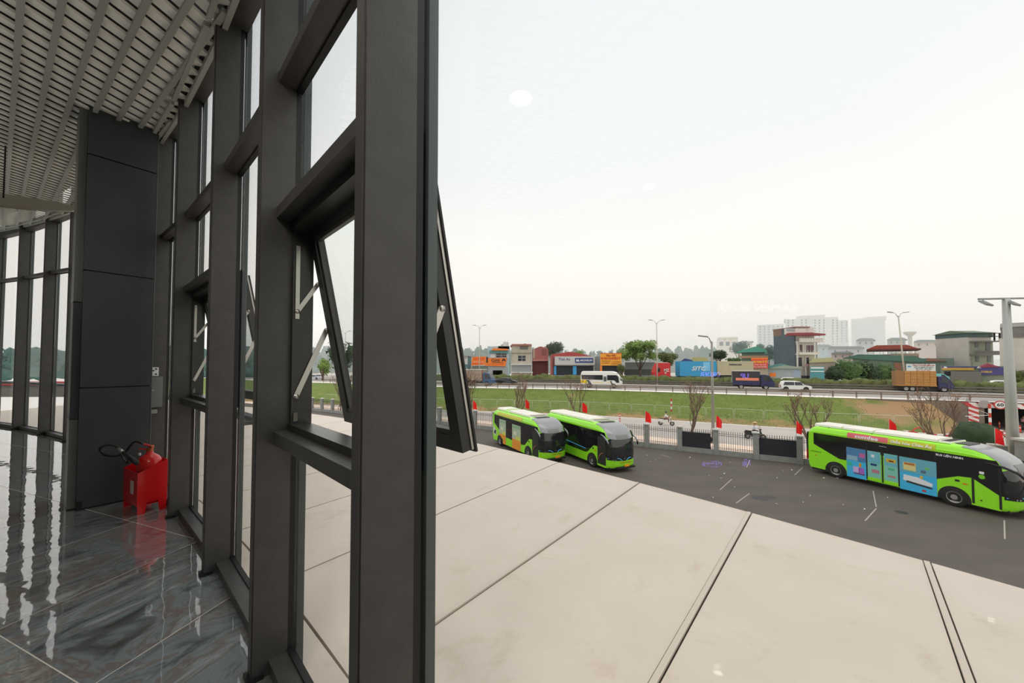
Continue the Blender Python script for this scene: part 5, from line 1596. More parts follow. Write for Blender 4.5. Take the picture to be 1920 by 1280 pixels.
# ================================================================= vehicles on the highway
M_cglass = mat('car_glass', (34, 38, 44), .08, spec=.7)
def hw_dir(p):
    q = hw(p.x + .5, 0) - hw(p.x - .5, 0)
    return math.atan2(q.y, q.x)
def wheelset(t, xs, w, r, dual=False):
    for x in xs:
        for sg in (-1, 1):
            Mw = Matrix.Translation((x, sg * (w - .11), r)) @ Matrix.Rotation(PI / 2, 4, 'X')
            wo = MB(Mw).lathe([(r * .6, -.11), (r * .94, -.11), (r, -.07), (r, .07), (r * .94, .11), (r * .6, .11)], n=18, smooth=True).build('wheel', M_rubber, t)
            o_ = .10 if sg < 0 else -.10
            MB(Mw).lathe([(r * .62, o_), (r * .3, o_ * .6), (0, o_ * .8)], n=14).build('rim', M_rim, wo)
def car(name, label, loc, rz, L, Wd, H, m, hatch=True, cat='car'):
    t = thing(name, label, cat, loc, rz)
    w = Wd / 2
    if hatch: P = [(0, .34), (0.02, .78), (.06, .95), (.34, H - .10), (.62, H), (L * .50, H), (L * .64, H - .12), (L * .78, .98), (L * .97, .80), (L, .60), (L, .30)]
    else: P = [(0, .36), (.02, .85), (.5, .98), (1.15, H - .08), (1.6, H), (L * .55, H), (L * .66, H - .12), (L * .76, .98), (L * .97, .78), (L, .6), (L, .30)]
    vs = []
    sl = (-1, -.94, -.6, 0, .6, .94, 1)
    for s in sl:
        for x, z in P:
            k = abs(s) ** 6
            y = s * w
            if z > .95: y *= 1 - .22 * (z - .95) / (H - .95)
            xx = x + (.14 * k if x < L / 2 else -.18 * k) if z < .95 else x
            vs.append((xx, y, z - (.05 * k if z > .7 else 0)))
    n = len(P)
    fs = [(a * n + i, a * n + (i + 1) % n, (a + 1) * n + (i + 1) % n, (a + 1) * n + i) for a in range(len(sl) - 1) for i in range(n)]
    b = MB().add(vs, fs, 0, True); b.f += [list(range(n)), list(range((len(sl) - 1) * n, len(sl) * n))[::-1]]; b.mi += [0, 0]; b.sm += [False, False]
    b.build('body', m, t)
    top = H - .13
    for sg in (-1, 1):
        def yy(z): return sg * (w * (1 - .22 * (z - .95) / (H - .95)) + .006)
        g0, g1 = (.40, L * .44) if hatch else (1.0, L * .42)
        for pts, nm in (([(g0 + .02, .97), (g1, .97), (g1, top), (g0 + .22, top)], 'rear_side_glass'), ([(g1 + .08, .97), (L * .755, .97), (L * .635, top), (g1 + .08, top)], 'front_side_glass')):
            vs = [(x, yy(z), z - .04) for x, z in pts]
            vs += [(x, y + sg * .01, z) for x, y, z in vs]
            MB().add(vs, [(0, 1, 2, 3), (7, 6, 5, 4), (0, 4, 5, 1), (1, 5, 6, 2), (2, 6, 7, 3), (3, 7, 4, 0)]).build(nm, M_cglass, t)
        for x in (L * .18, L * .80):
            MB().prism([(x + .37 * math.cos(PI * i / 10), sg * (w + .003), .34 + .37 * math.sin(PI * i / 10)) for i in range(11)] + [(x - .37, sg * (w + .003), .28), (x + .37, sg * (w + .003), .28)], (0, sg * .006, 0)).build('wheel_arch', M_dark, t)
        MB().cbox((.04, sg * w * .80, .80), (.10, .26, .18)).build('tail_lamp', M_red, t)
        MB().cbox((L - .08, sg * w * .72, .70), (.14, .30, .13)).build('headlight', M_chrome, t)
        MB().blob((L * .70, sg * (w + .08), 1.02), (.08, .10, .07), 8, 5).build('mirror', m, t)
    a, b_ = (P[6], P[7])
    ww = w * .74
    vs = [(P[6][0] + .01, -ww, P[6][1] - .02 + .02), (P[6][0] + .01, ww, P[6][1]), (P[7][0] + .02, w * .88, P[7][1] + .02), (P[7][0] + .02, -w * .88, P[7][1] + .02)]
    vs[0] = (P[6][0] + .01, -ww, P[6][1])
    MB().add(vs + [(x + .02, y, z + .02) for x, y, z in vs], [(0, 1, 2, 3), (7, 6, 5, 4), (0, 4, 5, 1), (1, 5, 6, 2), (2, 6, 7, 3), (3, 7, 4, 0)]).build('windscreen', M_cglass, t)
    wheelset(t, (L * .18, L * .80), w + .03, .31)
    return t
def veh(px, py): 
    p = at(px, py, ZH); return p, hw_dir(p)
M_cwhite = mat('car_white', (240, 238, 232), .25, coat=.3); M_cblack = mat('car_black', (40, 42, 44), .2, coat=.4)
p, a = veh(1461, 731.5); car('hatchback', 'white hatchback car driving behind the dark blue box truck', p, a, 4.25, 1.75, 1.62, M_cwhite)
p, a = veh(930, 720); car('sedan', 'black sedan car driving behind the dump truck and the minibus', p, a, 4.9, 1.8, 1.48, M_cblack, False)
p, a = veh(584, 711); car('sedan', 'pale grey sedan car seen through the open window sash', p, a, 4.7, 1.8, 1.48, mat('car_grey', (180, 184, 188), .3), False)
p, a = veh(377, 706); car('hatchback', 'white hatchback car seen through the farther open sash', p, a, 4.4, 1.8, 1.9, M_cwhite)
p, a = veh(62, 696); car('hatchback', 'white van like car seen through the slit windows past the column', p, a, 5.0, 1.9, 1.9, M_cwhite)
# far carriageway cars, only roofs showing over the hedge
for px, off, lab in ((1838, 27.5, 'white estate car whose roof shows over the hedge at the right'), (1453, 28, 'white car whose roof shows over the hedge behind the white hatchback'), (838, 27, 'white car half hidden by the hedge left of the dump truck')):
    p = onhw(px, off); car('sedan', lab, p, hw_dir(p), 4.9, 1.85, 1.75, M_cwhite, False)

# minibus
p, a = veh(1090, 725.5)
mbus = thing('minibus', 'white minibus with yellow and dark swoosh driving along the highway', 'bus', p, a)
Lm, Wm, Hm = 8.2, 1.1, 3.05
mbus.scale = (.92, 1, 1)
P = [(.05, .42), (0, 1.2), (.02, 2.3), (.12, 2.85), (.35, Hm), (6.4, Hm), (7.1, 2.9), (7.6, 2.35), (8.0, 1.5), (8.18, 1.05), (8.2, .42)]
vs = []; sl = (-1, -.94, -.8, 0, .8, .94, 1)
for s in sl:
    k = abs(s) ** 5
    for x, z in P: vs.append((x + (.1 * k if x < 4 else -.2 * k), s * Wm * (1 - .05 * max(0, z - 1.3)), z - (.14 * k if z > 2.6 else 0)))
n = len(P)
b = MB().add(vs, [(q * n + i, q * n + (i + 1) % n, (q + 1) * n + (i + 1) % n, (q + 1) * n + i) for q in range(6) for i in range(n)], 0, True)
b.f += [list(range(n)), list(range(6 * n, 7 * n))[::-1]]; b.mi += [0, 0]; b.sm += [False, False]
b.build('body', M_cwhite, mbus)
def msd(pts, m, nm, off=.012, sg=-1):
    vs = [(x, sg * (Wm * (1 - .05 * max(0, z - 1.3)) + off), z) for x, z in pts]
    n = len(vs); vs += [(x, y + sg * .01, z) for x, y, z in vs]
    return MB().add(vs, [list(range(n))[::-1], list(range(n, 2 * n))] + [(i, (i + 1) % n, n + (i + 1) % n, n + i) for i in range(n)]).build(nm, m, mbus)
for sg in (-1, 1):
    msd([(.3, 1.55), (4.5, 1.45), (4.5, 2.35), (.25, 2.35)], M_cglass, 'side_window', sg=sg)
    msd([(5.35, 1.42), (6.7, 1.42), (7.2, .98), (7.65, 1.0), (7.5, 2.1), (7.1, 2.35), (5.35, 2.35)], M_cglass, 'front_side_window', sg=sg)
msd([(4.62, .5), (5.25, .5), (5.25, 2.4), (4.62, 2.4)], M_cwhite, 'door', .014)
msd([(4.68, 1.2), (4.9, 1.2), (4.9, 2.1), (4.68, 2.1)], M_cglass, 'door_glass', .03); msd([(4.98, 1.2), (5.2, 1.2), (5.2, 2.1), (4.98, 2.1)], M_cglass, 'door_glass', .03)
MS_Y, MS_G = mat('swoosh_yellow', (246, 206, 20), .4), mat('swoosh_slate', (72, 86, 88), .4)
msd([(.1, .85), (1.5, .85), (1.25, 1.42), (.1, 1.42)], MS_Y, 'swoosh'); msd([(1.95, .5), (2.5, .5), (1.75, 1.42), (1.2, 1.42)], MS_G, 'swoosh')
msd([(2.5, .98), (4.6, .98), (4.6, 1.06), (2.5, 1.06)], MS_Y, 'swoosh'); msd([(5.3, .98), (6.1, .98), (6.1, 1.06), (5.3, 1.06)], MS_Y, 'swoosh'); msd([(6.2, .6), (6.5, .6), (6.15, 1.3), (5.9, 1.3)], MS_G, 'swoosh')
vs = [(7.15, -.95, 2.75), (7.15, .95, 2.75), (8.06, 1.0, 1.35), (8.06, -1.0, 1.35)]
MB().add(vs + [(x + .02, y, z + .02) for x, y, z in vs], [(0, 1, 2, 3), (7, 6, 5, 4), (0, 4, 5, 1), (1, 5, 6, 2), (2, 6, 7, 3), (3, 7, 4, 0)]).build('windscreen', M_cglass, mbus)
MB().tube([(7.7, -1.1, 1.9), (8.3, -1.3, 1.8), (8.3, -1.3, 1.5)], .04, 6).build('mirror', M_cwhite, mbus)
wheelset(mbus, (1.75, 6.6), Wm + .02, .42)
# generic truck
def truck(name, label, px, py, L, box, cabm, boxm, cabL=1.9, cabH=2.5, W_=1.1, wx=None, wr=.42, curved=True, loc=None):
    if loc is None: p, a = veh(px, py)
    else: p, a = loc
    t = thing(name, label, 'truck', p, a)
    x0 = L - cabL
    C = [(x0, .55), (x0, cabH), (x0 + .5, cabH + .05), (x0 + cabL * .62, cabH - .12), (L - .18, 1.45), (L, 1.15), (L, .5)]
    MB().prism([(x, -W_ * .96, z) for x, z in C], (0, W_ * 1.92, 0)).build('cab', cabm, t)
    for sg in (-1, 1):
        G = [(x0 + .35, 1.45), (L - .32, 1.40), (x0 + cabL * .60, cabH - .25), (x0 + .35, cabH - .2)]
        MB().prism([(x, sg * W_ * .965, z) for x, z in G], (0, sg * .01, 0)).build('cab_window', M_cglass, t)
        MB().cbox((L - .02, sg * W_ * .7, .95), (.08, .3, .2)).build('headlight', M_chrome, t)
    vs = [(x0 + cabL * .62 + .02, -W_ * .85, cabH - .14), (x0 + cabL * .62 + .02, W_ * .85, cabH - .14), (L - .16, W_ * .88, 1.5), (L - .16, -W_ * .88, 1.5)]
    MB().add(vs + [(x + .02, y, z + .02) for x, y, z in vs], [(0, 1, 2, 3), (7, 6, 5, 4), (0, 4, 5, 1), (1, 5, 6, 2), (2, 6, 7, 3), (3, 7, 4, 0)]).build('windscreen', M_cglass, t)
    MB().box(.1, x0 + .2, -.4, .4, .45, .75).build('chassis', M_dark, t)
    x, z0, z1 = box
    MB().box(0, x0 - .12, -W_, W_, z0, z1).build('cargo_box', boxm, t)
    wheelset(t, wx or (L * .2, L - cabL * .55), W_ - .02, wr)
    return t, x0
nb = mat('truck_navy', (44, 46, 92), .4); nb2 = mat('box_dark', (54, 50, 56), .5)
tb, x0 = truck('box_truck', 'dark blue box truck with an orange banner stripe on the highway', 1373, 728, 6.1, (0, .75, 3.1), nb, nb2, wx=(1.3, 4.9))
MB().box(-.02, x0 - .1, -1.14, 1.14, 3.1, 3.2).build('roof_cap', mat('tarp_cream', (214, 210, 194), .7), tb)
MB().box(.5, x0 - .3, -1.115, -1.10, 1.5, 1.95).build('banner', mat('banner_salmon', (244, 140, 110), .5), tb)
MB().box(.0, x0 - .12, -1.115, -1.10, .75, 1.35).build('lower_panel', nb, tb)
MB().box(-.03, .0, -1.0, 1.0, 1.1, 2.4).build('rear_door', mat('tailgate_grey', (150, 150, 150), .6), tb)
M_crate = mat('straw_crate', (206, 150, 84), .8, col2=(176, 122, 64), scale=5, stretch=(1, 1, 4))
tc_, x0 = truck('crate_truck', 'blue cab truck loaded high with light wooden crates on the highway', 1676, 732, 6.3, (0, .85, 1.0), nb, M_crate, cabL=1.6, cabH=2.4, wx=(1.2, 1.9, 5.3))
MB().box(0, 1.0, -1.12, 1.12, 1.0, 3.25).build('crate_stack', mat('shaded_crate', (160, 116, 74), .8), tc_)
for i in range(5):
    for j in range(5): MB().box(1.03 + i * .70, 1.70 + i * .70, -1.12, 1.12, 1.0 + j * .45, 1.43 + j * .45).build('crate', M_crate, tc_)
M_tarp = mat('dusty_tarp', (176, 158, 138), .8, col2=(150, 134, 118), scale=2)
td, x0 = truck('dump_truck', 'dusty dump truck with a pale covered tipping body and blue cab on the highway', 866, 721.5, 7.2, (0, 1.1, 2.9), mat('truck_blue', (58, 92, 128), .4), M_tarp, cabH=2.6, wx=(1.3, 2.4, 6.1), wr=.48)
MB().prism([(.0, -1.12, 2.9), (x0 - .1, -1.12, 2.9), (x0 - .1, 1.12, 2.9), (0, 1.12, 2.9)], (0, 0, .32)).build('tarp_cover', mat('grey_tarp', (150, 146, 134), .8), td)
MB().box(-.05, x0, -1.16, 1.16, 3.22, 3.32).build('body_rim', mat('rim_pale', (226, 220, 206), .7), td)
for xx in (0, x0 - .2): MB().box(xx, xx + .14, -1.15, -1.10, 1.1, 3.2).build('corner_post', mat('post_maroon', (140, 66, 60), .6), td)

# ================================================================= parked lorries behind the hedge
def bpx(x0, x1, y0, y1, Y):
    a, b = aty(x0, y1, Y), aty(x1, y0, Y)
    return a.x, b.x, a.z, b.z
M_cab_red = mat('cab_red', (206, 40, 44), .4)
X0, X1, Z0, Z1 = bpx(1230, 1257, 680, 705, 86)
rt = thing('red_lorry_cab', 'red lorry cab with white letters parked behind the median hedge', 'truck', ((X0 + X1) / 2, 86, ZH))
w2 = (X1 - X0) / 2; zz = Z0 - ZH
C = [(-w2, zz - .6), (-w2 - .25, zz + .9), (-w2 + .25, zz + 2.3), (-w2 + .9, Z1 - ZH), (w2, Z1 - ZH - .05), (w2, zz - .6)]
MB().prism([(x, 0, z) for x, z in C], (0, 2.4, 0)).build('cab', M_cab_red, rt)
MB().prism([(x, -.02, z) for x, z in [(-w2 + .1, zz + 1.0), (-w2 + .95, zz + 1.0), (-w2 + .95, zz + 1.9), (-w2 + .35, zz + 1.9)]], (0, .02, 0)).build('cab_window', M_cglass, rt)
MB().prism([(x, .05, z) for x, z in [(-w2 + .3, zz + 2.35), (-w2 + .9, Z1 - ZH), (w2 * .5, Z1 - ZH + .12), (w2, Z1 - ZH - .05)]], (0, 2.3, 0)).build('roof_fairing', mat('fairing_cream', (226, 190, 180), .5), rt)
text('MZ', .95, M_white, rt, facing((w2 * .45, -.03, zz + 1.35), (1, 0, 0)), width=1.2, bold=.02)
text('H', .6, M_white, rt, facing((w2 * .3, -.035, zz + .75), (1, 0, 0)), bold=.02)
MB().box(-w2 - .3, w2 * .4, .1, 2.3, zz - .8, zz + .2).build('bumper', mat('bumper_grey', (170, 164, 160), .5), rt)
for x in (-w2 + .6, w2 + 1.6):
    Mw = Matrix.Translation((x, .2, .5)) @ Matrix.Rotation(PI / 2, 4, 'X')
    MB(Mw).lathe([(0, -.15), (.5, -.15), (.5, .15), (0, .15)], n=16).build('wheel', M_rubber, rt)
MB().box(-w2, w2 + 8, .6, 1.8, .5, max(zz - .1, .9)).build('chassis', M_dark, rt)
def container(px0, px1, py0, py1, Y, m, label, txt, tsize, tm, shear=0, frac=.4, zf=.5):
    X0, X1, Z0, Z1 = bpx(px0, px1, py0, py1, Y)
    t = thing('shipping_container', label, 'container', (X0, Y, Z0))
    L_, H_ = X1 - X0, Z1 - Z0
    MB().box(0, L_, 0, 2.44, 0, H_).build('body', m, t)
    k = int(L_ / .28)
    for i in range(k): MB().box(.1 + i * (L_ - .2) / k, .1 + (i + .5) * (L_ - .2) / k, -.04, 0, .15, H_ - .15).build('side_rib', m, t)
    for z in (0, H_ - .14): MB().box(-.02, L_ + .02, -.06, .0, z, z + .14).build('side_rail', m, t)
    for x in (0, L_ - .16): MB().box(x, x + .16, -.06, 0, 0, H_).build('corner_post', m, t)
    text(txt, tsize, tm, t, facing((L_ * .5, -.08, H_ * zf), (1, 0, 0)), width=L_ * frac, bold=.03, shear=shear)
    tr = thing('container_trailer', 'dark trailer under the ' + label, 'trailer', (X0, Y, ZH))
    MB().box(0, L_, .5, 1.9, .9, Z0 - ZH - .005).build('chassis', M_dark, tr)
    for x in (.9, L_ - 1.9, L_ - .8):
        Mw = Matrix.Translation((x, .5, .5)) @ Matrix.Rotation(PI / 2, 4, 'X')
        MB(Mw).lathe([(0, -.2), (.5, -.2), (.5, .2), (0, .2)], n=16).build('wheel', M_rubber, tr)
    return t
c1 = container(1275, 1343, 677, 705, 86.5, mat('container_blue', (66, 168, 214), .5), 'blue shipping container with white letters behind the red lorry cab', 'SITC', 1.35, M_white, .3)
MB().box(5.4, 7.0, -.065, -.05, 1.2, 3.3).build('sky_panel', mat('container_pale_blue', (130, 200, 240), .5), c1)
container(1345, 1412, 677, 703, 87, mat('container_beige', (202, 190, 158), .6), 'beige shipping container between the blue container and the red shop sign', 'SHIPPING LINE', .4, mat('ink_slate', (70, 80, 80), .6), 0, .35, .75)
X0, X1, Z0, Z1 = bpx(1756, 1780, 700, 712, 76)
tt_ = thing('teal_truck_cab', 'teal truck cab on the far carriageway behind the crate truck', 'truck', (X0, 76, ZH))
MB().prism([(x, 0, z) for x, z in [(0, .5), (0, Z1 - ZH), (1.5, Z1 - ZH - .05), (X1 - X0, Z1 - ZH - .8), (X1 - X0 + .1, .5)]], (0, 2, 0)).build('cab', mat('cab_teal', (110, 190, 190), .4), tt_)
MB().prism([(x, -.02, z) for x, z in [(1.0, Z1 - ZH - .75), (2.2, Z1 - ZH - .8), (1.6, Z1 - ZH - .25), (1.0, Z1 - ZH - .2)]], (0, .02, 0)).build('cab_window', M_cglass, tt_)
for x in (.5, 2.1): MB(Matrix.Translation((x, .1, .4)) @ Matrix.Rotation(PI / 2, 4, 'X')).lathe([(0, -.12), (.4, -.12), (.4, .12), (0, .12)], n=14).build('wheel', M_rubber, tt_)
# ================================================================= shops, houses and towers beyond the highway
def W_(name, c, c2=None, **k): return mat(name, c, .85, col2=c2, scale=.6, detail=5, **k)
FR = {}
def on_front(t, px, py):
    """local (x, z) where the sight line meets the front plane of building t"""
    P0, d = FR[t.name]
    r = ray(px, py); n = Vector((-d.y, d.x, 0))
    k = P0.dot(n) / r.dot(n)
    p = r * k
    return (p - P0).dot(d), EYE + p.z - t.location.z
def building(name, label, px0, px1, py0, py1, Y, depth, wall_m, cat='building', wins=(), roof=None, base=ZH - .3, wm=None, fm=None, yaw=None):
    """front wall by its outline at distance Y, turned to face the road; windows by (px0, px1, py0, py1)"""
    c = aty(px0, py1, Y)
    th_ = math.atan2(c.x, c.y) if px0 > 960 else 0.0
    if yaw is not None: th_ = yaw
    d = Vector((math.cos(th_), -math.sin(th_), 0))
    t = thing(name, label, cat, (c.x, Y, base), -th_)
    FR[t.name] = (Vector((c.x, Y, 0)), d)
    w, _ = on_front(t, px1, py1); _, h = on_front(t, (px0 + px1) / 2, py0)
    MB().box(0, w, 0, depth, 0, h).build('walls', wall_m, t)
    for q in wins:
        a0, b1 = on_front(t, q[0], q[2]); a1, b0 = on_front(t, q[1], q[3])
        m = q[4] if len(q) > 4 else (wm or M_cglass)
        nm = q[5] if len(q) > 5 else 'window'
        fr = MB().box(a0, a1, -.05, .02, b0, b1).build(nm, m, t)
        if nm == 'window':
            f = MB(); g = .07
            for x in (a0, (a0 + a1) / 2, a1): f.box(x - g / 2, x + g / 2, -.10, -.04, b0, b1)
            for z in (b0, (b0 + b1) / 2, b1): f.box(a0, a1, -.10, -.04, z - g / 2, z + g / 2)
            f.build('window_frame', fm or M_white, fr)
    return t, 0, w, h
def part_px(t, nm, m, px0, px1, py0, py1, Y, y0=-.3, y1=0.0):
    a0, b1 = on_front(t, px0, py0); a1, b0 = on_front(t, px1, py1)
    return MB().box(a0, a1, y0, y1, b0, b1).build(nm, m, t)
def part_poly(t, nm, m, pts, Y, y0, dep):
    P = [on_front(t, px, py) for px, py in pts]
    return MB().prism([(x, y0, z) for x, z in P], (0, dep, 0)).build(nm, m, t)
def label_px(t, s, m, px0, px1, py, hpx, Y, yoff=-.36, bold=.0, shear=0.0):
    a, z = on_front(t, px0, py); b, _ = on_front(t, px1, py)
    _, z2 = on_front(t, (px0 + px1) / 2, py + hpx)
    h = abs(z - z2) * 1.35
    return text(s, h, m, t, facing(((a + b) / 2, yoff, z), (1, 0, 0)), width=b - a, bold=bold * h, shear=shear, ext=.01)
D_open = mat('dark_shop_opening', (44, 50, 56), .8); M_or = mat('sign_orange', (250, 132, 44), .5); M_ink = mat('sign_ink', (58, 44, 40), .6); M_ored = mat('sign_dark_orange', (236, 84, 26), .6)
M_shut = mat('grey_shutter', (168, 172, 174), .6); M_teal = mat('teal_sheet', (96, 146, 146), .7); M_blues = mat('sign_blue', (56, 78, 138), .5)
Y1 = 106
b, x, w, h = building('shop_building', 'low shop with a long white fascia left of the orange signs', 836, 877, 669, 704, Y1, 9, W_('shop_teal_wall', (118, 150, 154), (104, 134, 140)))
part_px(b, 'fascia', W_('fascia_white', (206, 206, 200)), 838, 877, 668, 683, Y1); label_px(b, 'CÔNG TY THIẾT BỊ Ô TÔ', M_ink, 842, 875, 671, 2.2, Y1)
part_px(b, 'roof', mat('roof_grey', (150, 152, 150), .8), 834, 879, 666.5, 668, Y1, -.6, 9); part_px(b, 'shop_opening', D_open, 850, 877, 694, 703, Y1, -.1)
b, x, w, h = building('shop_building', 'shop house with an orange awning and an orange sign reading Giti', 914, 955, 649, 704, Y1, 10, W_('house_pale_blue', (186, 208, 212), (170, 194, 200)),
    wins=((930, 950, 662, 670), (920, 928, 663, 670, M_white, 'wall_panel'), (916, 952, 687, 703, M_shut, 'shutter'), (924, 942, 694, 703, mat('shutter_pale', (198, 196, 184), .7), 'door')))
part_poly(b, 'awning', M_or, [(922, 657), (953, 657), (952, 654), (925, 653)], Y1, -1.2, 1.2)
part_px(b, 'balcony', M_teal, 918, 953, 657, 662, Y1, -.8); part_px(b, 'upper_room', W_('room_pale', (190, 206, 210)), 934, 955, 648, 654, Y1, 0, 5)
part_poly(b, 'sign_panel', M_or, [(909, 685.5), (912, 671), (951, 671), (949, 679), (947.5, 686.5)], Y1, -.5, .3)
label_px(b, 'Giti', M_ink, 921, 937, 675.5, 6, Y1, -.53, .02); part_poly(b, 'sign_mark', M_ink, [(940, 677), (943, 672.5), (947, 672.5), (948.5, 677), (945.5, 677), (944.5, 675), (943, 677)], Y1, -.54, .03)
label_px(b, 'LỐP Ô TÔ CHÍNH HÃNG', M_ored, 914, 944, 683, 1.8, Y1, -.53)
part_px(b, 'sign_rule', M_ink, 922, 944, 679.3, 680.2, Y1, -.54, -.5)
part_poly(b, 'sign_panel', M_or, [(884, 685), (886, 669), (912, 668), (909, 684)], Y1, -.6, .25); label_px(b, 'LỐP XE Ô TÔ', M_ored, 888, 908, 673, 4, Y1, -.63, .02); label_px(b, 'SỬA CHỮA - THAY THẾ', M_white, 888, 907, 678.5, 1.8, Y1, -.63); part_px(b, 'sign_foot', M_ored, 886, 905, 681, 682.4, Y1, -.64, -.6)
part_px(b, 'sign_side', M_ink, 912, 915, 669, 680, Y1, -.55, -.3)
part_px(b, 'side_shed', W_('shed_green', (120, 136, 126)), 885, 915, 686, 704, Y1, -.1, 8)
tk = on_front(b, 948, 644)
MB().lathe([(0, -.8), (.75, -.8), (.8, -.6), (.8, .6), (.6, .85), (0, .9)], (tk[0], 4, tk[1]), 14).build('water_tank', mat('tank_pale', (206, 200, 190), .4, .3), b)
b, x, w, h = building('town_house', 'narrow three storey cream house with a grey roller shutter and rusty roof', 959, 997, 646, 704, Y1, 11, W_('house_cream', (206, 198, 178), (184, 176, 160)),
    wins=((971, 986, 666, 677), (975, 990, 649, 655, mat('loggia_grey', (120, 116, 110), .8), 'loggia'), (960, 995, 684, 698, M_shut, 'shutter')))  # loggia is a grey panel in place of the dark top-storey windows
part_poly(b, 'roof', mat('rusty_roof', (166, 108, 92), .8), [(957, 648), (997, 648), (996, 645), (986, 645), (984, 643.5), (982, 645), (960, 645)], Y1, -.6, 11)
part_px(b, 'ledge', W_('ledge_grey', (160, 154, 142)), 958, 998, 660.5, 662, Y1, -.4); part_px(b, 'awning', M_white, 958, 997, 682.5, 684, Y1, -.9); part_px(b, 'canopy_end', M_white, 958, 999, 697, 698.5, Y1, -.8)
part_px(b, 'drain_pipe', mat('pipe_pale', (196, 196, 190), .6), 996, 997, 650, 697, Y1, -.2)
b, x, w, h = building('red_house', 'faded red two storey house with a gable next to the cream house', 998, 1028, 655, 704, Y1 + 1, 10, W_('house_red', (178, 112, 106), (160, 96, 92)),
    wins=((1015, 1025, 654, 666, mat('red_dark', (140, 84, 80), .8), 'shutter'), (999, 1003, 654, 672, W_('wall_beige', (186, 170, 152)), 'wall_panel'), (998, 1027, 677, 703, W_('red_shadow', (110, 62, 60)), 'shop_opening')))
part_poly(b, 'gable', W_('house_red', (178, 112, 106)), [(998, 655), (1028, 655), (1026, 652), (1013, 649)], Y1 + 1, 0, 10); part_px(b, 'canopy_sheet', mat('canopy_pink', (196, 140, 132), .8), 998, 1028, 674, 676.5, Y1 + 1, -1.5)
Y2 = 100
b, x, w, h = building('tyre_shop', 'wide tyre shop with a grey fascia reading Thái An and dark open bays', 1036, 1114, 669, 704, Y2, 10, W_('shop_grey', (150, 150, 148)),
    wins=((1043, 1074, 686, 703, D_open, 'shop_opening'), (1081, 1112, 686, 703, D_open, 'shop_opening')))
part_poly(b, 'roof', mat('roof_red', (178, 76, 72), .8), [(1032, 668), (1036, 664), (1066, 659.5), (1078, 660), (1112, 668)], Y2, .5, 9.5)
part_px(b, 'side_wall', W_('house_red2', (166, 90, 86)), 1032, 1042, 668, 703, Y2, 0, 8)
part_px(b, 'fascia', W_('fascia_grey', (206, 204, 198)), 1040, 1115, 668, 684, Y2, -.5); label_px(b, 'Thái An', M_blues, 1047, 1069, 673.5, 5.2, Y2, -.53, .01)
part_px(b, 'maker_sign', M_blues, 1078, 1112, 671, 680, Y2, -.6, -.5); label_px(b, 'MICHELIN', M_white, 1087, 1110, 675.6, 3.2, Y2, -.63, .03, .2)
part_poly(b, 'sign_figure', M_white, [(1080, 677.5), (1080.5, 673), (1082.5, 674.5), (1084, 673), (1084.8, 675), (1086.5, 677.5)], Y2, -.63, .03)
for q in ((1039, 1043), (1074, 1081)): part_px(b, 'banner', mat('banner_cyan', (66, 168, 224), .6), q[0], q[1], 686, 702, Y2, -.2)
part_px(b, 'fascia_edge', mat('fascia_dark', (110, 110, 108), .7), 1040, 1115, 684, 685.2, Y2, -.7)
b, x, w, h = building('pillar_wall', 'plain grey party wall between the tyre shop and the yellow sign', 1115, 1126, 668, 704, Y2, 8, W_('party_grey', (150, 156, 156)), cat='wall')
Y3 = 96
b, x, w, h = building('parts_shop', 'small parts shop under a big yellow sign with red lettering', 1128, 1166, 680, 704, Y3, 7, W_('shop_brown', (128, 116, 104)), wins=((1130, 1160, 686, 703, D_open, 'shop_opening'),))
part_px(b, 'sign_board', mat('sign_yellow', (250, 172, 54), .5), 1125.5, 1165, 662.5, 685, Y3, -.7, -.4); part_px(b, 'sign_border', M_ored, 1125, 1165.5, 662, 663, Y3, -.72, -.4)
label_px(b, 'Nhan Hiền', mat('sign_maroon', (160, 50, 30), .6), 1136, 1154, 666.5, 3.6, Y3, -.74, .02, .25); label_px(b, 'PHỤ TÙNG Ô TÔ & ĐỒ ĐIỆN Ô TÔ', mat('sign_red', (206, 36, 24), .6), 1127, 1163, 672, 4.0, Y3, -.74, .03)
for (a_, c_, y_) in ((1128, 1144, 677), (1128, 1142, 680.5), (1148, 1163, 678.5), (1146, 1160, 682)): label_px(b, 'SỬA CHỮA ĐIỆN LẠNH', mat('sign_brown', (150, 80, 20), .6), a_, c_, y_, 1.8, Y3, -.74)
part_px(b, 'pillar', M_or, 1125, 1129, 685, 703, Y3, -.6, -.2)
for px in (1134, 1146, 1158): part_px(b, 'sign_lamp', M_dark, px - .6, px + .6, 660, 662, Y3, -.8, -.6)
b, x, w, h = building('garage_shed', 'grey garage shed behind the big trees', 1172, 1228, 679, 704, 102, 8, W_('shed_grey', (160, 164, 162), (146, 150, 150)), wins=((1170, 1228, 692, 703, W_('low_wall_dark', (96, 96, 92)), 'low_wall'),))
b, x, w, h = building('warehouse', 'low warehouse with a yellow green roof behind the containers', 1276, 1336, 677, 704, 100, 12, W_('warehouse_wall', (170, 168, 156)))
part_poly(b, 'roof', mat('roof_olive', (186, 180, 120), .8), [(1294, 677), (1330, 677), (1325, 670), (1300, 669.5)], 100, .5, 11); part_poly(b, 'gable_roof', M_blues, [(1276, 677), (1300, 677), (1297, 674.5), (1284, 671.5)], 100, -.4, 6)
b, x, w, h = building('green_roof_house', 'house with a teal green hipped roof above the red shop sign', 1391, 1434, 660, 690, 112, 10, W_('house_mint', (128, 150, 140)))
part_poly(b, 'roof', mat('roof_teal', (92, 166, 146), .7), [(1379, 661), (1392, 656), (1420, 649), (1437, 657), (1437, 660)], 112, -1.5, 12); part_px(b, 'terrace', W_('terrace_rust', (176, 140, 112)), 1388, 1440, 667, 671, 112, -1.6, -.5)
Y4 = 92
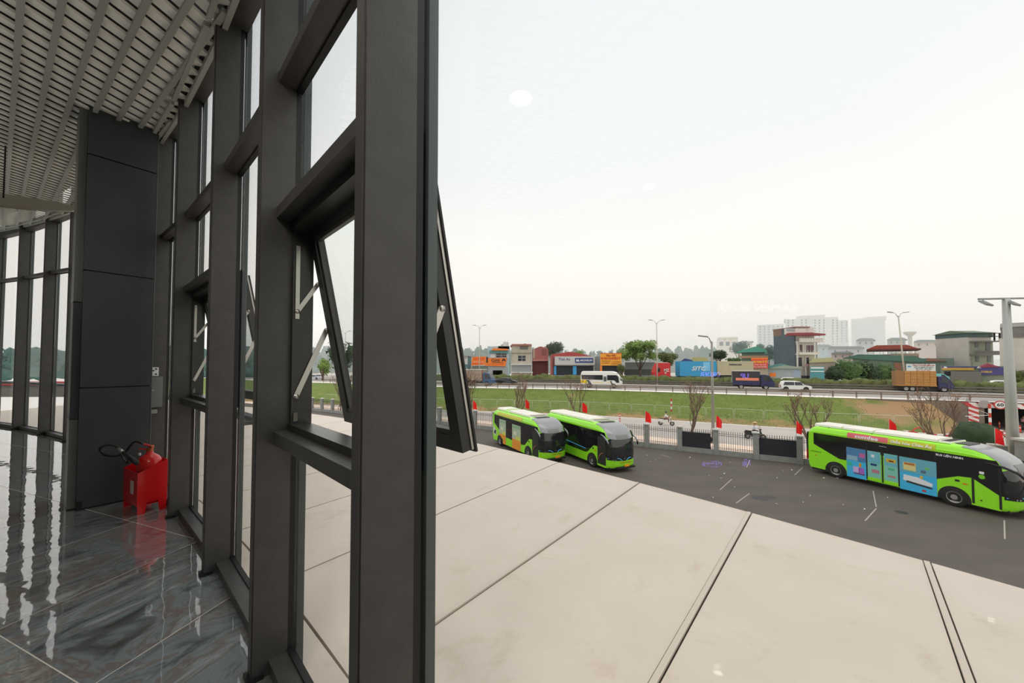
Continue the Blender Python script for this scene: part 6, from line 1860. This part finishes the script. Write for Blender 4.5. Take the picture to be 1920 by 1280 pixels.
b, x, w, h = building('parts_stall', 'parts stall carrying a red sign with yellow and white lettering', 1403, 1440, 680, 706, Y4, 6, W_('stall_beige', (180, 170, 150)))
part_px(b, 'sign_board', mat('sign_board_red', (228, 66, 56), .5), 1408.5, 1439.5, 671.5, 690, Y4, -.6, -.3); part_px(b, 'sign_cap', M_or, 1408.5, 1439.5, 671, 673.3, Y4, -.63, -.3); label_px(b, 'PHỤ TÙNG Ô TÔ', mat('sign_letter_yellow', (250, 220, 70), .6), 1411, 1438, 678.5, 4.2, Y4, -.64, .03)
label_px(b, 'ĐT 0978 - SỬA CHỮA', M_white, 1413, 1437, 683.7, 2.3, Y4, -.64, .02); label_px(b, 'GIAO HÀNG TẬN NƠI', M_white, 1413, 1437, 687.6, 2.3, Y4, -.64, .02)
b, x, w, h = building('workshop', 'low grey workshop with a teal sheet roof below the slate coloured house', 1438, 1502, 690, 708, Y4, 8, W_('workshop_grey', (172, 182, 186), (160, 168, 172)), wins=((1443, 1455, 699, 706, M_or, 'banner'), (1487, 1500, 693, 706, W_('workshop_blue', (160, 178, 196)), 'shutter')))
part_poly(b, 'roof', M_teal, [(1434, 691), (1440, 686), (1466, 681), (1478, 684)], Y4, -.2, 8); part_poly(b, 'roof', W_('roof_sage', (156, 168, 152)), [(1440, 690.5), (1470, 684), (1500, 688), (1506, 691)], Y4, -.6, 8)
# the slate coloured house with balconies
Y5 = 98
b, x, w, h = building('balcony_house', 'tall house with a slate coloured side wall and white balconies', 1491, 1528, 613.5, 704, Y5, 7.8, W_('slate_render', (96, 108, 116), (88, 100, 108)), yaw=0.0)
WH = W_('balcony_white', (226, 220, 212)); 
part_px(b, 'front_block', WH, 1491.5, 1528, 613, 704, Y5, -.06, .0); part_px(b, 'roof_room', WH, 1470, 1509, 616, 627, Y5, -.5, -.06); part_px(b, 'roof_room_window', M_shut, 1472, 1488, 616.5, 621, Y5, -.6, -.45)
MB().box(-.04, .0, 4.6, 7.8, on_front(b, 1491, 626)[1], on_front(b, 1491, 614)[1]).build('wall_patch', W_('rust_render', (140, 112, 98)), b)
part_px(b, 'roof_slab', mat('roof_brown', (150, 116, 108), .8), 1488, 1516, 612.3, 614.2, Y5, -.6, 8); part_poly(b, 'awning', mat('awning_wine', (150, 66, 72), .7), [(1472, 625), (1509, 624.5), (1535, 627), (1535, 629.5), (1490, 629.5), (1472, 630)], Y5, -2.2, 2.1)
for y_, x1_ in ((641, 1534), (664, 1530)):
    part_px(b, 'balcony_slab', WH, 1491, x1_, y_ - .8, y_ + .9, Y5, -1.6, 2); part_px(b, 'balcony_wall', WH, 1491, x1_, y_ - 6.5 if y_ < 650 else y_ - 3.5, y_ - .8, Y5, -1.5, -1.3)
    for q in range(9):
        px_ = 1493 + q * (x1_ - 1494) / 8
        part_px(b, 'baluster', WH, px_ - .35, px_ + .35, y_ - 6.8, y_ - .8, Y5, -1.6, -1.5)
for px in (1490, 1505, 1526): part_px(b, 'pillar', WH, px - .9, px + .9, 640, 704, Y5, -1.2, -.7)
WR = mat('maroon_shutter', (112, 84, 92), .6)
for q in ((1492, 1496, 646, 660), (1499, 1504, 646, 660), (1508, 1513, 647, 660), (1514, 1519, 647, 660), (1520, 1525, 647, 660), (1493, 1503, 670, 686), (1508, 1516, 670, 682)):
    part_px(b, 'shutter', WR if q[2] < 660 else mat('dark_window', (76, 78, 88), .4), *q, Y5, -.16, -.05)
part_px(b, 'laundry', mat('cloth_pink', (214, 70, 90), .8), 1510, 1516, 679, 685, Y5, -1.3, -1.2); part_px(b, 'parapet', mat('parapet_pink', (214, 186, 186), .8), 1500, 1518, 682, 687, Y5, -1.2, -1.0)
# yellow roofed yard, teal stall
b, x, w, h = building('yard_shed', 'long shed with a pale yellow roof right of the balcony house', 1518, 1566, 678, 704, 94, 8, W_('shed_mud', (176, 162, 146)))
part_poly(b, 'roof', mat('roof_straw', (196, 190, 140), .8), [(1516, 680), (1567, 678), (1560, 670), (1524, 672)], 94, -.4, 8)
b, x, w, h = building('teal_stall', 'teal market stall with white stripes in front of the green trees', 1519, 1546, 687, 706, 88, 4, mat('stall_teal', (84, 150, 156), .7), wins=((1520, 1545, 688, 691, M_white, 'stripe'), (1520, 1545, 695, 697, M_white, 'stripe')))
# right hand side
b, x, w, h = building('roof_pavilion', 'open roof terrace pavilion with a red tiled hipped roof on slim posts', 1622, 1724, 664, 704, 110, 12, W_('terrace_wall', (176, 150, 132)))
part_poly(b, 'tiled_roof', mat('roof_tile_red', (178, 86, 70), .8, col2=(156, 72, 60), scale=2), [(1625, 655), (1643, 647.5), (1700, 646.5), (1726, 655)], 110, -1.5, 12); part_px(b, 'eave', mat('eave_dark', (110, 60, 52), .8), 1625, 1726, 655, 656, 110, -1.6, 10)
for px in (1627, 1638, 1650, 1656, 1664, 1672, 1680, 1690, 1698, 1716): part_px(b, 'post', mat('post_brown', (110, 84, 76), .7), px - .4, px + .4, 656, 664.5, 110, -.4, -.1)
part_px(b, 'parapet', W_('parapet_sand', (206, 178, 156)), 1670, 1723, 663, 667, 110, -.3)
b, x, w, h = building('long_hall', 'long dark green roofed hall behind the tall green trees', 1600, 1790, 672, 704, 104, 14, W_('hall_green', (112, 128, 116)))
part_poly(b, 'roof', mat('roof_bottle', (84, 120, 106), .8), [(1580, 671), (1610, 664), (1712, 667), (1735, 674), (1760, 676), (1730, 679)], 104, -.5, 14); part_poly(b, 'roof', mat('roof_umber', (150, 104, 88), .8), [(1735, 677), (1740, 671), (1775, 677)], 104, -.7, 8); part_px(b, 'brick_end', mat('brick_brown', (150, 104, 84), .9), 1676, 1690, 680, 700, 104, -.3)
b, x, w, h = building('billboard', 'white billboard with lines of red and green lettering behind the crate truck', 1699, 1755, 698, 704, 90, .3, M_grey, cat='billboard')
part_px(b, 'panel', M_white, 1699, 1754.5, 682, 699, 90, -.2, .0); part_px(b, 'emblem', mat('emblem_cyan', (70, 160, 220), .5), 1702, 1708, 685.5, 688, 90, -.24, -.2)
SG, SR = mat('ink_green', (30, 96, 90), .6), mat('ink_red', (190, 50, 60), .6)
label_px(b, 'CÔNG TY CỔ PHẦN MIỀN NAM', SR, 1711, 1752, 685, 2.2, 90, -.24, .02); label_px(b, 'CHẤT XƠ NGHIỀN GỖ CAO SU', SG, 1714, 1750, 688.3, 2.0, 90, -.24, .02); label_px(b, 'SẢN XUẤT - MUA BÁN', SG, 1717, 1747, 691.4, 2.0, 90, -.24, .02); label_px(b, 'ĐT: 0243 686', SR, 1718, 1745, 694.6, 1.8, 90, -.24, .02)
for px in (1713, 1723, 1734, 1742): part_px(b, 'lamp_arm', M_dark, px - .5, px + .5, 680.5, 682.5, 90, -.7, -.2)
Y6 = 96
b, x, w, h = building('grey_villa', 'large grey rendered house with a dark green roof storey and balconies', 1818, 1861, 632, 704, Y6, 7.4, W_('villa_grey', (206, 198, 190), (196, 188, 180)), yaw=0.0)
zz0, zz1, zz2 = on_front(b, 1818, 632)[1], on_front(b, 1818, 624)[1], on_front(b, 1818, 617.5)[1]
wv = on_front(b, 1861, 632)[0]
MB().box(.0, wv - .2, -.25, 7.5, zz0, zz1).build('roof_storey', W_('storey_green', (84, 104, 102)), b)
MB().prism([(-.3, -.8, zz1), (-.3, 8.0, zz1), (-.3, 3.8, zz2)], (wv + .4, 0, 0)).build('roof', mat('roof_moss', (112, 128, 108), .8), b)
part_px(b, 'balcony_block', W_('villa_sage', (164, 168, 150)), 1820, 1861, 639, 704, Y6, -.3, 0)
for y_ in (640, 664):
    part_px(b, 'balcony_slab', W_('slab_grey', (130, 128, 122)), 1817, 1862, y_ - 1, y_ + 1.5, Y6, -1.6, 1)
part_px(b, 'balcony_rail', W_('rail_grey', (120, 116, 112)), 1818, 1862, 658, 663, Y6, -1.5, -1.35)
for q in ((1825, 1832, 642, 651), (1845, 1854, 642, 657), (1826, 1832, 668, 678), (1848, 1855, 668, 679)): part_px(b, 'window', mat('villa_window', (104, 108, 112), .4), *q, Y6, -.4, -.28)
part_px(b, 'roof_frame', M_dark, 1852, 1873, 624, 625, Y6, -.4, 0); part_px(b, 'roof_frame', M_dark, 1852, 1873, 630, 631, Y6, -.4, 0); part_px(b, 'roof_frame', M_dark, 1872, 1873, 624, 640, Y6, -.4, 0); part_px(b, 'roof_frame', M_dark, 1862, 1863, 624, 640, Y6, -.4, 0)
b, x, w, h = building('tall_block', 'pale block with a stained dark top storey behind the floodlight mast', 1876, 1975, 632, 704, 84, 12, W_('block_pale', (206, 200, 190), (194, 188, 178)))
part_px(b, 'top_storey', W_('block_stained', (128, 124, 120), (110, 106, 102)), 1876, 1975, 608, 632, 84, .0, 12); part_px(b, 'roof_rail', M_grey, 1876, 1975, 606.5, 607.2, 84, .1, .2); part_px(b, 'roof_slab', W_('slab_pale', (176, 172, 166)), 1875, 1976, 607.5, 609, 84, -.2, 12)
b, x, w, h = building('fertiliser_shop', 'row of low shops with blue fascias and yellow lettering at the right', 1764, 1894, 686, 706, 86, 8, W_('shop_sage', (140, 150, 132)), wins=((1770, 1835, 696, 705, D_open, 'shop_opening'),))
part_px(b, 'fascia', mat('fascia_ochre', (206, 160, 80), .6), 1766, 1826, 689, 694, 86, -.4); part_px(b, 'fascia', mat('fascia_indigo', (74, 70, 130), .6), 1836, 1890, 688, 703, 86, -.4)
part_px(b, 'fascia_band', mat('fascia_indigo', (74, 70, 130), .6), 1766, 1836, 686.5, 689, 86, -.45); label_px(b, 'VẬT TƯ NÔNG NGHIỆP', mat('sign_letter_gold', (240, 200, 80), .6), 1768, 1822, 691.6, 3.2, 86, -.43, .02); label_px(b, 'TƯ PHÂN BÓ', mat('sign_letter_gold', (240, 200, 80), .6), 1839, 1860, 697, 3.6, 86, -.43, .03)
part_poly(b, 'gable_roof', mat('roof_plum', (150, 66, 84), .8), [(1834, 689), (1852, 681), (1876, 688)], 86, -.6, 8)
for px in (1772, 1835): part_poly(b, 'emblem', M_white, [(px - 4, 690), (px - 1, 686.5), (px + 2, 687), (px + 5, 690)], 86, -.5, .05)
b, x, w, h = building('low_sheds', 'long low shed roof stretching behind the hedge at the far right', 1783, 1840, 697, 708, 82, 4, W_('shed_dark', (112, 108, 102)))
# distant roofs
for k, (a0, a1, y0, y1, Yd, m, lab) in enumerate(((1555, 1620, 652, 700, 150, (196, 200, 204), 'pale grey warehouse far behind the green trees'), (1607, 1640, 637, 700, 165, (200, 204, 206), 'distant pale house with a flat dark roof'), (1665, 1700, 636, 700, 170, (186, 196, 190), 'distant greenish house left of the mast'), (1715, 1762, 640, 700, 150, (212, 196, 190), 'distant pinkish house right of the mast'),
        (1527, 1560, 649, 700, 182, (188, 206, 212), 'pale blue shed behind the balcony house'), (1560, 1600, 662, 700, 124, (206, 190, 186), 'pale pink shed right of the balcony house'))):
    b, x, w, h = building('far_house', lab, a0, a1, y0, y1, Yd, 14, W_('far_wall_%d' % k, m))
    part_poly(b, 'roof', W_('far_roof_%d' % k, (150, 160, 162)), [(a0 - 2, y0 + .5), (a1 + 2, y0 + .5), (a1 - 6, y0 - 3), (a0 + 6, y0 - 3)], Yd, -1, 14)
    for q in range(3):
        xx = a0 + (a1 - a0) * (q + .5) / 3
        part_px(b, 'window', mat('far_window', (120, 130, 136), .5), xx - 1.5, xx + 1.5, y0 + 4, y0 + 8, Yd, -.05, .05)
mt = thing('water_tower', 'slender pale mast with a flared head on the skyline', 'tower', aty(1708, 690, 190))
zt_ = aty(1708, 622, 190).z - mt.location.z
MB().tube([(0, 0, 0), (0, 0, zt_ - 2)], [.9, .8], 10).build('shaft', W_('mast_pale', (196, 186, 176)), mt); MB().lathe([(.7, zt_ - 2.5), (2.4, zt_ - .8), (2.4, zt_), (0, zt_ + .2)], n=14).build('head', W_('mast_pale', (196, 186, 176)), mt)
b, x, w, h = building('white_villa', 'white domed villa on the skyline behind the street lamp', 1344, 1388, 640, 690, 190, 16, W_('villa_white', (232, 226, 218)))
for q in ((1349, 1356), (1361, 1368), (1373, 1380)):
    part_px(b, 'window', mat('far_window', (120, 130, 136), .5), q[0], q[1], 640.5, 648, 190, -.1, .1)
    c = on_front(b, (q[0] + q[1]) / 2, 638); MB().blob((c[0], 4, c[1]), (2.0, 2, 2.4), 12, 8).build('dome', W_('villa_white', (232, 226, 218)), b)
part_px(b, 'roof_ledge', WH, 1346, 1384, 632, 634, 190, 2, 10); part_px(b, 'wing', W_('villa_white', (232, 226, 218)), 1388, 1412, 642, 690, 190, 2, 14); part_px(b, 'wing_roof', M_grey, 1390, 1413, 640, 641.5, 190, 0, 14)
# hazy towers
WT = mat('tower_white', (226, 226, 224), .8); WTw = mat('tower_window', (120, 128, 134), .4)
def tower(label, px0, px1, py0, Y, steps=(), cols=0, rows=0, wpx=()):
    b, x, w, h = building('apartment_tower', label, px0, px1, py0, 690, Y, 25, WT, cat='tower')
    for (a0, a1, y0) in steps: part_px(b, 'upper_block', WT, a0, a1, y0, py0 + 1, Y, 1, 24)
    for r_ in range(rows):
        for c in range(cols):
            if c in wpx: continue
            xx = px0 + (px1 - px0) * (c + .5) / cols; yy = py0 + 3 + r_ * 5.0
            part_px(b, 'window', WTw, xx - 1.3, xx + 1.3, yy, yy + 2.6, Y, -.15, .05)
    return b
tower('widest apartment tower with rows of windows behind the balcony house', 1474, 1574, 596, 300, ((1493, 1547, 592.5), (1470, 1476, 601)), 12, 10, (2, 5, 9))
tower('pale apartment tower fading in the haze left of the widest tower', 1421, 1471, 608, 345, (), 6, 8, ())
tower('slim apartment tower fading in the haze right of the widest tower', 1574, 1592, 600, 350, (), 2, 8, ())
tower('separate broad tower fading in the haze beside the leaning lamp', 1598, 1662, 596, 370, ((1620, 1662, 594.5),), 0, 0, ())

# ================================================================= trees beyond the highway
def tree(label, px, py_base, py_top, wpx, Y, kind, n=500, leaf=.45, shape=1.0, group=None, trunk=True, blobs=5, seed=0, base=None, rag=1.0):
    r_ = random.Random(seed + int(px))
    c = aty(px, py_base, Y); base = ZH - .3 if base is None else base
    zt = aty(px, py_top, Y).z; wr = wpx * Y / FPX / 2
    t = thing('tree', label, 'tree', (c.x, Y, base), 0, group)
    hgt = zt - base; cb = max(c.z - base, hgt * .22) if trunk else .15; ch = hgt - cb
    cr = MB()
    for i in range(blobs):
        a = r_.uniform(0, 2 * PI); q = r_.uniform(0, .62) if i else 0
        bx_, by_ = math.cos(a) * wr * q, math.sin(a) * wr * q * .8
        bz = cb + ch * r_.uniform(.35, .72) if i else cb + ch * .55
        rr = (wr * r_.uniform(.45, .6) * rag, wr * r_.uniform(.45, .6) * rag, ch * r_.uniform(.28, .4) * shape * rag)
        if rag < 1 and i: bx_ *= 1.35; by_ *= 1.35; bz = cb + ch * r_.uniform(.22, .92)
        if bz + rr[2] > hgt: bz = hgt - rr[2]
        cr.blob((bx_, by_, bz), (rr[0] * .66, rr[1] * .66, rr[2] * .66), 9, 6, 0, .6, r_.random() * 9)
        leaves(cr, (bx_, by_, bz), (rr[0] * 1.15, rr[1] * 1.15, rr[2] * 1.12), int(n * 1.5) // blobs, leaf, r_)
    cr.build('crown', green(kind), t, kind='stuff')
    if trunk:
        tk_ = MB().tube([(0, 0, 0), (.1, 0, cb * .6), (0, 0, cb + ch * .4)], [.32, .24, .14], 7)
        for i in range(3):
            a = r_.uniform(0, 6.28); tk_.tube([(0, 0, cb * .7), (math.cos(a) * wr * .5, math.sin(a) * wr * .5, cb + ch * .5)], [.16, .07], 5)
        tk_.build('trunk', M_wood, t)
    return t
tree('big loose crowned light green tree beside the yellow sign', 1200, 684, 638, 74, 98, 'light', 1900, .40, 1.0, blobs=17, rag=.62, seed=3)
tree('darker tree behind the red lorry cab', 1253, 690, 660, 44, 98, 'olive', 700, .42, blobs=9, rag=.72)
tree('small shrubby tree in front of the yellow sign shop', 1166, 700, 682, 18, 92, 'olive', 180, .3, blobs=3)
tree('rounded dark tree behind the tyre shop roof', 1040, 668, 640, 52, 128, 'dark', 700, .45, blobs=5)
tree('grey green tree left of the white fascia shop', 842, 690, 671, 26, 100, 'olive', 300, .35, blobs=4)
tree('dark green tree behind the beige container', 1350, 677, 655, 38, 104, 'dark', 500, .4, blobs=4)
tree('green shrub between the dark tree and the red sign', 1380, 680, 670, 30, 104, 'mid', 260, .35, blobs=3)
for k, (px, y0, y1, w, kd, lab) in enumerate(((1560, 706, 686, 40, 'dark', 'dark bushy tree next to the teal stall'), (1590, 704, 668, 60, 'mid', 'tallest of the bushy green trees below the long hall'), (1628, 704, 676, 50, 'dark', 'dense green tree in the middle of the bushy row'), (1660, 704, 680, 44, 'mid', 'last bushy tree before the leaning street lamp'))):
    tree(lab, px, y0, y1, w, 90, kd, 800, .36, 1.1, 'bushy trees before the long hall', trunk=False, blobs=6, seed=k)
tree('dark clump of shrubs at the far right behind the hedge', 1905, 706, 692, 60, 82, 'olive', 400, .32, trunk=False, blobs=4)
tree('bushy tree seen through the open sash', 640, 700, 640, 60, 120, 'dark', 700, .5, blobs=6)
tree('light tree seen through the open window', 605, 705, 668, 30, 100, 'light', 350, .4, blobs=4)
tree('young light green tree in front of the tyre shop roof', 1085, 672, 655, 22, 130, 'light', 200, .4, blobs=3)
tree('palm like dark tree beside the teal green roof', 1385, 665, 640, 36, 150, 'blue', 420, .6, blobs=5)
tree('haze tinted tree behind the slate coloured house', 1442, 680, 647, 36, 130, 'blue', 500, .5, blobs=5)
tree('haze tinted tree above the teal green roof', 1425, 655, 643, 20, 150, 'blue', 260, .5, blobs=3)
rr_ = random.Random(21)
tl_ = MB()
def far_tree(px, top, wpx, Y):
    c = aty(px, 684, Y); zt = aty(px, top, Y).z; wr = wpx * Y / FPX / 2
    h = zt - ZH + .4
    for i in range(4):
        q = rr_.uniform(-.5, .5) * wr if i else 0
        hh = h * (rr_.uniform(.6, .9) if i else 1.0)
        tl_.blob((c.x + q, Y + rr_.uniform(-1, 1), ZH - .4 + hh * .5), (wr * .6, wr * .6, hh * .5), 9, 7, 0, .45, rr_.random() * 9)
        tl_.blob((c.x + q * 1.6, Y - 2, ZH - .3 + h * .14), (wr * .9, wr * .5, h * .2), 8, 5, 0, .5, rr_.random() * 9)
        leaves(tl_, (c.x + q, Y, ZH - .4 + hh * .6), (wr * .68, wr * .68, hh * .44), 44, 1.0, rr_)
x = 560.0
while x < 1460:
    top = 655 + 7 * mnoise.noise(Vector((x * .012, 0, 5))) + rr_.uniform(-4, 4) - (4 if x > 1230 else 2 if x < 960 else 0)
    far_tree(x, top, rr_.uniform(26, 46), rr_.uniform(185, 240)); x += rr_.uniform(13, 22)
for x in (-20, 10, 40, 70, 100, 128, 150, 320, 340, 375, 400, 440, 470, 500): far_tree(x, 655 + rr_.uniform(-6, 5), 44 + rr_.uniform(0, 20), rr_.uniform(125, 160))
tl_.build('treeline', green('blue'), None, kind='stuff')  # distance haze is tinted into this foliage colour
# distant wooded ridge
rg_ = struct('hills')
vs = []; n = 90
for i in range(n + 1):
    X = -700 + 1500 * i / n
    zt2 = 14 + 7 * mnoise.noise(Vector((X * .006, 2, 0))) + 3 * mnoise.noise(Vector((X * .03, 5, 0)))
    vs += [(X, 300, 2), (X, 325, zt2 * .7), (X, 350, zt2), (X, 400, 2)]
MB().add(vs, [(4 * i + j, 4 * i + 4 + j, 4 * i + 5 + j, 4 * i + 1 + j) for i in range(n) for j in range(3)], 0, True).build('ridge', green('blue'), rg_)

# ================================================================= smog over the plain beyond the shops
hz_m = bpy.data.materials.new('smog')
hz_m.use_nodes = True
t_ = hz_m.node_tree; t_.nodes.clear()
o_ = t_.nodes.new('ShaderNodeOutputMaterial'); vs_ = t_.nodes.new('ShaderNodeVolumeScatter')
vs_.inputs['Color'].default_value = (1.0, .992, .972, 1); vs_.inputs['Anisotropy'].default_value = .0
tcv = t_.nodes.new('ShaderNodeTexCoord'); sv = t_.nodes.new('ShaderNodeSeparateXYZ'); e1 = t_.nodes.new('ShaderNodeMath'); e1.operation = 'MULTIPLY'; e1.inputs[1].default_value = -1 / 30.0
e2 = t_.nodes.new('ShaderNodeMath'); e2.operation = 'EXPONENT'; e3 = t_.nodes.new('ShaderNodeMath'); e3.operation = 'MULTIPLY'; e3.inputs[1].default_value = .0072
t_.links.new(tcv.outputs['Object'], sv.inputs[0]); t_.links.new(sv.outputs['Z'], e1.inputs[0]); t_.links.new(e1.outputs[0], e2.inputs[0]); t_.links.new(e2.outputs[0], e3.inputs[0]); t_.links.new(e3.outputs[0], vs_.inputs['Density'])
t_.links.new(vs_.outputs[0], o_.inputs['Volume'])
hz = MB().box(-600, 700, 118, 430, ZH + .05, 100).build('haze', hz_m, None, kind='stuff')
